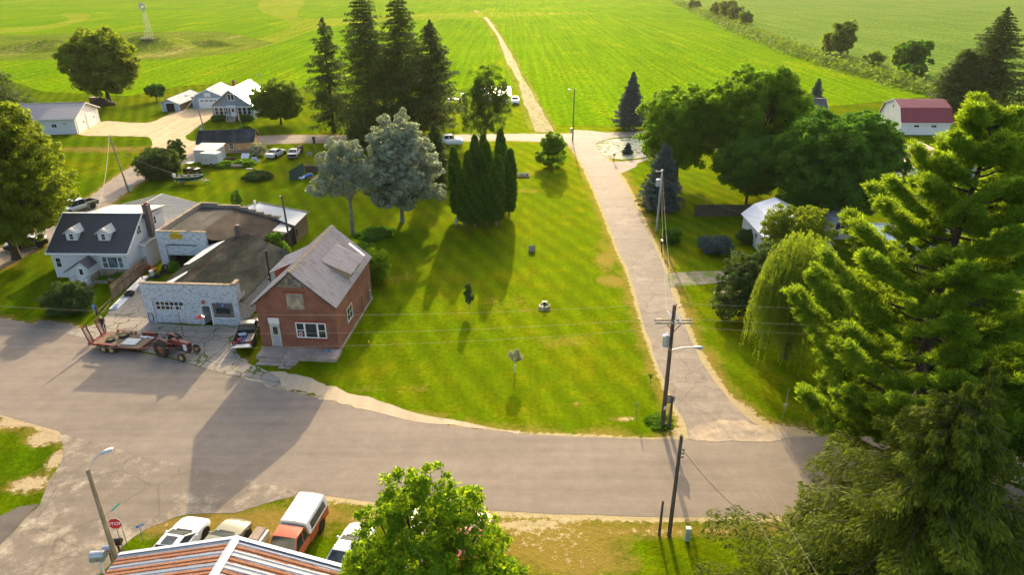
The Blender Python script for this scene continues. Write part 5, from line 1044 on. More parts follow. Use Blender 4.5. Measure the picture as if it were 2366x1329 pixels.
# near white pine (right), spruce (bottom right), and the tree filling the right edge
def pine(label, loc, h, r, seed, trunk_r=.5, crown0=.2, nbough=46, tufts=26, size=.24, leaf='pine', group=None, lean=(0, 0), needles=15):
    rs = random.Random(seed); t = thing('pine_tree', label, 'tree', loc, 0, group); b = MB(); PP = []; AX = []; TT = []; NN = []
    tp = lambda z: Vector((lean[0] * z / h + .25 * math.sin(z * .35), lean[1] * z / h + .2 * math.cos(z * .3), z))
    b.tube([tp(-.3)] + [tp(h * i / 9) for i in range(1, 9)] + [tp(h * .97)], [trunk_r * 1.25] + [trunk_r * (1 - i / 10) for i in range(1, 9)] + [.05], 10)
    for i in range(nbough):
        f = crown0 + (1 - crown0) * (i + .5) / nbough; z = h * f; a = i * 2.4 + rs.uniform(-.4, .4); g = (f - crown0) / (1 - crown0)
        ln = r * (1.0 - g ** 1.9 * .85) * (.5 + .5 * min(1, g * 3 + .3)) * rs.uniform(.62, 1.1); d = Vector((math.cos(a), math.sin(a), 0)); s0 = tp(z); up = rs.uniform(.02, .28) + g * .35
        def bp(s): return s0 + d * (ln * s) + Vector((0, 0, ln * (up * s + .10 * s * s - .12 * math.sin(s * 3))))
        b.tube([bp(q) for q in (0, .25, .5, .75, .97)], [trunk_r * .24 * (1.1 - g * .6), trunk_r * .18 * (1.1 - g * .6), trunk_r * .12, trunk_r * .07, .015], 6)
        n = int(tufts * max(.35, ln / r))
        for k in range(n):
            s = rs.uniform(.28, 1.0) ** .8; base = bp(s); sd_ = Vector((-d.y, d.x, 0)) * rs.choice((-1, 1)); w = (1.15 - s) * ln * .42 * rs.random() + .1
            c = base + sd_ * w + d * (w * .5) + Vector((0, 0, rs.uniform(-.05, .42)))
            if w > .7 and rs.random() < .3: b.tube([base, c], [.035, .01], 4)
            m = needles * 3; e = sph(m); e[:, 2] = np.abs(e[:, 2]) * .9 + .15; rc = rs.uniform(.18, .46)
            q = e * rng.uniform(.15, 1., (m, 1)) * np.array([rc * 1.25, rc * 1.25, rc]) + np.array(c)
            PP.append(q); AX.append(e + np.array([d.x, d.y, .3]) * .35); NN.append(sph(m) + np.array([0, 0, .6])); TT.append(np.full(m, rs.uniform(.05, .8)) + rng.uniform(-.1, .25, m))
    leaves('crown', np.concatenate(PP), np.concatenate(NN), size * .19, np.concatenate(TT), L[leaf], t, np.concatenate(AX), 5.5, .35)
    b.build('trunk', M['bark'], t, smooth=True); return t
pine('huge bright green white pine with open boughs, filling the right side', P(2045, 1135), 24.0, 8.4, 5, .55, .10, 104, 150, .27, needles=36)
pine('tall white pine standing at the right edge behind the huge one', (40, 52, 0), 20.5, 7.5, 9, .4, .12, 50, 50, .34, needles=22)
conifer('spruce_tree', 'big dark green spruce with hanging twigs in the bottom right corner', P(2060, 1440), HG(2060, 1440, 880), 10.6, 'spruce_near', .8, .16, 24, 9, 1500, .26, .95, .30, .08, None, 3, .42, 'bark', .95, elong=3.4, irregular=.26, fan=.15)
conifer('spruce_tree', 'narrow spruce top just right of the big corner spruce', (20.8, 25.6, 0), 15.6, 4.2, 'spruce_near', 1, .16, 26, 7, 620, .25, .9, .26, .08, None, 8, .42, 'bark', .7, elong=3.2, fan=.16)
conifer('spruce_tree', 'low spreading spruce boughs at the bottom edge, left of the corner spruce', P(1870, 1490), 6.3, 5.6, 'spruce_near', .5, .16, 16, 8, 800, .25, .9, .2, .06, None, 18, .42, 'bark', .6, elong=3.2, fan=.16)
broadleaf('dark_tree', 'dark leaved tree with bare twigs at the far right behind the pine', (31.5, 38, 0), lobes_round(11, 4.8, .6, 18, seed=4), 'olive', size=.2, rc=.7, per=60, r0=.3)
# willow
def willow(label, loc, h, r, strands=620):
    rs = random.Random(3); t = thing('willow_tree', label, 'tree', loc, 0); PP = []; AX = []; TT = []; NN = []; lob = [(0, 0, h * .74, r * .62, r * .6, h * .24), (-r * .42, -r * .2, h * .58, r * .45, r * .5, h * .2), (r * .4, .3, h * .62, r * .45, r * .5, h * .22), (.2, -r * .45, h * .55, r * .5, r * .45, h * .2), (-.1, r * .45, h * .62, r * .5, r * .45, h * .2)]
    for i in range(strands):
        l = rs.choice(lob); d = sph(1)[0]; d[2] = abs(d[2]) * .9 - .1; p = np.array(l[:3]) + d * np.array(l[3:]) * rs.uniform(.7, 1.03); ln = min(p[2] - .35, rs.uniform(1.6, h * .52)); n = int(ln / .075); s = np.linspace(0, 1, n)
        out = np.array([d[0], d[1], 0]); out /= np.linalg.norm(out) + 1e-6; q = p[None] + out[None] * (np.sin(s * 1.5) * .45)[:, None]; q[:, 2] -= ln * s ** 1.15; q += rng.normal(0, .05, q.shape)
        PP.append(q); AX.append(np.tile([out[0] * .1, out[1] * .1, -1.], (n, 1))); NN.append(np.tile(out, (n, 1)) + rng.normal(0, .4, (n, 3))); TT.append(np.full(n, rs.uniform(0, .75)) + rng.uniform(0, .2, n))
    leaves('crown', np.concatenate(PP), np.concatenate(NN), .075, np.concatenate(TT), L['willow'], t, np.concatenate(AX), 3.2, .4); limbs(None, .45, lob, M['bark'], t); return t
willow('weeping willow with yellow green curtains, left of the big pine', (24.0, 52.8, 0), 12.6, 4.3, 1800)
# near maple in front of the parked cars
def mp(loc): return [(0, 0, 6.6, 1.9, 1.9, 1.5), (-1.0, .6, 8.6, 1.1, 1.1, .9), (.6, .4, 9.2, 1.0, 1.0, .9), (2.0, .2, 8.1, 1.0, 1.0, .9), (-2.3, 0, 7.2, 1.2, 1.2, .9), (2.7, -.3, 6.7, 1.1, 1.1, .9), (-3.0, -.8, 5.6, 1.3, 1.2, .9), (3.3, -.9, 5.3, 1.3, 1.2, .8), (0, -1.6, 6.2, 1.8, 1.4, 1.0), (-1.2, 1.8, 6.2, 1.4, 1.2, 1.), (1.4, 1.8, 6.4, 1.4, 1.2, 1.0), (-1.6, -1.5, 4.6, 1.8, 1.6, .9), (1.9, -1.8, 4.4, 1.8, 1.5, .9), (4.2, -.6, 4.3, .9, .9, .6), (-3.6, .5, 4.3, 1.0, 1.0, .7), (0, 1.2, 4.6, 1.6, 1.5, .9), (3.3, 1.0, 4.6, 1.2, 1.0, .7)]
broadleaf('maple_tree', 'bright green young tree standing over the parked cars at the bottom', (-4.2, 25.2, 0), [(a * .93, b_ * .93, c_, d_ * .86, e_ * .86, f_ * .8) for a, b_, c_, d_, e_, f_ in mp(0)], 'yellow', size=.10, rc=.36, per=52, r0=.2, dens=.95, elong=2.4, h0=1.6, inner=.12)
# large trees
broadleaf('shade_tree', 'big spreading tree shading the driveway left of the white cottage', (-58.3, 75.5, 0), lobes_round(18.6, 8.3, 1.8, 40, seed=11, top=.62, lr=(.22, .36)), 'linden', size=.2, rc=.66, per=56, r0=.5, h0=2.6, dens=.9)
broadleaf('linden_tree', 'tall rounded olive green tree in front of the windmill field', (-102, 179, 0), lobes_round(17.3, 8.2, 3.0, 22, seed=5, top=.8), 'linden', size=.42, rc=1.1, per=55, r0=.6, h0=3.5)
broadleaf('lawn_tree', 'round dark tree on the lawn right of the grey house', P(650, 287), lobes_round(8.8, 5.4, 1.5, 16, seed=6), 'olive', size=.3, rc=.75, per=50, r0=.28, h0=1.8)
broadleaf('small_tree', 'small round tree left of the small blue shed', P(363, 233), lobes_round(4.2, 2.2, 1.2, 9, seed=2), 'round', size=.28, rc=.5, per=40, r0=.15)
broadleaf('birch_tree', 'airy birch with drooping twigs between the spruces and the far street', P(1122, 332), [(x * 1.0, y, z, q, q, q * 1.5) for x, y, z, q in ((0, 0, 10.6, 1.4), (-1.8, 0, 9.4, 1.5), (1.6, .3, 10.8, 1.3), (-2.6, .2, 7.0, 1.6), (2.6, 0, 8.6, 1.6), (0, -.5, 7.8, 2.1), (3.4, 0, 6.0, 1.4), (-3.3, 0, 4.6, 1.5), (.3, .6, 5.0, 2.0), (2.2, .2, 4.2, 1.6), (-1.4, .2, 3.4, 1.5), (3.6, .5, 8.2, .9))], 'birch', 'grey_bark', .2, .19, 62, .75, 1.1).scale = (1, 1, 1.14)
broadleaf('silver_poplar', 'silver leaved poplar with bare lower trunk, nearest the brick shop', P(815, 540), [(0, 0, 9.3, 2.2, 2.0, 2.0), (-1.8, .3, 8.4, 1.8, 1.7, 1.4), (1.5, 0, 8.2, 1.8, 1.7, 1.3), (-3.0, -.5, 6.3, 1.7, 1.5, 1.0), (-.6, -1.2, 7.2, 2.3, 1.8, 1.5), (.5, .8, 10.6, 1.3, 1.3, 1.1), (-1.2, .6, 10.9, 1.0, 1.0, .9), (2.6, .4, 6.9, 1.3, 1.2, .9), (-2.4, 0, 9.6, 1.1, 1.1, .9), (-.8, -.6, 11.8, .7, .7, .9)], 'silver', 'grey_bark', .24, .16, 64, .5, 1.0, h0=5.0, lean=(.1, 0))
broadleaf('silver_poplar', 'larger silver leaved poplar beside the dark arborvitae clump', P(930, 512), lobes_round(13.2, 5.3, 1.8, 34, seed=14, top=.55, lr=(.18, .34)) + [(-1.4, 0, 13.4, .6, .6, 1.0), (.6, 0, 14.0, .6, .6, 1.0), (-3.0, 0, 11.6, .7, .7, 1.0), (2.2, 0, 12.6, .6, .6, .9), (4.8, 0, 7.2, .9, .9, .8), (5.0, 0, 4.2, 1.0, 1.0, .9)], 'silver', 'grey_bark', .3, .19, 52, .5, 1.0, h0=2.4)
broadleaf('shade_tree', 'broad twin crowned shade tree with stout trunk beyond the board fence', (37.0, 106.5, 0), lobes_round(17.8, 8.3, 3.9, 34, seed=21, top=.8, lr=(.2, .36)), 'maple', size=.27, rc=.85, per=66, r0=.5, h0=4.2)
broadleaf('shade_tree', 'broad leafy tree at the left of the driveway, beside the blue spruce', (26.0, 107, 0), lobes_round(15.2, 6.8, 2.8, 26, seed=22, top=.75, lr=(.2, .38)), 'maple', size=.27, rc=.85, per=62, r0=.35, h0=3)
broadleaf('round_maple', 'very dense dark round maple in front of the gambrel barn', (42.5, 89, 0), lobes_round(14.6, 8.4, 1.2, 34, seed=23, top=.9, lr=(.26, .38)), 'round', size=.24, rc=.8, per=70, r0=.5)
broadleaf('dark_maple', 'dark low tree between the board fence and the round maple', (33.8, 96, 0), lobes_round(9.6, 4.6, 2.0, 16, seed=24), 'round', size=.25, rc=.7, per=50, r0=.2, h0=2.6)
broadleaf('small_tree', 'pyramid shaped young leafy tree on the left verge of the side street', P(1275, 386), [(0, 0, 1.7, 2.1, 2.0, 1.5), (0, 0, 3.6, 1.7, 1.6, 1.5), (.1, 0, 5.2, 1.1, 1.1, 1.1), (.9, 0, 4.4, .9, .9, .9), (-1.8, 0, 1.7, 1.1, 1, .8), (1.2, .3, 3.6, 1.1, 1, .9), (-.8, .2, 3.9, 1.0, 1, .9)], 'maple', r0=.14, size=.19, rc=.5, per=48)
# spruces by the far street
for i, (px, py, h, r, lb, gp, nb) in enumerate([(772, 306, 22.6, 5.4, 'leftmost tall spruce of the row, thin and open with gaps', .3, 6), (862, 318, 28.3, 7.4, 'tallest and widest dark spruce of the row by the far street', .06, 8), (938, 315, 27.6, 7.2, 'tall spruce second from the right in the row, cut by the top edge', .06, 8), (1004, 306, 22.2, 6.2, 'shorter spruce at the right end of the spruce row', .12, 7)]):
    conifer('spruce_tree', lb, P(px, py), h, r * 1.12, 'spruce', 2.0, .44, 40, nb, 150, .22, .62, .38, gp + .08, 'spruce row by the far street', 30 + i, .34, 'bark', .75, elong=3.0, irregular=.26)
conifer('blue_spruce', 'blue spruce with dense cone shape beside the crop field', P(1455, 297), 11.8, 3.9, 'blue', .9, .34, 34, 9, 110, .18, .85, .18, 0, 'blue spruces', 41, .3, hang=.2)
conifer('blue_spruce', 'bluish spruce behind the steel grey utility pole', P(1525, 482), 9.4, 3.4, 'blue', .5, .26, 30, 9, 150, .2, .75, .18, 0, 'blue spruces', 42, .3, hang=.22)
conifer('blue_spruce', 'tiny blue spruce in the pale rubble yard', P(1450, 356), 2.1, 1.0, 'blue', .1, .2, 14, 8, 60, .15, .8, .06, 0, 'blue spruces', 43, hang=.1)
conifer('blue_spruce', 'small blue spruce peeping above the shade trees', P(1880, 255), 7.5, 2.6, 'blue', .5, .32, 22, 8, 80, .15, .8, .12, 0, 'blue spruces', 44, hang=.2)
conifer('spruce_tree', 'small green spruce right of the blue spruce', P(1512, 268), 5.5, 2.2, 'spruce', .5, .32, 20, 8, 70, .15, .8, .12, 0, None, 45, hang=.2)
conifer('norway_spruce', 'large dark spruce with layered tiers behind the gambrel barn', P(2262, 262), 23.5, 11.0, 'spruce', 1.0, .55, 34, 9, 150, .22, .8, .45, .05, None, 46, .36, 'bark', .5, irregular=.3)
conifer('norway_spruce', 'dark low conifer joined to the left of the layered spruce', P(2200, 262), 14.5, 8.0, 'spruce', .5, .55, 26, 9, 130, .18, .6, .3, 0, None, 47, .3, 'bark', .4)
conifer('norway_spruce', 'dark drooping conifer at the left edge behind the machine shed', (-124, 165, 0), 15.5, 11.5, 'spruce', .8, .5, 30, 9, 150, .3, .7, .4, .05, None, 48, .25, 'bark', .7)
conifer('spruce_tree', 'dark broken conifer below the spruce row near the silver poplars', P(835, 345), 6, 4, 'spruce', .2, .4, 18, 8, 80, .1, .6, .2, 0, None, 49, hang=.2)
conifer('spruce_tree', 'brownish old conifer between the silver poplar and the arborvitae clump', P(1010, 440), 10.5, 3.0, 'spruce', .4, .35, 26, 8, 90, .2, .7, .2, 0, None, 50, hang=.3)
# arborvitae clump
def arb():
    t = thing('arborvitae', 'x', 'tree', (0, 0, 0)); h = 10.0; n = 15000; z = rng.uniform(.06, 1, n) ** .9; w = .88 * np.clip((z + .02) / .22, .25, 1) ** .5 * np.where(z > .60, np.clip((1.01 - z) / .41, 0, 1) ** .42, 1)
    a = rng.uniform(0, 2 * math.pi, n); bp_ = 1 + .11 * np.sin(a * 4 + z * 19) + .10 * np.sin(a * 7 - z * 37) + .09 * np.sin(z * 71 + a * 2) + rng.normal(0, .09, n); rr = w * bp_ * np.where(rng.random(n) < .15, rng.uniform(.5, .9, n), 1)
    p = np.stack([np.cos(a) * rr, np.sin(a) * rr, z * h + .15], -1); nn = np.stack([np.cos(a), np.sin(a), np.full(n, .25)], -1)
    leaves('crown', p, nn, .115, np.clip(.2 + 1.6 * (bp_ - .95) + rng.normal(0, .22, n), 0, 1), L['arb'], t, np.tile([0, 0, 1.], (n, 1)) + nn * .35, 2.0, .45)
    b = MB(); b.tube([(0, 0, -.1), (.05, 0, 1.2), (0, 0, 5), (0, 0, 9.5)], [.17, .12, .07, .01], 7); b.build('trunk', M['grey_bark'], t); return t
ar0 = arb()
for i, (px, py, h) in enumerate([(1058, 506, .97), (1083, 500, .90), (1101, 484, 1.05), (1126, 520, .70), (1133, 492, .99), (1158, 492, .95), (1147, 522, .95), (1176, 500, .93), (1072, 522, .76), (1116, 474, 1.0), (1160, 474, 1.08), (1098, 524, .62)]):
    wher = ['at the left end', 'second from left', 'tall, behind the left ones', 'short, in the middle front', 'in the middle', 'right of the middle', 'broad, front right', 'at the right end', 'short, at the left front', 'at the back middle', 'tallest, at the back right', 'shortest, at the front centre'][i]
    lb = 'columnar dark arborvitae of the clump on the lawn, ' + wher
    o = ar0 if i == 0 else dup(ar0); o.location = P(px, py); o.rotation_euler = (R(random.uniform(-2, 2)), R(random.uniform(-2, 2)), i * 1.1); o.scale = (random.uniform(.82, 1.12), random.uniform(.8, 1.05), h); o['label'] = lb; o['group'] = 'arborvitae clump on the lawn'
# hedgerow between the fields
hp = [P(*q) for q in ((1560, 4), (1620, 32), (1700, 70), (1800, 110), (1900, 146), (1990, 172), (2060, 192), (2140, 218))]
pos = []
for a, b_ in zip(hp[:-1], hp[1:]):
    n = int((b_ - a).length * 26)
    for k in range(n): f = random.random(); q = a.lerp(b_, f); pos.append((q.x + random.gauss(2, 3.2), q.y + random.gauss(0, 1.5), abs(random.gauss(.6, .7)) * (1.2 + math.sin(f * 40))))
pos = np.array(pos); lv = leaves('hedgerow', pos, np.tile([0, 0, 1.], (len(pos), 1)), .9, rng.uniform(0, 1, len(pos)), L['corn'], None, elong=1.3); tag(lv, 'strip of rough bushes and tall grass between the two crop fields', 'hedgerow', kind='stuff')
hw0 = [(1605, 22, 7, 5, 'olive', 'small dark bush in the hedgerow near the top edge'), (1660, 40, 11, 6, 'linden', 'leftmost yellow green tree of the hedgerow clump'), (1680, 44, 12, 6.5, 'linden', 'tallest yellow green tree of the hedgerow clump'), (1700, 48, 9, 5.5, 'olive', 'dark tree at the right of the hedgerow clump'), (1722, 54, 7, 3.6, 'olive', 'small dark tree right of the hedgerow clump'),
       (1915, 122, 7.5, 4.2, 'linden', 'yellow green bush beside the tall hedgerow tree'), (1942, 128, 13.2, 4.6, 'olive', 'upright tree standing alone in the middle of the hedgerow'), (2078, 165, 8.5, 3.5, 'olive', 'slim tree beside the rounded hedgerow tree'), (2102, 170, 10.5, 5, 'round', 'rounded dark tree near the right end of the hedgerow'), (2018, 150, 4, 3, 'olive', 'low bush between the two hedgerow trees'), (2108, 178, 3.5, 3.2, 'round', 'low dark bush below the rounded hedgerow tree')]
for px, py, h, r, lf, lb in hw0: broadleaf('hedgerow_tree', lb, P(px, py), lobes_round(h, r, .3, 9, seed=px), lf, size=.7, rc=1.2, per=34, r0=.25, group='trees of the hedgerow')
# smaller planting
shrub('big light green shrub beside the fork of the left street', P(372, 410), 3.1, 4.6, 'shrub', .22, 52, n=18, rc=.6)
broadleaf('small_tree', 'slim dark tree right behind the big light green shrub', P(415, 388), lobes_round(4.9, 1.3, 1.1, 10, seed=3, lr=(.4, .6)), 'shrub', r0=.12, size=.2, rc=.4, per=38)
shrub('bright green bush against the back right corner of the brick shop', P(868, 655), 1.5, 3.9, 'yellow', .13, 60, n=12, rc=.42); shrub('rough bush behind the brick shop', P(850, 622), 1.3, 3.2, 'weed', .13, 50, n=9, rc=.4)
shrub('low weedy mound around a pale stone in the back yard', P(596, 412), 2.3, 1.1, 'shrub', .16, 40, n=12, rc=.4); shrub('low patch of ivy like leaves behind the brick shop lawn', P(868, 542), 2.3, .6, 'round', .16, 36, n=10, rc=.35, cat='plant')
shrub('round shrub right of the black mailbox', P(1550, 560), 1.2, 1.9, 'round', .15, 44, n=8, rc=.4); shrub('grey green shrub with a brown frame on the lawn by the outbuilding', P(1652, 582), 1.9, 2.0, 'blue', .15, 46, n=10, rc=.4); shrub('pale pink flowering shrub at the corner of the white outbuilding', P(1728, 560), 1.2, 1.7, 'shrub', .15, 40, n=8, rc=.35)
broadleaf('apple_tree', 'dark leafy tree left of the willow with pruned branches at its foot', (23.6, 62.5, 0), [(0, 0, 3.0, 2.8, 2.6, 1.6), (-1.5, -1, 2.2, 1.9, 1.7, 1.2), (1.6, .5, 4.0, 2.0, 1.8, 1.2), (2.4, 1.8, 5.0, 1.6, 1.5, 1.0), (-.6, 1.0, 4.2, 1.7, 1.5, 1.1), (-2.6, -2.2, 1.3, 1.6, 1.5, .8), (.2, -2.4, 1.7, 1.8, 1.6, 1.0)], 'shrub', r0=.22, size=.16, rc=.5, per=56)
broadleaf('leafy_tree', 'light green leafy tree in front of the pale outbuilding roof', (31.2, 71.5, 0), lobes_round(7.6, 3.9, 1.0, 18, seed=33, lr=(.22, .4)), 'linden', r0=.15, size=.16, rc=.45, per=44)
broadleaf('sapling', 'thin young tree in the arborvitae shadow', P(1084, 718), [(0, 0, 1.75, .36, .36, .5), (0, 0, 2.4, .28, .28, .45), (.05, 0, 1.2, .28, .28, .3)], 'shrub', 'grey_bark', .03, .10, 36, .2, 1.2, h0=.8, cat='sapling')
broadleaf('sapling', 'young tree with pale blossom and white trunk wrap on the lawn', P(1190, 863), [(0, 0, 1.65, .42, .42, .36), (-.38, 0, 1.85, .22, .22, .18), (.42, 0, 1.62, .22, .22, .18), (.05, 0, 2.1, .2, .2, .2)], 'flower', 'grey_bark', .025, .07, 34, .16, 1.1, h0=1.2, cat='sapling', inner=.1)
b = MB(); b.cyl((0, 0, .15), (0, 0, .85), .055); o = b.build('trunk_wrap', M['trim_white'], bpy.data.objects['sapling.001'])
broadleaf('sapling', 'tiny bare sapling left of the tall crossarm pole', P(1502, 886), [(0, 0, .7, .14, .14, .14)], 'shrub', 'dark_wood', .02, .06, 16, .1, 1, h0=.6, cat='sapling')
shrub('clump of lush weeds around the foot of the crossarm pole', P(1522, 975), 1.1, .22, 'weed', .08, 30, 'weed_clump', n=12, rc=.2, cat='plant'); shrub('tall flowering weeds at the right end of the tan shed', P(598, 358), 1.3, 2.3, 'flower', .2, 26, 'weed_clump', n=8, rc=.4, cat='plant'); shrub('weeds among the junk beside the cargo trailer', P(520, 384), 1.7, .9, 'weed', .18, 34, 'weed_clump', n=9, rc=.35, cat='plant'); shrub('weeds growing through scrap metal right of the tan shed', P(568, 380), 1.8, .8, 'weed', .18, 30, 'weed_clump', n=9, rc=.35, cat='plant')
t = thing('brush_pile', 'heap of pruned pale branches on the grass beside the gravel drive', 'branches', P(1690, 690)); b = MB()
for i in range(26): a = random.uniform(-.5, .6); L_ = random.uniform(.8, 2.4); x = random.uniform(-1.2, .9); y = random.uniform(-.4, .6); b.tube([(x, y, random.uniform(.05, .4)), (x + math.cos(a) * L_ * .5, y + math.sin(a) * L_ * .5, random.uniform(.2, .6)), (x + math.cos(a) * L_, y + math.sin(a) * L_, random.uniform(.05, .5))], .025, 4)
b.build('branch', M['grey_bark'], t); p, n, ti = clumps([(-1.2, .4, .3, .5, .5, .25), (-.6, .7, .3, .4, .3, .2), (-1, -.5, .2, .4, .3, .2)], 1, .2, 20); leaves('dry_leaves', p, n, .11, ti, L['flower'], t)
t = thing('log', 'bare log lying at the edge of the pruned branches', 'log', P(1672, 694)); b = MB(); b.cyl((0, 0, .12), (2.6, -.1, .12), .11, .09); b.build('wood', M['pole_pale'], t)

# ------------------------------------------------------------------ poles, wires, signs
def pole(name, label, loc, h, r=.15, m='pole_wood', group=None, lean=(0, 0), cat='utility pole'):
    t = thing(name, label, cat, loc, 0, group); b = MB(); b.cyl((0, 0, -.2), (lean[0], lean[1], h), r, r * .72, 12); b.build('pole', M[m], t, smooth=True); return t
def lamp(t, z, dirx, diry, ln, rise=.5):
    b = MB(); b.tube([(0, 0, z), (dirx * ln * .45, diry * ln * .45, z + rise * .8), (dirx * ln * .85, diry * ln * .85, z + rise), (dirx * ln, diry * ln, z + rise)], .035, 6); b.build('arm', M['galv'], t)
    c = Vector((dirx, diry, 0)); b = MB(); q = Matrix.Translation((dirx * (ln + .2), diry * (ln + .2), z + rise)) @ Matrix.Rotation(math.atan2(diry, dirx), 4, 'Z'); b.ball((0, 0, 0), (.36, .16, .11)); b.v = [tuple(q @ Vector(v)) for v in b.v]; hd = b.build('lamp_head', M['galv'], t, smooth=True)
    b = MB(); b.ball((0, 0, 0), (.2, .14, .13)); q = q @ Matrix.Translation((.1, 0, -.07)); b.v = [tuple(q @ Vector(v)) for v in b.v]; b.build('lens', M['headlight'], hd, smooth=True)
PA = P(1530, 987); T = pole('utility_pole', 'tall crossarm utility pole with transformer and street lamp at the road corner', PA, 10.1, .17, lean=(-.05, .05)); PT = T
b = MB(); b.box(-1.3, 1.3, -.19, -.09, 8.75, 8.87); b.box(-1.3, 1.3, .17, .27, 8.78, 8.9); b.build('crossarm', M['crossarm'], T); b = MB(); b.cyl((-.45, -.2, 8.72), (0, -.16, 8.1), .03, n=6); b.cyl((.45, -.2, 8.72), (0, -.16, 8.1), .03, n=6); b.build('brace', M['dark_wood'], T)
b = MB(); b.cyl((.12, -.35, 8.9), (-.3, 1.0, 9.15), .06, n=8); b.cyl((.45, -.3, 8.9), (.2, .9, 9.3), .06, n=8); b.build('crossarm', M['trim_white'], T)
b = MB()
for x, z in ((-1.15, 8.9), (1.2, 8.92), (-.95, 8.9), (1.0, 8.92), (.05, 10.12), (.3, 9.9)): b.cyl((x, 0, z), (x, 0, z + .16), .045, .03, 8)
b.build('insulator', M['galv'], T); b = MB(); b.cyl((-.42, -.1, 6.95), (-.42, -.1, 7.75), .23, n=16); b.lathe([(.23, 7.75), (.25, 7.78), (.1, 7.86)], Matrix.Translation((-.42, -.1, 0))); b.cyl((-.42, -.1, 7.8), (-.42, -.1, 8.05), .035); b.build('transformer', M['car_blue'], T, smooth=True)
lamp(T, 6.55, .995, -.1, 1.7, .35); b = MB(); b.box(-.08, .1, -.2, -.16, 1.65, 1.95); b.build('tag_plate', M['trim_white'], T)
PB = P(1546, 1238); T = pole('utility_pole', 'plain utility pole on the near verge beside the pale utility box', PB, 7.35, .13); b = MB()
for z in (5.9, 6.15, 6.4): b.cyl((.12, -.05, z), (.24, -.05, z), .05, n=8)
b.cyl((.05, .1, 0), (.05, .1, 5.8), .03, n=6); b.build('wire_rack', M['dark_metal'], T)
pole('stub_post', 'short wooden stub post left of the near utility pole', P(1523, 1237), 2.6, .09, cat='post'); pole('stub_post', 'short wooden post leaning beside the crossarm pole', P(1546, 988), 2.75, .12, cat='post')
t = thing('utility_box', 'pale green utility pedestal right of the near utility pole', 'utility box', P(1587, 1250)); b = MB(); b.box(-.14, .14, -.12, .12, 0, .95); b.build('cabinet', M['pale_green_box'], t, bevel=.02); b = MB(); b.box(-.16, .16, -.14, .14, .952, 1.0); b.build('lid', M['pale_green_box'], t)
PL = P(275, 1312); T = pole('street_lamp_pole', 'pale wooden pole with street lamp beside the STOP sign', PL, 7.0, .155, 'pole_pale'); lamp(T, 6.75, .6, .8, .9, .75)
PK = P(1517, 533); HK = HG(1517, 533, 392); T = pole('utility_pole', 'pale grey utility pole with transformer in front of the bluish spruce', PK, HK, .15, 'galv'); b = MB(); b.cyl((-.42, -.1, HK - 2.1), (-.42, -.1, HK - 1.2), .26, n=14); b.build('transformer', M['car_blue'], T, smooth=True); b = MB(); b.cyl((-.7, 0, HK - .25), (.1, 0, HK - .15), .04); b.ball((-.72, 0, HK - .2), .12); b.build('bracket', M['galv'], T)
PN = P(297, 441); HN = HG(297, 441, 312); T = pole('utility_pole', 'leaning wooden utility pole at the left street behind the white cottage', PN, HN, .14, 'pole_pale', lean=(-.9, 0)); b = MB(); b.box(.2, .5, -.15, .15, 0, 1.0); b.build('meter_box', M['pale_green_box'], T)
PF = P(1323, 326); HF = HG(1323, 326, 205); T = pole('utility_pole', 'far pole with small lamp at the street junction by the crop field', PF, HF, .14); lamp(T, HF - .3, -1, 0, .8, .2); b = MB(); b.box(-.5, -.2, -.1, .1, 1.6, 2.6); b.build('meter_box', M['galv'], T)
PG = P(672, 573); HGG = HG(672, 573, 452); T = pole('utility_pole', 'dark wooden pole standing beside the plank lean-to', PG, HGG, .14, lean=(-.2, 0)); b = MB(); b.cyl((-.4, 0, HGG - .1), (-.1, 0, HGG - .1), .03); b.ball((-.42, 0, HGG - .1), .1); b.build('bracket', M['galv'], T)
PQ = P(474, 306); HQ = HG(474, 306, 224); T = pole('yard_light_pole', 'pole with curved yard light in front of the grey house', PQ, HQ, .13, 'pole_pale', lean=(-.8, 0)); 
b = MB(); b.tube([(-.8, 0, HQ - .1), (-1.3, 0, HQ + .3), (-2.3, -.1, HQ + .35)], .05, 6); b.ball((-2.5, -.1, HQ + .3), (.4, .2, .14)); b.build('yard_light', M['galv'], T)
t = thing('utility_box', 'small pale utility pedestal beside the yard light pole', 'utility box', P(466, 306)); b = MB(); b.box(-.2, .2, -.15, .15, 0, 1.0); b.build('cabinet', M['pale_green_box'], t, bevel=.02); b = MB(); b.box(-.12, .12, -.1, .1, 1.0, 1.35); b.build('meter', M['blue_plastic'], t)
t = thing('utility_box', 'small white pedestal at the left foot of the arborvitae clump', 'utility box', P(1054, 519)); b = MB(); b.box(-.14, .14, -.12, .12, 0, 1.0); b.build('cabinet', M['pale_green_box'], t, bevel=.02)
def wire(label, a, b_, sag, r=.006, m='bright_wire', n=24):
    a = Vector(a); b_ = Vector(b_); pp = [a.lerp(b_, i / n) - Vector((0, 0, 4 * sag * (i / n) * (1 - i / n))) for i in range(n + 1)]; q = MB(); q.tube(pp, r, 4)
    return tag(q.build('power_line', M[m]), label, 'wire', 'overhead wires')
W0 = Vector((-62, 44.5, 0)); top = PA + Vector((0, 0, 10.25))
wire('topmost overhead wire running left from the crossarm pole', top, W0 + Vector((0, 4, 9.3)), 1.8); wire('middle overhead wire running left from the crossarm pole', PA + Vector((-1.15, 0, 9.05)), W0 + Vector((0, 1.5, 8.6)), 1.8); wire('lowest overhead wire running left from the crossarm pole', PA + Vector((-.95, -.2, 8.4)), W0 + Vector((0, -.6, 8.0)), 1.8)
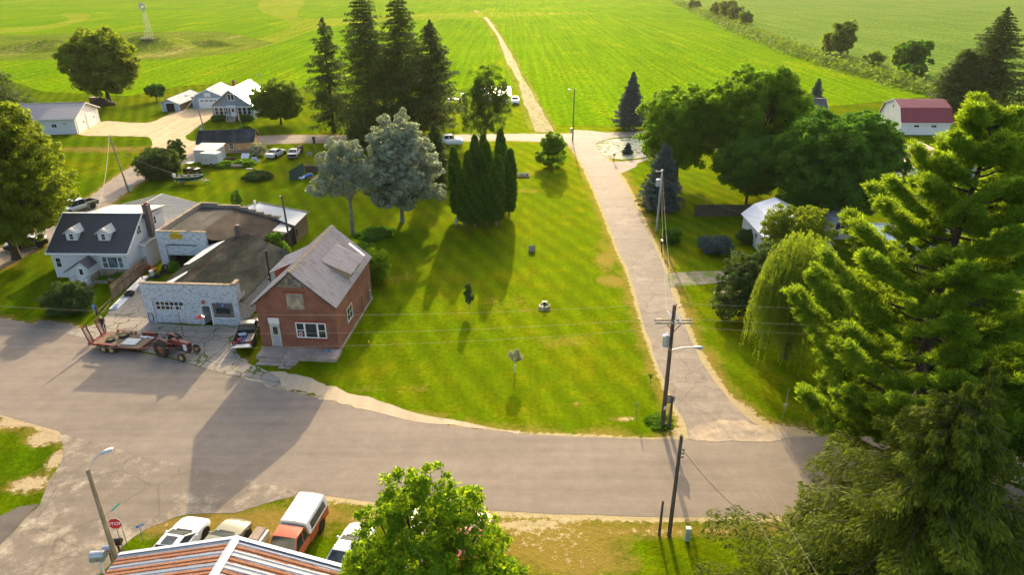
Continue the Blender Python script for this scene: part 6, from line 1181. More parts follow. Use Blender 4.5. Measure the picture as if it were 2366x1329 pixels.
wire('topmost overhead wire running right from the crossarm pole', top + Vector((.3, 0, 0)), (62, 43.5, 10.2), .8); wire('middle overhead wire running right from the crossarm pole', PA + Vector((1.2, 0, 9.05)), (62, 42.8, 8.6), .8); wire('lowest overhead wire running right from the crossarm pole', PA + Vector((1.0, -.1, 8.5)), (62, 42.3, 7.6), .8)
kt = PK + Vector((0, 0, HK)); wire('left one of two wires along the side street to the grey pole', PA + Vector((-.3, 1.0, 9.2)), kt + Vector((-.05, 0, 0)), 1.2, .010); wire('right one of two wires along the side street to the grey pole', PA + Vector((.2, .9, 9.35)), kt + Vector((.15, 0, -.7)), 1.0, .010)
wire('left overhead wire crossing the road toward the near right corner', PA + Vector((-.95, -.2, 8.5)), (11.6, 4, 11), 1.0, .006); wire('right overhead wire crossing the road toward the near right corner', PA + Vector((.5, 0, 8.5)), (12.6, 4, 11), 1.0, .006)
wire('dark twisted cable from the near utility pole across the road', PB + Vector((.2, 0, 6.3)), P(1770, 1225, .1), .5, .016, 'wire'); wire('guy wire from the crossarm pole down to the near utility pole', PA + Vector((.1, 0, 7.3)), PB + Vector((0, 0, 7.2)), .4, .014)
nt = PN + Vector((-.9, 0, HN)); wire('thick pale cable from the leaning pole down to the white cottage roof', nt, hw(3.6, 4.1) + Vector((0, 0, 6.2)), .8, .035); wire('thick pale cable from the leaning pole to the yard light', nt, PQ + Vector((-.8, 0, HQ)), 2.6, .035); wire('thin cable from the leaning pole over the big light green shrub', PN + Vector((0, 0, 6)), P(420, 405, 2.4), .3, .014)
wire('service wire from the grey pole to the pale outbuilding', kt + Vector((0, 0, -1)), (31, 80, 3.2), .5, .014)
# signs and mailboxes at the corner
SB = P(285, 1272); t = thing('stop_sign', 'red octagonal STOP sign on a steel post beside the street lamp pole', 'stop sign', SB)
b = MB(); b.box(-.025, .025, -.02, .02, 0, 2.35); b.build('post', M['galv'], t)
def octa(b, r, y0, y1, zc): ps = [(r * math.cos(R(22.5 + 45 * i)), r * math.sin(R(22.5 + 45 * i))) for i in range(8)]; b.add([(x, yy, z + zc) for yy in (y0, y1) for x, z in ps], [tuple(range(8)), tuple(range(15, 7, -1))] + [(i, (i + 1) % 8, 8 + (i + 1) % 8, 8 + i) for i in range(8)])
b = MB(); octa(b, .42, -.03, -.022, 1.98); b.k = 1; octa(b, .39, -.036, -.031, 1.98); fc = b.build('sign_face', [M['trim_white'], M['red_sign']], t); text('lettering', 'STOP', .30, M['trim_white'], fc, (0, -.04, 1.98))
fc.rotation_euler = (R(-14), 0, R(4))
fc.location = (0, .0, .06); fc.rotation_euler = (0, 0, R(6))
t = thing('street_sign', 'green street name blade on a post just behind the STOP sign', 'sign', P(293, 1257)); b = MB(); b.box(-.02, .02, -.02, .02, 0, 2.7); b.build('post', M['galv'], t); b = MB(); b.box(-.3, .3, -.01, .01, 2.72, 2.88, Matrix.Rotation(R(75), 4, 'Z')); b.build('name_blade', M['green_sign'], t)
t = thing('address_sign', 'slanted blue address sign on a post left of the white coupe', 'sign', P(332, 1252)); b = MB(); b.box(-.02, .02, -.02, .02, 0, 1.15); b.build('post', M['galv'], t); b = MB(); Mq = Matrix.Translation((0, 0, 1.2)) @ Matrix.Rotation(R(10), 4, 'Z') @ Matrix.Rotation(R(-22), 4, 'Y'); b.box(-.2, .28, -.012, .0, -.08, .08, Mq); b.k = 1; [b.box(-.1 + i * .07, -.06 + i * .07, -.018, -.014, -.035, .035, Mq) for i in range(5)]; b.build('plate', [M['blue_sign'], M['trim_white']], t)
t = thing('sign_post', 'small double signpost on the grass at the right corner of the side street', 'sign', P(1809, 967)); b = MB(); b.cyl((0, 0, 0), (0, 0, 2.3), .025, n=6); b.build('post', M['galv'], t); b = MB(); b.box(-.14, .14, -.045, -.03, 1.1, 1.32); b.k = 1; b.box(-.1, .1, -.05, -.046, 1.14, 1.16); b.box(-.1, .1, -.05, -.046, 1.2, 1.22); b.build('plate', [M['trim_white'], M['black']], t); b = MB(); b.box(-.3, .3, -.01, .01, 2.3, 2.5, Matrix.Rotation(R(60), 4, 'Z')); b.build('name_blade', M['green_sign'], t)
t = thing('address_sign', 'thin blue address marker on the lawn left of the crossarm pole', 'sign', P(1470, 966)); b = MB(); b.cyl((0, 0, 0), (0, 0, 1.2), .02, n=6); b.build('post', M['galv'], t); b = MB(); b.box(-.02, .02, -.12, .12, 1.0, 1.4, Matrix.Rotation(R(-20), 4, 'Z')); b.build('plate', M['blue_sign'], t)
t = thing('stop_sign', 'back of a grey metal stop sign standing behind the crossarm pole', 'stop sign', P(1541, 985)); b = MB(); b.box(-.02, .02, -.02, .02, 0, 2.5); b.build('post', M['galv'], t); b = MB(); octa(b, .4, .03, .04, 2.35); b.build('sign_face', M['galv'], t)
def mailbox(label, loc, rz, m, post='old_wood', h=1.05, s=1.0):
    t = thing('mailbox', label, 'mailbox', loc, rz); b = MB(); w, l = .17 * s, .5 * s; ring = [(-w, 0), (w, 0), (w, .17 * s)] + [(w * math.cos(a), .17 * s + w * math.sin(a)) for a in [math.pi * i / 8 for i in range(1, 8)]] + [(-w, .17 * s)]
    b.loft([[(x, y, z + h) for y, z in ring] for x in (-l / 2, l / 2)]); bx = b.build('box', M[m], t); b = MB(); b.box(-l / 2 - .02, -l / 2 - .003, -w * 1.03, w * 1.03, h, h + .17 * s); b.build('door', M[m], bx); b = MB(); b.box(.0, .16, -w - .02, -w - .004, h + .14, h + .18); b.build('flag', M['red_sign'], bx)
    b = MB(); b.box(-.05, .05, -.05, .05, 0, h - .04); b.box(-l / 2, l / 2, -w, w, h - .04, h - .005); b.build('post', M[post], t); return t
mailbox('large silver mailbox on a white braced post, nearest the bottom edge', P(240, 1326), R(5), 'galv', 'white_paint', 1.1, 1.5); mailbox('silver mailbox with red door half hidden by the street lamp pole', P(262, 1306), R(8), 'galv', h=1.05, s=1.1); mailbox('dark mailbox behind the street lamp pole, farthest of the three', P(281, 1288), R(-170), 'black', 'dark_wood', 1.05)
mailbox('black mailbox on a post right of the side street below the bluish spruce', P(1528, 582), R(90), 'black', 'dark_wood', 1.1, 1.3); mailbox('mailbox on a dark post at the rubble yard corner', P(1418, 374), R(90), 'galv', 'black', 1.3, 1.3)
t = thing('marker_stake', 'yellow topped marker stake on the lawn beside the brick shop porch', 'marker', P(854, 811)); b = MB(); b.cyl((0, 0, 0), (0, 0, .9), .02, n=6); b.build('stake', M['black'], t); b = MB(); b.box(-.06, .06, -.03, .03, .8, 1.05); b.build('flag', M['yellow'], t)
t = thing('marker_stake', 'yellow marker stake on the lawn beside the back of the brick shop', 'marker', P(941, 645)); b = MB(); b.cyl((0, 0, 0), (0, 0, .85), .03, n=6); b.build('stake', M['yellow'], t)
# round concrete well ring, cistern
t = thing('well_cap', 'round concrete well ring with a rusty pipe in the middle of the big lawn', 'well', P(1258, 711)); b = MB(); b.lathe([(.58, 0), (.58, .28), (.42, .28), (.42, .18), (0, .18)], None, 20); b.build('ring', M['rubble'], t); b = MB(); b.cyl((0, 0, .18), (0, 0, .62), .13); b.box(-.25, .25, -.08, .08, .62, .7); b.build('pipe', M['dark_metal'], t); b = MB(); b.box(-.7, .6, -.72, -.6, 0, .06); b.build('board', M['old_wood'], t)
t = thing('fire_ring', 'small grey concrete cistern with stones on top on the lawn', 'well', P(1229, 579)); b = MB(); b.cyl((0, 0, 0), (0, 0, .5), .42, .38, 14); b.build('ring', M['concrete'], t); b = MB(); [b.ball((.12 * i - .3, .1 * (i % 3) - .1, .58), .13, 7, 5) for i in range(6)]; b.build('stone', M['rubble'], t)
t = thing('planter_bed', 'small timber edged planting bed with pots right of the arborvitae', 'planter', P(1202, 407)); b = MB(); b.box(-1.5, 1.5, -1.0, -.85, 0, .25); b.box(-1.5, 1.5, .85, 1.0, 0, .25); b.box(-1.5, -1.35, -.85, .85, 0, .25); b.box(1.35, 1.5, -.85, .85, 0, .25); b.build('timber_edge', M['old_wood'], t); b = MB(); [b.ball((-1.1 + .28 * i, .25 * (i % 3) - .25, .3), .24, 8, 6) for i in range(9)]; b.build('stone', M['rubble'], t); b = MB(); b.cyl((-1.2, -.2, 0), (-1.2, -.2, .6), .2); b.build('pot', M['blue_plastic'], t)
# windmill
WP = P(345, 86, 4.5); WH = 12.6; t = thing('windmill', 'steel farm windmill on a lattice tower on the grassy mound', 'windmill', (WP.x, WP.y, 3.5)); b = MB()
for sx, sy in ((1, 1), (1, -1), (-1, 1), (-1, -1)): b.cyl((sx * 1.5, sy * 1.5, 0), (sx * .2, sy * .2, WH), .07, n=5)
for i in range(7):
    f0, f1 = i / 7, (i + 1) / 7; w0, w1 = 1.5 - 1.3 * f0, 1.5 - 1.3 * f1
    for (ax, ay), (bx, by) in (((1, 1), (1, -1)), ((1, -1), (-1, -1)), ((-1, -1), (-1, 1)), ((-1, 1), (1, 1))): b.cyl((ax * w0, ay * w0, WH * f0), (bx * w1, by * w1, WH * f1), .035, n=4); b.cyl((ax * w0, ay * w0, WH * f0), (bx * w0, by * w0, WH * f0), .035, n=4)
b.build('tower', M['steel'], t); b = MB()
for i in range(18):
    a = i * 2 * math.pi / 18; q = Matrix.Translation((0, -.7, WH + .6)) @ Matrix.Rotation(a, 4, 'Y'); b.box(-.24, .24, -.02, .02, .7, 2.1, q @ Matrix.Rotation(R(28), 4, 'Z') @ Matrix.Diagonal((.8, 1, .78, 1)))
for r_ in (.6, 1.3): b.tube([(r_ * math.cos(a * math.pi / 12), -.7, WH + .6 + r_ * math.sin(a * math.pi / 12)) for a in range(25)], .03, 4)
b.cyl((0, -.8, WH + .6), (0, 0, WH + .6), .15); b.build('wheel', M['steel'], t); b = MB(); b.box(-.02, .02, 0, 2.4, WH + .55, WH + .65); b.box(-.02, .02, 1.5, 2.8, WH + .1, WH + 1.1); b.build('tail_vane', M['galv'], t)
shrub('reddish brush around the foot of the windmill', (WP.x, WP.y - 1, 3.9), 2.6, .9, 'flower', .5, 20, n=7, rc=.7)

# ------------------------------------------------------------------ vehicles (local: nose +x, left +y)
def ring(w, zb, zt, tuck=.88, shoulder=.93, crown=.03):
    h = zt - zb
    half = [(0, zb), (w * tuck, zb), (w * .98, zb + h * .18), (w, zb + h * .5), (w * .985, zb + h * .78), (w * shoulder, zt - h * .03), (w * .6, zt + crown * .7), (0, zt + crown)]
    return half
def body_loft(st):
    rings = []
    for s in st:
        x, zb, zt, w = s[:4]; h = ring(w, zb, zt, *(s[4:])); rings.append([(x, y, z) for y, z in h] + [(x, -y, z) for y, z in h[-2:0:-1]])
    return rings
def cabin(t, base, roof, wb, wt, zb, zt, pm, rm=None, bp=(.5,), gm='car_glass', name='cabin', crown=.05, rear_open=False):
    """base/roof: (rear x, front x). glass frustum + painted roof and pillars"""
    (xr0, xf0), (xr1, xf1) = base, roof; b = MB()
    B4 = [(xr0, -wb), (xf0, -wb * .97), (xf0, wb * .97), (xr0, wb)]; T4 = [(xr1, -wt), (xf1, -wt * .97), (xf1, wt * .97), (xr1, wt)]
    b.add([(x, y, zb) for x, y in B4] + [(x, y, zt) for x, y in T4], [(0, 1, 5, 4), (1, 2, 6, 5), (2, 3, 7, 6), (3, 0, 4, 7), (3, 2, 1, 0), (4, 5, 6, 7)]); g = b.build('window_glass', M[gm], t)
    b = MB(); n = 5; rows = []
    for i in range(n + 1):
        u = i / n; x = xr1 + (xf1 - xr1) * u; cz = crown * math.sin(math.pi * (.15 + .7 * u)); w = wt * (1 - .03 * u)
        rows.append([(x, -w - .02, zt - .03), (x, -w, zt + .01), (x, -w * .6, zt + cz * .8 + .01), (x, 0, zt + cz + .01), (x, w * .6, zt + cz * .8 + .01), (x, w, zt + .01), (x, w + .02, zt - .03), (x, 0, zt - .025)])
    b.loft(rows); r = b.build('roof', M[rm or pm], t, smooth=True)
    for k in range(4):
        b = MB(); p = Vector((*B4[k], zb)); q = Vector((*T4[k], zt)); b.cyl(p, q, .045, .04, 6); b.build('pillar', M[pm], t)
    for f in bp:
        for s in (-1, 1): b = MB(); b.cyl((xr0 + (xf0 - xr0) * (f * .8 + .1), s * wb * .99, zb), (xr1 + (xf1 - xr1) * f, s * wt, zt), .035, .035, 6); b.build('pillar', M[pm], t)
    return g
def four_wheels(t, xf, xr, tw, r, w, rim='steel'):
    for x in (xf, xr):
        for s in (-1, 1): wheel(t, x, s * (tw - w * .4), r, w, rim)
        for s in (-1, 1): b = MB(); b.cyl((x, s * (tw + .012), r + .02), (x, s * (tw - .2), r + .02), r * 1.22, n=18); b.build('wheel_arch', M['black'], t)
def lights(t, L_, w, z, zr=None, hl=.22, hh=.1, rear=True, xr=None, hx=0):
    for s in (-1, 1):
        b = MB(); b.box(L_ / 2 - hx - .10, L_ / 2 - hx - .01, s * w - hl / 2, s * w + hl / 2, z - hh, z + hh); b.build('headlight', M['headlight'], t, bevel=.01)
        b = MB(); x = -L_ / 2 if xr is None else xr; b.box(x + .01, x + .08, s * w - hl / 2, s * w + hl / 2, (zr or z) - hh, (zr or z) + hh); b.build('taillight', M['taillight'], t, bevel=.01)
def mirrors(t, x, w, z, m):
    for s in (-1, 1): b = MB(); b.ball((x, s * (w + .12), z), (.07, .12, .07), 8, 6); b.build('side_mirror', M[m], t, smooth=True)
def sedan(label, loc, rz, pm, L_=4.7, W=.9, sun=False, coupe=False, name='parked_car', cat='car', group='cars parked by the near building'):
    t = thing(name, label, cat, loc, rz, group); h = L_ / 2
    b = MB(); b.loft(body_loft([(-h, .42, .78, W * .70), (-h + .08, .30, .92, W * .86), (-h + .45, .22, .99, W * .97), (-h + 1.1, .2, 1.0, W), (-.3, .2, .98, W), (.55, .2, .97, W), (h - 1.0, .2, .93, W), (h - .45, .22, .84, W * .96), (h - .12, .3, .70, W * .84), (h, .4, .58, W * .68)])); b.build('body', M[pm], t, smooth=True)
    cabin(t, (-h + .75, h - 1.45), (-h + 1.65, h - 2.25), W * .88, W * .68, .95, 1.38, pm, bp=() if coupe else (.45,))
    four_wheels(t, h - .9, -h + .95, W, .34, .22); lights(t, L_, W * .62, .60, .78, .2, .06, hx=.10); mirrors(t, h - 1.75, W * .9, 1.0, pm)
    b = MB(); b.box(h - .03, h + .02, -.35, .35, .34, .5); b.build('grille', M['black'], t)
    if sun: b = MB(); b.box(h - 3.05, h - 2.42, -.36, .36, 1.43, 1.447); b.build('sunroof', M['car_glass'], t)
    b = MB(); b.box(h - 1.5, h - 1.4, -.5, .5, .985, 1.0); b.build('wiper', M['black'], t); return t
def pickup(label, loc, rz, pm, L_=5.4, W=.95, topper=False, tail_open=False, cap=None, roof=None, bedm='black', name='pickup_truck', zc=1.75, bedL=2.0, group=None, hood=None):
    t = thing(name, label, 'pickup truck', loc, rz, group); h = L_ / 2; bx = -h + bedL
    b = MB(); b.loft(body_loft([(bx, .42, 1.05, W), (bx + 1.5, .42, 1.06, W), (h - 1.15, .42, 1.07, W), (h - .3, .42, 1.02, W * .97), (h - .05, .5, .96, W * .92), (h, .52, .88, W * .88)])); b.build('body', M[hood or pm], t, smooth=True)
    b = MB()
    for s in (-1, 1): b.box(-h + .02, bx - .02, min(s * W, s * (W - .09)), max(s * W, s * (W - .09)), .45, 1.08)
    b.box(-h + .02, bx - .02, -W + .1, W - .1, .62, .68); b.box(bx - .07, bx - .025, -W + .1, W - .1, .69, 1.08); bed = b.build('bed', M[pm], t)
    b = MB(); b.box(-h + .06, bx - .08, -W + .12, W - .12, .685, .70); b.build('bed_liner', M[bedm], bed)
    b = MB(); b.box(-h - .03, -h + .015, -W + .02, W - .02, .55, 1.07) if not tail_open else b.box(-h - .55, -h + .01, -W + .06, W - .06, .66, .71); b.build('tailgate', M[pm if not tail_open else 'car_silver'], t)
    cabin(t, (bx + .05, h - 1.35), (bx + .2, h - 1.95), W * .9, W * .76, 1.05, zc, pm, roof, bp=(.35,) if L_ < 5.6 else (.5,)); four_wheels(t, h - .95, -h + 1.05, W, .38, .25); lights(t, L_, W * .78, .84, .85, .2, .13); mirrors(t, h - 1.5, W * .95, 1.15, 'black')
    b = MB(); b.box(h - .02, h + .03, -W * .62, W * .62, .68, .92); b.build('grille', M['black'], t); b = MB(); b.box(h - .02, h + .1, -W * .95, W * .95, .42, .58); b.build('bumper', M['steel'], t); b = MB(); b.box(-h - .12, -h - .04, -W * .95, W * .95, .42, .54); b.build('bumper', M['steel'], t)
    if topper:
        z1 = zc + .12; b = MB(); rr = []
        for x, wi, zz in ((-h, .02, 0), (-h + .12, 0, .0), (bx - .35, 0, 0), (bx - .02, .0, 0)): rr.append([(x, -W, 1.09), (x, -W * .93, 1.5), (x, -W * .82, z1 - .05), (x, -W * .7, z1), (x, 0, z1 + .05), (x, W * .7, z1), (x, W * .82, z1 - .05), (x, W * .93, 1.5), (x, W, 1.09)])
        b.loft(rr); tp = b.build('topper', M['topper'], t, smooth=True)
        for s in (-1, 1): b = MB(); b.add([(x, s * (W * q + .015), z) for x, z, q in ((-h + .25, 1.22, .98), (bx - .25, 1.22, .98), (bx - .3, 1.66, .885), (-h + .3, 1.66, .885))] + [(x, s * (W * q - .03), z) for x, z, q in ((-h + .25, 1.22, .98), (bx - .25, 1.22, .98), (bx - .3, 1.66, .885), (-h + .3, 1.66, .885))], [(0, 1, 2, 3), (0, 4, 5, 1), (1, 5, 6, 2), (2, 6, 7, 3), (3, 7, 4, 0)]); b.build('window', M['car_glass'], tp)
    return t
sedan('white coupe with sunroof, nose toward the road, leftmost of the row beside the near building', (-19.45, 30.15, 0), R(80), 'car_white', 4.75, .92, sun=True, coupe=True)
sedan('olive green sedan with rounded hood between the white coupe and the orange pickup', (-16.95, 30.0, 0), R(76), 'car_olive', 4.8, .9)
pickup('faded orange pickup with white topper parked tail to the road', (-12.75, 30.5, 0), R(-100), 'car_orange', 5.5, .98, topper=True, bedL=2.45, group='cars parked by the near building')
sedan('silver blue car partly under the bright green tree', (-9.35, 29.7, 0), R(77), 'car_blue', 4.7, .9)
sedan('white car seen in glimpses through the crown of the bright green tree', (-5.6, 31.0, 0), R(80), 'car_white', 4.6, .9)
sedan('red car behind the right side of the bright green tree', (-2.3, 30.8, 0), R(80), 'car_red', 4.6, .9)
t = thing('crate', 'small pale wooden crate between the olive sedan and the orange pickup', 'crate', P(598, 1250), R(-12)); b = MB(); b.box(-.3, .3, -.5, .5, 0, .6); b.build('box', M['concrete'], t, bevel=.01); b = MB(); b.box(.32, .5, -.45, .45, 0, .5); b.build('side_box', M['white_paint'], t)
pickup('black pickup with open tailgate and loaded bed beside the brick shop', (-24.25, 56.2, 0), R(97), 'car_black', 4.9, .88, tail_open=True, zc=1.6, bedL=2.0, roof='car_grey')
def at(M0, x, y, z=0): return M0 @ Vector((x, y, z))
BT = Matrix.Translation((-24.25, 56.2, 0)) @ Matrix.Rotation(R(97), 4, 'Z')
def item(name, label, cat, loc, rz, fn, m, group=None, **k):
    t = thing(name, label, cat, loc, rz, group); b = MB(); fn(b); b.build(name + '_body' if False else 'body', m, t, **k); return t
item('gas_can', 'red fuel can in the bed of the black pickup', 'can', at(BT, -1.9, .35, .7), .3, lambda b: (b.box(-.16, .16, -.12, .12, 0, .3), b.cyl((.05, 0, .3), (.18, 0, .42), .03)), M['lamp_red'], bevel=.03)
item('plywood_board', 'tan plywood board lying in the bed of the black pickup', 'board', at(BT, -1.35, -.42, .72), R(97), lambda b: b.box(-.75, .75, -.28, .28, 0, .08), M['crossarm'])
item('step_ladder', 'folded blue step ladder lying in the bed of the black pickup', 'ladder', at(BT, -1.4, .15, .75), R(105), lambda b: (b.box(-.9, .6, -.16, -.11, .1, .15), b.box(-.9, .6, .11, .16, .1, .15), [b.box(-.8 + i * .3, -.75 + i * .3, -.11, .11, .11, .14) for i in range(5)]), M['blue_plastic'])
item('tool_pile', 'grey cloth and tools heaped behind the cab of the black pickup', 'tools', at(BT, -.75, .3, .72), 0, lambda b: [b.ball((random.uniform(-.3, .3), random.uniform(-.25, .25), .1), (random.uniform(.1, .25), .12, .12), 7, 5) for i in range(7)], M['car_blue'])
pickup('dark pickup with silver hood parked on the street behind the white cottage', (-61.2, 93.2, 0), R(-112), 'car_grey', 5.6, .95, hood='car_silver', roof='car_silver', bedL=1.9)
sedan('dark car deep in the shade of the big left tree', (-59.5, 79.3, 0), R(-150), 'car_black', 4.7, .9, group='cars about the village')
sedan('white car partly hidden by the crown of the big left tree', (-66.5, 88, 0), R(-140), 'car_silver', 4.7, .9, group='cars about the village')
sedan('old white muscle car parked on the grass, nearest the tan shed', (-43.0, 124.7, 0), R(78), 'old_white', 5.0, .92, coupe=True, group='old cars on the back lawn'); c = sedan('stripped white parts car with black open rear, second from the tan shed', (-39.7, 124.9, 0), R(97), 'old_white', 4.9, .92, coupe=True, group='old cars on the back lawn')
b = MB(); b.box(-2.47, -2.0, -.8, .8, .45, .9); b.box(-1.7, -.9, -.6, .1, .99, 1.06); b.box(1.0, 1.8, -.2, .5, .95, 1.03); b.build('engine_bay', M['black'], c)
sedan('white minivan parked at the field edge beside the dirt track', (.8, 179.3, 0), R(-90), 'car_white', 5.0, 1.0, group='cars about the village').scale = (1, 1, 1.25)
pickup('white pickup between the silver poplar and the far street', (-12.6, 135.0, 0), R(8), 'car_white', 5.6, 1.0)
t = thing('propane_tank', 'long white propane tank on short legs beside the white pickup', 'tank', P(1050, 337)); b = MB(); b.lathe([(0, -1.7), (.3, -1.62), (.48, -1.35), (.5, -1.2), (.5, 1.2), (.48, 1.35), (.3, 1.62), (0, 1.7)], Matrix.Translation((0, 0, .75)) @ Matrix.Rotation(R(90), 4, 'Y'), 16); b.build('tank', M['white_paint'], t, smooth=True); b = MB(); b.box(-1, -.8, -.3, .3, 0, .4); b.box(.8, 1, -.3, .3, 0, .4); b.build('leg', M['concrete'], t); b = MB(); b.cyl((0, 0, 1.24), (0, 0, 1.4), .15); b.build('valve_cap', M['lamp_red'], t)
# --- farm tractor
def tractor(label, loc, rz):
    t = thing('farm_tractor', label, 'tractor', loc, rz); pm = 'tractor_red'
    for s in (-1, 1):
        wheel(t, 0, s * .82, .74, .42, 'orange_rust', 'dusty_rubber', lug=True, hub=.6); wheel(t, 2.28, s * .86, .40, .2, 'tan_rim', 'dusty_rubber')
    b = MB(); b.loft([[(x, -w, z0), (x, w, z0), (x, w, z1 - .06), (x, w * .8, z1), (x, -w * .8, z1), (x, -w, z1 - .06)] for x, w, z0, z1 in ((.55, .2, 1.12, 1.5), (1.0, .24, 1.05, 1.52), (2.25, .25, 1.02, 1.5), (2.42, .24, 1.0, 1.44))]); b.build('hood', M[pm], t, smooth=True)
    b = MB(); b.box(2.425, 2.5, -.23, .23, .62, 1.42); b.k = 1; b.box(2.505, 2.52, -.19, .19, .7, 1.3); b.build('grille', [M[pm], M['black']], t)
    b = MB(); b.box(2.0, 2.4, -.262, -.254, .75, 1.35); b.box(2.0, 2.4, .254, .262, .75, 1.35); b.build('side_panel', M['headlight'], t)
    b = MB(); b.box(.6, 2.3, -.17, .17, .55, 1.02); b.box(1.0, 1.9, -.24, -.175, .7, .98); b.cyl((1.2, -.26, .8), (1.2, .26, .8), .14); b.box(1.4, 1.7, .175, .3, .7, .95); b.build('engine', M['dark_metal'], t)
    b = MB(); b.cyl((0, -.75, .74), (0, .75, .74), .12); b.box(-.45, .65, -.24, .24, .5, 1.0); b.cyl((-.1, -.3, .74), (-.1, .3, .74), .3, n=14); b.build('rear_axle', M[pm], t)
    b = MB(); b.cyl((2.28, -.85, .45), (2.28, -.1, .62), .045); b.cyl((2.28, .85, .45), (2.28, .1, .62), .045); b.box(2.1, 2.45, -.14, .14, .48, .72); b.cyl((2.28, -.84, .4), (2.28, -.84, .7), .04); b.cyl((2.28, .84, .4), (2.28, .84, .7), .04); b.build('front_axle', M[pm], t)
    b = MB(); b.box(-.1, .3, -.55, -.3, .95, 1.0); b.box(-.1, .3, .3, .55, .95, 1.0); b.tube([(-.55, -.62, .95), (-.4, -.62, 1.42), (.1, -.62, 1.6), (.45, -.62, 1.35)], .04, 6); b.build('platform', M[pm], t)
    for s in (-1, 1):
        b = MB(); rr = [[(-.05 + .86 * math.cos(a), s * .42, .74 + .86 * math.sin(a)), (-.05 + .86 * math.cos(a), s * .66, .74 + .86 * math.sin(a)), (-.05 + .83 * math.cos(a), s * .66, .74 + .83 * math.sin(a)), (-.05 + .83 * math.cos(a), s * .42, .74 + .83 * math.sin(a))] for a in [R(35 + i * 15) for i in range(8)]]; b.loft(rr); b.build('fender', M[pm], t)
    b = MB(); b.box(-.42, .02, -.24, .24, 1.05, 1.17); b.box(-.52, -.42, -.25, .25, 1.15, 1.5); b.build('seat', M['coping'], t, bevel=.04)
    b = MB(); b.cyl((.62, 0, 1.2), (.38, 0, 1.55), .025); q = Matrix.Translation((.38, 0, 1.56)) @ Matrix.Rotation(R(-35), 4, 'Y'); b.tube([q @ Vector((.21 * math.cos(i * math.pi / 8), .21 * math.sin(i * math.pi / 8), 0)) for i in range(17)], .02, 5); b.build('steering_wheel', M['black'], t)
    b = MB(); b.cyl((1.35, .05, 1.5), (1.35, .05, 2.0), .045, n=8); b.cyl((1.35, .05, 1.62), (1.35, .05, 1.85), .08, n=10); b.build('exhaust_pipe', M['dark_metal'], t); b = MB(); b.cyl((1.0, .16, 1.5), (1.0, .16, 1.72), .09, n=10); b.build('air_cleaner', M['black'], t)
    b = MB(); b.box(-.95, -.4, -.05, .05, .48, .56); b.build('drawbar', M[pm], t); return t
TA = R(-22); tractor('old red row crop tractor with wide front wheels hitched to the flat trailer', (-30.42, 53.62, 0), TA)
# --- flat trailer
TRM = Matrix.Translation((-34.85, 54.6, 0)) @ Matrix.Rotation(R(-11), 4, 'Z'); t = thing('flatbed_trailer', 'red flatbed trailer with wooden deck and two upright ramps behind the tractor', 'trailer', (-34.85, 54.6, 0), R(-11))
b = MB()
for i in range(11): b.box(-2.3, 2.3, -1.08 + i * .196, -1.08 + i * .196 + .188, .64, .70)
b.build('deck', M['deck_wood'], t); b = MB(); b.box(-2.35, 2.35, -1.16, -1.085, .52, .71); b.box(-2.35, 2.35, 1.085, 1.16, .52, .71); b.box(2.302, 2.4, -1.08, 1.08, .52, .72); b.box(-2.9, -2.302, -1.1, 1.1, .5, .62); b.cyl((2.4, -.9, .58), (3.75, 0, .56), .06); b.cyl((2.4, .9, .58), (3.75, 0, .56), .06); b.box(-2.3, 2.3, -.4, -.3, .42, .63); b.box(-2.3, 2.3, .3, .4, .42, .63); b.build('frame', M['trailer_red'], t)
for s in (-1, 1):
    b = MB(); b.box(-1.65, .15, min(s * 1.17, s * 1.42), max(s * 1.17, s * 1.42), .84, .90); b.box(-1.7, -1.651, min(s * 1.17, s * 1.42), max(s * 1.17, s * 1.42), .6, .90); b.box(.151, .2, min(s * 1.17, s * 1.42), max(s * 1.17, s * 1.42), .6, .90); b.build('fender', M['trailer_red'], t); wheel(t, -1.15, s * 1.3, .36, .22, 'tan_rim', 'dusty_rubber'); wheel(t, -.35, s * 1.3, .36, .22, 'tan_rim', 'dusty_rubber')
b = MB(); b.box(.9, 2.3, 1.2, 1.5, .55, .95); b.build('tool_box', M['trailer_red'], t, bevel=.02)
for y in (-.78, .72):
    b = MB(); q = Matrix.Translation((-2.75, y, .62)) @ Matrix.Rotation(R(-14), 4, 'Y'); b.box(-.05, .05, -.27, -.2, 0, 1.55, q); b.box(-.05, .05, .2, .27, 0, 1.55, q)
    for i in range(9): b.box(-.03, .03, -.2, .2, .1 + i * .165, .16 + i * .165, q)
    b.box(-.05, .05, -.2, .2, 1.45, 1.55, q); b.build('ramp', M['trailer_red'], t)
b = MB(); [b.box(-2.42, -2.40, s * .9 - .08, s * .9 + .08, .55, .62) for s in (-1, 1)]; b.build('taillight', M['taillight'], t)
def tyre_flat(label, loc, r, w, rim='tan_rim', cat='tyre', name='spare_wheel'):
    t = thing(name, label, cat, loc, random.random()); b = MB(); b.lathe([(r * .6, 0), (r * .93, .0), (r, w * .2), (r, w * .8), (r * .93, w), (r * .6, w), (r * .6, 0)], None, 22, False); b.build('tyre', M['rubber'], t, smooth=True)
    if rim: b = MB(); b.lathe([(0, w * .55), (r * .2, w * .6), (r * .5, w * .4), (r * .62, w * .92), (r * .6, w * .95), (r * .6, .01), (0, .01)], None, 18); b.build('rim', M[rim], t, smooth=True)
    return t
tyre_flat('tan rimmed wheel lying on the trailer deck, nearer the camera side', at(TRM, -1.1, -.35, .705), .4, .2); tyre_flat('larger tan rimmed wheel lying on the trailer deck, far side', at(TRM, -.45, .55, .705), .44, .22)
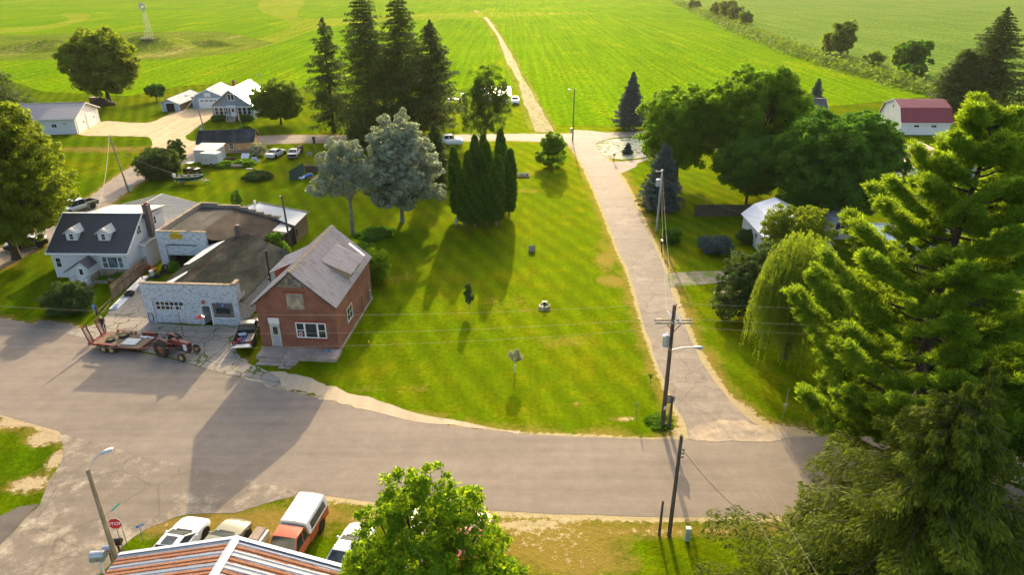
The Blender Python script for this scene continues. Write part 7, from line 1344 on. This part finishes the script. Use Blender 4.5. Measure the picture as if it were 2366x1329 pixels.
item('metal_pallet', 'pale blue grid pallet lying on the trailer deck', 'pallet', at(TRM, .95, -.35, .705), R(-5), lambda b: ([b.box(-.65, .65, -.5 + i * .125, -.45 + i * .125, .08, .11) for i in range(9)], [b.box(-.65 + i * .21, -.6 + i * .21, -.5, .55, .0, .075) for i in range(7)]), M['car_blue'])
item('board', 'pale loose boards at the front of the trailer deck', 'board', at(TRM, 1.4, .75, .705), R(-20), lambda b: (b.box(-.4, .3, -.08, .05, 0, .05), b.box(.0, 1.0, .1, .22, 0, .04)), M['topper'])
item('straw_litter', 'straw scattered over the rear half of the trailer deck', 'straw', at(TRM, -1.2, .1, .703), 0, lambda b: [b.box(x, x + random.uniform(.05, .2), y, y + .012, .0, .012, Matrix.Rotation(random.uniform(0, 3), 4, 'Z')) for x, y in [(random.uniform(-1, 1), random.uniform(-.8, .8)) for _ in range(150)]], M['crossarm'])
# --- lamp stands before the garage
LP_ = P(479, 799); HL = HG(479, 799, 729); t = thing('yard_lamp', 'tall thin stand with red dome shade in front of the block garage door', 'lamp', LP_); b = MB(); b.cyl((0, 0, 0), (-.1, 0, HL - .15), .035, n=8); b.build('pole', M['galv'], t); b = MB(); b.lathe([(.02, HL + .12), (.08, HL + .1), (.12, HL - .02), (.38, HL - .17), (.37, HL - .2), (.1, HL - .1), (0, HL - .08)][::-1], Matrix.Translation((-.1, 0, 0)), 18); b.build('lamp_shade', M['lamp_red'], t, smooth=True)
LQ = P(424, 777); HQ2 = HG(424, 777, 722); t = thing('air_stand', 'thin rusty pole with small round head in front of the overhead door', 'post', LQ); b = MB(); b.cyl((0, 0, 0), (0, 0, HQ2), .035, n=8); b.build('pole', M['orange_rust'], t); b = MB(); b.ball((0, 0, HQ2), (.12, .1, .12)); b.build('head', M['galv'], t)
item('bracket_pile', 'pile of old firewood against the block garage wall', 'firewood', P(523, 748), 0, lambda b: [b.cyl((random.uniform(-.5, .3), random.uniform(-.2, .2), .08 + .1 * (i % 3)), (random.uniform(.0, .6), random.uniform(-.2, .2), .08 + .1 * (i % 3)), .07, n=7) for i in range(9)], M['pole_pale'])
bpy.data.objects['bracket_pile'].name = 'firewood_pile'
# --- long tin sheets along the fence, junk there
s0, s1 = P(262, 716), P(338, 640); dd = s1 - s0; t = thing('tin_sheet', 'long pale blue corrugated sheets lying along the plank fence', 'metal sheet', s0, math.atan2(dd.y, dd.x)); L_ = dd.length
ribbed('sheet', (0, -.45, .08), (0, .45, .08), (L_ * .55, .45, .08), (L_ * .55, -.45, .08), M['roof_white'], t, .2, .02, .02); ribbed('sheet', (L_ * .5, -.42, .13), (L_ * .5, .48, .13), (L_, .48, .13), (L_, -.42, .13), M['roof_white'], t, .2, .02, .02)
tyre_flat('worn tyre lying on the pale blue sheets by the plank fence', P(299, 680, .12), .52, .25, None); 
item('basin', 'small pale tub on the pale blue sheets by the plank fence', 'tub', P(268, 709, .1), 0, lambda b: b.lathe([(0, 0), (.2, 0), (.27, .18), (.24, .18), (.18, .03), (0, .03)], None, 16), M['topper'])
item('bucket', 'white plastic bucket in the clutter beside the sign garage', 'bucket', P(352, 637), 0, lambda b: b.cyl((0, 0, 0), (0, 0, .6), .22, .26, 14), M['white_paint'])
tyre_flat('dark tyre lying beside the white bucket', P(362, 641), .38, .2, None); tyre_flat('tyre lying at the foot of the sign garage wall, by the weeds', P(378, 633), .42, .22, None)
q = thing('spare_wheel', 'tyre standing against the front corner of the sign garage', 'tyre', P(384, 628)); b = MB(); b.lathe([(.24, -.1), (.4, -.1), (.44, -.05), (.44, .05), (.4, .1), (.24, .1), (.24, -.1)], Matrix.Translation((0, 0, .44)) @ Matrix.Rotation(R(75), 4, 'X'), 20, False); b.build('tyre', M['rubber'], q, smooth=True)
item('engine_hoist', 'rusty red engine hoist between the plank fence and the garage', 'hoist', P(330, 648), R(70), lambda b: (b.cyl((0, 0, 0), (0, 0, 1.2), .05), b.cyl((0, 0, 1.2), (1.1, 0, 1.35), .05), b.cyl((-.1, -.35, .06), (1.1, -.45, .06), .04), b.cyl((-.1, .35, .06), (1.1, .45, .06), .04), b.cyl((0, -.4, .06), (0, .4, .06), .04), b.cyl((0, 0, .6), (.5, 0, 1.25), .035)), M['trailer_red'])
item('burn_barrel', 'rusty barrel and scrap metal beside the white bucket', 'barrel', P(345, 626), 0, lambda b: (b.cyl((0, 0, 0), (0, 0, .8), .28, .28, 14), b.box(.3, .9, -.3, .2, 0, .3)), M['orange_rust'])
item('patio_table', 'small square table with a pale rim at the base of the cottage chimney', 'table', P(351, 607), 0, lambda b: ([b.cyl((x, y, 0), (x, y, .85), .02, n=6) for x in (-.35, .35) for y in (-.3, .3)], b.box(-.4, .4, -.35, .35, .85, .88)), M['crossarm'])
t = thing('bicycle', 'bicycle leaning under the big left tree', 'bicycle', P(78, 590), R(20))
for x in (-.5, .5): b = MB(); b.tube([(x + .33 * math.cos(i * math.pi / 10), 0, .34 + .33 * math.sin(i * math.pi / 10)) for i in range(21)], .022, 5); b.build('wheel', M['rubber'], t)
b = MB(); [b.cyl(p, q_, .02, n=5) for p, q_ in (((-.5, 0, .34), (-.15, 0, .85)), ((-.5, 0, .34), (0, 0, .3)), ((0, 0, .3), (-.15, 0, .9)), ((0, 0, .3), (.38, 0, .8)), ((-.13, 0, .8), (.38, 0, .82)), ((.5, 0, .34), (.36, 0, .95)), ((.36, -.25, .98), (.36, .25, .98)))]; b.box(-.28, -.05, -.07, .07, .9, .95); b.build('frame', M['dark_metal'], t)
# --- back yard: boat, utility vehicle, junk, screens
t = thing('fishing_boat', 'dark green fishing boat with white outboard on a trailer on the back lawn', 'boat', (-51.1, 107.2, 0), R(3)); b = MB(); rr = []; inn = []
for x, w, z0, z1 in ((-2.2, .78, .55, 1.12), (-1.4, .85, .5, 1.14), (0, .88, .5, 1.17), (1.0, .78, .55, 1.22), (1.7, .5, .7, 1.3), (2.15, .12, .95, 1.38)): rr.append([(x, 0, z0), (x, w * .7, z0 + .06), (x, w, z1 - .1), (x, w, z1), (x, w * .9, z1), (x, w * .8, z0 + .32), (x, -w * .8, z0 + .32), (x, -w * .9, z1), (x, -w, z1), (x, -w, z1 - .1), (x, -w * .7, z0 + .06)])
b.loft(rr); b.build('hull', M['boat_green'], t, smooth=True); b = MB()
for s in (-1, 1): b.tube([(x, s * w, z + .02) for x, w, z in ((-2.2, .76, 1.13), (-1.4, .83, 1.15), (0, .86, 1.18), (1.0, .76, 1.23), (1.7, .48, 1.31), (2.15, .1, 1.39))], .035, 5)
b.build('gunwale', M['topper'], t); b = MB(); b.box(-1.0, -.5, -.3, .2, .85, 1.3); b.box(.1, .5, -.25, .25, .85, 1.25); b.box(-1.9, -1.5, -.7, .7, .85, 1.05); b.box(.9, 1.6, -.4, .4, .9, 1.15); b.build('seat', M['coping'], t, bevel=.04); b = MB(); b.box(-2.65, -2.25, -.18, .18, 1.05, 1.6); b.cyl((-2.45, 0, .35), (-2.45, 0, 1.05), .07); b.build('outboard_motor', M['white_paint'], t, bevel=.05)
b = MB(); b.box(-1.9, 2.4, -.5, -.42, .42, .49); b.box(-1.9, 2.4, .42, .5, .42, .49); b.box(2.2, 2.9, -.05, .05, .42, .5); b.cyl((2.4, 0, .0), (2.4, 0, 1.0), .04); b.box(-1.2, -1.1, -.9, .9, .34, .42); b.build('trailer_frame', M['galv'], t); wheel(t, -1.15, -.95, .27, .16); wheel(t, -1.15, .95, .27, .16)
t = thing('utility_vehicle', 'dark side by side utility vehicle with pale canopy behind the boat', 'utility vehicle', (-53.1, 112.6, 0), R(160)); b = MB(); b.box(.4, 1.4, -.6, .6, .45, .95); b.box(-1.4, -.3, -.6, .6, .7, 1.05); b.box(-.3, .4, -.6, .6, .4, .55); b.build('body', M['car_black'], t, bevel=.06); b = MB(); [b.cyl((x, y, .9), (x * .8, y * .95, 1.9), .035, n=6) for x in (-.35, .75) for y in (-.55, .55)]; b.build('roll_cage', M['black'], t); b = MB(); b.box(-.45, .75, -.6, .6, 1.9, 1.97); b.build('canopy', M['pale_green_box'], t, bevel=.02); b = MB(); b.box(-.25, .1, -.5, .5, .56, .75); b.box(-.35, -.25, -.5, .5, .75, 1.2); b.build('seat', M['brown_wall'], t); four = [(1.0, -.6), (1.0, .6), (-.9, -.6), (-.9, .6)]; [wheel(t, x, y, .32, .24) for x, y in four]
item('oil_tank', 'long pale tank on the grass in front of the junk pile', 'tank', P(547, 387), R(4), lambda b: b.lathe([(0, -.95), (.22, -.93), (.25, -.85), (.25, .85), (.22, .93), (0, .95)], Matrix.Translation((0, 0, .3)) @ Matrix.Rotation(R(90), 4, 'Y'), 12), M['crossarm'])
for i, (px, py, lb, fn, m) in enumerate([(565, 368, 'white framed window unit leaning in the junk pile', lambda b: (b.box(-.7, .7, -.05, .05, .2, .3, Matrix.Rotation(R(-50), 4, 'X')), b.box(-.7, .7, -.05, .05, 1.2, 1.3, Matrix.Rotation(R(-50), 4, 'X')), b.box(-.7, -.6, -.05, .05, .3, 1.2, Matrix.Rotation(R(-50), 4, 'X')), b.box(.6, .7, -.05, .05, .3, 1.2, Matrix.Rotation(R(-50), 4, 'X')), b.box(-.6, .6, -.02, .0, .3, 1.2, Matrix.Rotation(R(-50), 4, 'X'))), 'topper'),
        (555, 382, 'white metal frames crossed in the junk pile', lambda b: (b.cyl((-.8, 0, .1), (.3, .3, .9), .06), b.cyl((-.6, -.2, .2), (.6, 0, .7), .06), b.cyl((.1, .3, .9), (1.0, -.3, .1), .05)), 'white_paint'),
        (533, 370, 'stack of grey boards in the junk pile', lambda b: [b.box(-.9, .9, -.3 + .05 * j, .3, .12 * j, .1 + .12 * j) for j in range(4)], 'dark_wood'), (537, 380, 'pale crumpled box in the junk pile', lambda b: b.box(-.3, .3, -.25, .25, 0, .45), 'topper'), (588, 376, 'grey metal sheets leaning at the right of the junk pile', lambda b: (b.box(-.5, .5, -.03, .0, 0, 1.1, Matrix.Rotation(R(-35), 4, 'X')), b.box(-.1, .9, .2, .25, 0, .9, Matrix.Rotation(R(-50), 4, 'X'))), 'galv'), (576, 391, 'bent white gutter on the ground right of the pale tank', lambda b: b.box(-.5, .5, -.1, .1, 0, .18), 'white_paint'), (470, 372, 'dark satellite dish and tyre stack left of the cargo trailer', lambda b: (b.cyl((0, 0, 0), (0, 0, .7), .35, .35, 12), b.box(-.4, .3, -.3, .3, .72, .8)), 'black')]):
    item('scrap', lb, 'scrap', P(px, py), random.uniform(-.4, .4), fn, M[m])
item('grill_smoker', 'brown box smoker on a stand right of the parts car', 'smoker', P(693, 352), R(75), lambda b: (b.box(-1.0, .8, -.35, .35, .5, 1.2), b.box(-.9, -.8, -.3, .3, 0, .5), b.box(.6, .7, -.3, .3, 0, .5), b.box(-.8, .5, -.6, -.36, .4, .7)), M['brown_wall'])
item('mesh_screen', 'tall green mesh screen leaning around the scrap heap', 'screen', P(686, 414), R(52), lambda b: (b.add([(-1.4, 0, 0), (1.6, 0, 0), (1.6, .1, 2.3), (-1.2, .1, 1.6)], [(0, 1, 2, 3)]), b.add([(-1.4, .03, 0), (1.6, .03, 0), (1.6, .13, 2.3), (-1.2, .13, 1.6)], [(3, 2, 1, 0)]), b.cyl((1.6, 0, 0), (1.6, .1, 2.4), .05)), simple('green_mesh', (.05, .09, .07), .8))
item('tarp_heap', 'blue tarp heaped behind the green screen', 'tarp', P(712, 412), 0, lambda b: [b.ball((x, y, z), (.45, .35, .3), 8, 6) for x, y, z in ((0, 0, .4), (.4, .2, .55), (-.4, .1, .3))], M['blue_plastic'], smooth=True)
item('scrap', 'heap of mixed red and grey scrap right of the blue tarp', 'scrap', P(727, 414), 0, lambda b: [b.box(x, x + .4, y, y + .3, 0, .3 + .2 * math.sin(x * 9)) for x, y in ((-.6, 0), (0, .2), (.3, -.3), (-.2, -.4), (.7, .1))], M['trailer_red'])
item('scrap', 'pale bits of scrap left of the blue tarp', 'scrap', P(698, 415), 0, lambda b: [b.ball((x, y, .25), .28, 7, 5) for x, y in ((-.3, 0), (.2, .3), (.1, -.3))], M['car_blue'])
item('dark_cabinet', 'long dark wooden cabinet behind the blue tarp', 'cabinet', P(728, 396), R(-3), lambda b: (b.box(-1.6, 1.4, -.4, .4, 0, .95), b.box(-1.7, 1.5, -.5, .5, .97, 1.05)), M['dark_wood'])
t = thing('flagpole', 'small faded flag on a pole in the scrap yard', 'flag', P(730, 352)); b = MB(); b.cyl((0, 0, 0), (-.5, 0, 3.0), .04, n=6); b.build('pole', M['steel'], t); b = MB(); b.box(-.4, .1, -.01, .01, 1.5, 2.9); b.build('flag', M['navy'], t)
item('garden_bench', 'pale garden furniture beside the faded flag', 'furniture', P(715, 362), 0, lambda b: (b.box(-.5, .5, -.2, .2, .4, .48), b.box(-.5, .5, .2, .26, .48, .9), [b.box(x, x + .06, y, y + .06, 0, .4) for x in (-.45, .4) for y in (-.2, .14)]), M['concrete'])
item('white_tub', 'white tub and table behind the silver poplar', 'tub', P(752, 368), 0, lambda b: (b.box(-1.0, .9, -.5, .5, .5, .62), b.box(-.9, -.8, -.4, .4, 0, .5), b.box(.7, .8, -.4, .4, 0, .5), b.lathe([(0, .62), (.4, .62), (.45, .9), (.38, .9), (0, .7)], None, 12)), M['topper'])
t = thing('red_tractor', 'small red tractor parked in the field edge left of the birch', 'tractor', P(1071, 238), R(-80)); b = MB(); b.box(-.2, 1.7, -.3, .3, .8, 1.4); b.box(-.9, 0, -.8, .8, 1.1, 1.3); b.build('body', M['lamp_red'], t, bevel=.05); wheel(t, -.4, -.85, .7, .35); wheel(t, -.4, .85, .7, .35); wheel(t, 1.4, -.6, .35, .2); wheel(t, 1.4, .6, .35, .2); b = MB(); b.box(-.8, .2, -.6, .6, 2.3, 2.4); [b.cyl((x, y, 1.2), (x, y, 2.3), .03, n=5) for x in (-.7, .1) for y in (-.5, .5)]; b.build('canopy', M['white_paint'], t)
item('hay_wagon', 'low pale wagon beside the small red tractor', 'wagon', P(1052, 236), 0, lambda b: (b.box(-2, 1.6, -.9, .9, .8, .95), b.box(-2, -1.9, -.9, .9, .95, 1.9), b.box(1.5, 1.6, -.9, .9, .95, 1.9), [b.cyl((x, y, .35), (x, y + .15, .35), .35) for x in (-1.4, 1.0) for y in (-.9, .75)]), M['topper'])
item('firewood_stack', 'dark firewood stack under the tall olive green linden', 'firewood', P(243, 243), R(20), lambda b: [b.cyl((-3 + i * .35, -.5, .2 + j * .33), (-3 + i * .35, .5, .2 + j * .33), .17, n=7) for i in range(16) for j in range(6 - abs(i - 6) // 2)], M['dark_wood'])
item('wagon', 'red wagon standing behind the right corner of the machine shed', 'wagon', P(226, 241), R(0), lambda b: (b.box(-1.5, 1.0, -.8, .8, .6, 1.8), [b.cyl((x, y, .35), (x, y + .15, .35), .35) for x in (-1, .6) for y in (-.8, .65)]), M['trailer_red'])
# ------------------------------------------------------------------ person
def person(label, loc, rz):
    t = thing('person', label, 'person', loc, rz); J = []; E = []; RR = []
    def j(p, r, par=None):
        J.append(p); RR.append(r); k = len(J) - 1
        if par is not None: E.append((par, k))
        return k
    pel = j((0, 0, .95), .14); sp = j((.03, 0, 1.18), .13, pel); ch = j((.07, 0, 1.38), .155, sp); nk = j((.11, 0, 1.50), .06, ch); hd = j((.13, 0, 1.60), .085, nk); j((.14, 0, 1.70), .075, hd)
    for s in (-1, 1):
        hp = j((0, s * .10, .88), .10, pel); kn = j((.05 if s > 0 else -.02, s * .11, .48), .062, hp); an = j((0 if s > 0 else -.08, s * .11, .09), .042, kn); j((.17 if s > 0 else .08, s * .12, .04), .036, an)
        sh = j((.07, s * .20, 1.42), .062, ch); el = j((.16, s * .27, 1.18), .042, sh); wr = j((.38, s * .24, 1.08 if s > 0 else .98), .028, el); hn = j((.45, s * .23, 1.08 if s > 0 else .96), .03, wr)
        for q in range(4): k = j((.50, s * (.20 + q * .02), (1.06 if s > 0 else .94) + .004 * q), .0085, hn); j((.54 - .006 * abs(q - 1), s * (.20 + q * .021), (1.03 if s > 0 else .91)), .008, k)
        j((.47, s * .18, (1.10 if s > 0 else .98)), .010, hn)
    me = bpy.data.meshes.new('body'); me.from_pydata(J, E, []); o = link(bpy.data.objects.new('body', me)); o.modifiers.new('skin', 'SKIN')
    for i, v in enumerate(me.skin_vertices[0].data): v.radius = (RR[i], RR[i]); v.use_root = (i == 0)
    sb = o.modifiers.new('sub', 'SUBSURF'); sb.levels = 2; sb.render_levels = 2; bpy.context.view_layer.update()
    m2 = bpy.data.meshes.new_from_object(o.evaluated_get(bpy.context.evaluated_depsgraph_get())); bpy.data.objects.remove(o); m2.materials.clear()
    for q in ('skin', 'navy', 'jeans', 'rubber'): m2.materials.append(M[q])
    for f in m2.polygons:
        c = f.center; f.use_smooth = True
        f.material_index = 3 if c.z < .1 else 2 if c.z < .93 and abs(c.x) < .3 else 1 if (c.z < 1.49 and c.x < .2 and (abs(c.y) < .27)) else 0
    m2.name = 'body'; link(bpy.data.objects.new('body', m2), t); b = MB(); b.ball((.125, 0, 1.68), (.105, .098, .10), 14, 10); b.build('hair', M['hair'], t, smooth=True)
    b = MB(); b.ball((.225, 0, 1.625), (.02, .014, .02), 8, 6); b.build('nose', M['skin'], t); b = MB(); b.ball((.205, -.032, 1.645), .012, 6, 5); b.ball((.205, .032, 1.645), .012, 6, 5); b.box(.20, .212, -.025, .025, 1.585, 1.593); b.build('face_features', M['brown_wall'], t); return t
person('person with pale hair in dark shirt and jeans handling the upright trailer ramp', P(243, 768), R(-75))

# ------------------------------------------------------------------ haze
b = MB(); b.box(-4200, 4200, -420, 6500, -1.0, 60)
hz = NT('haze'); hz.n.remove(hz.p); vol = hz('VolumePrincipled', {'Color': (1, .97, .85, 1), 'Density': .00004, 'Anisotropy': .4}); hz.lk(vol.outputs[0], hz.o.inputs['Volume'])
tag(b.build('haze', hz.m), 'thin pale haze over the far fields', 'haze', kind='stuff')
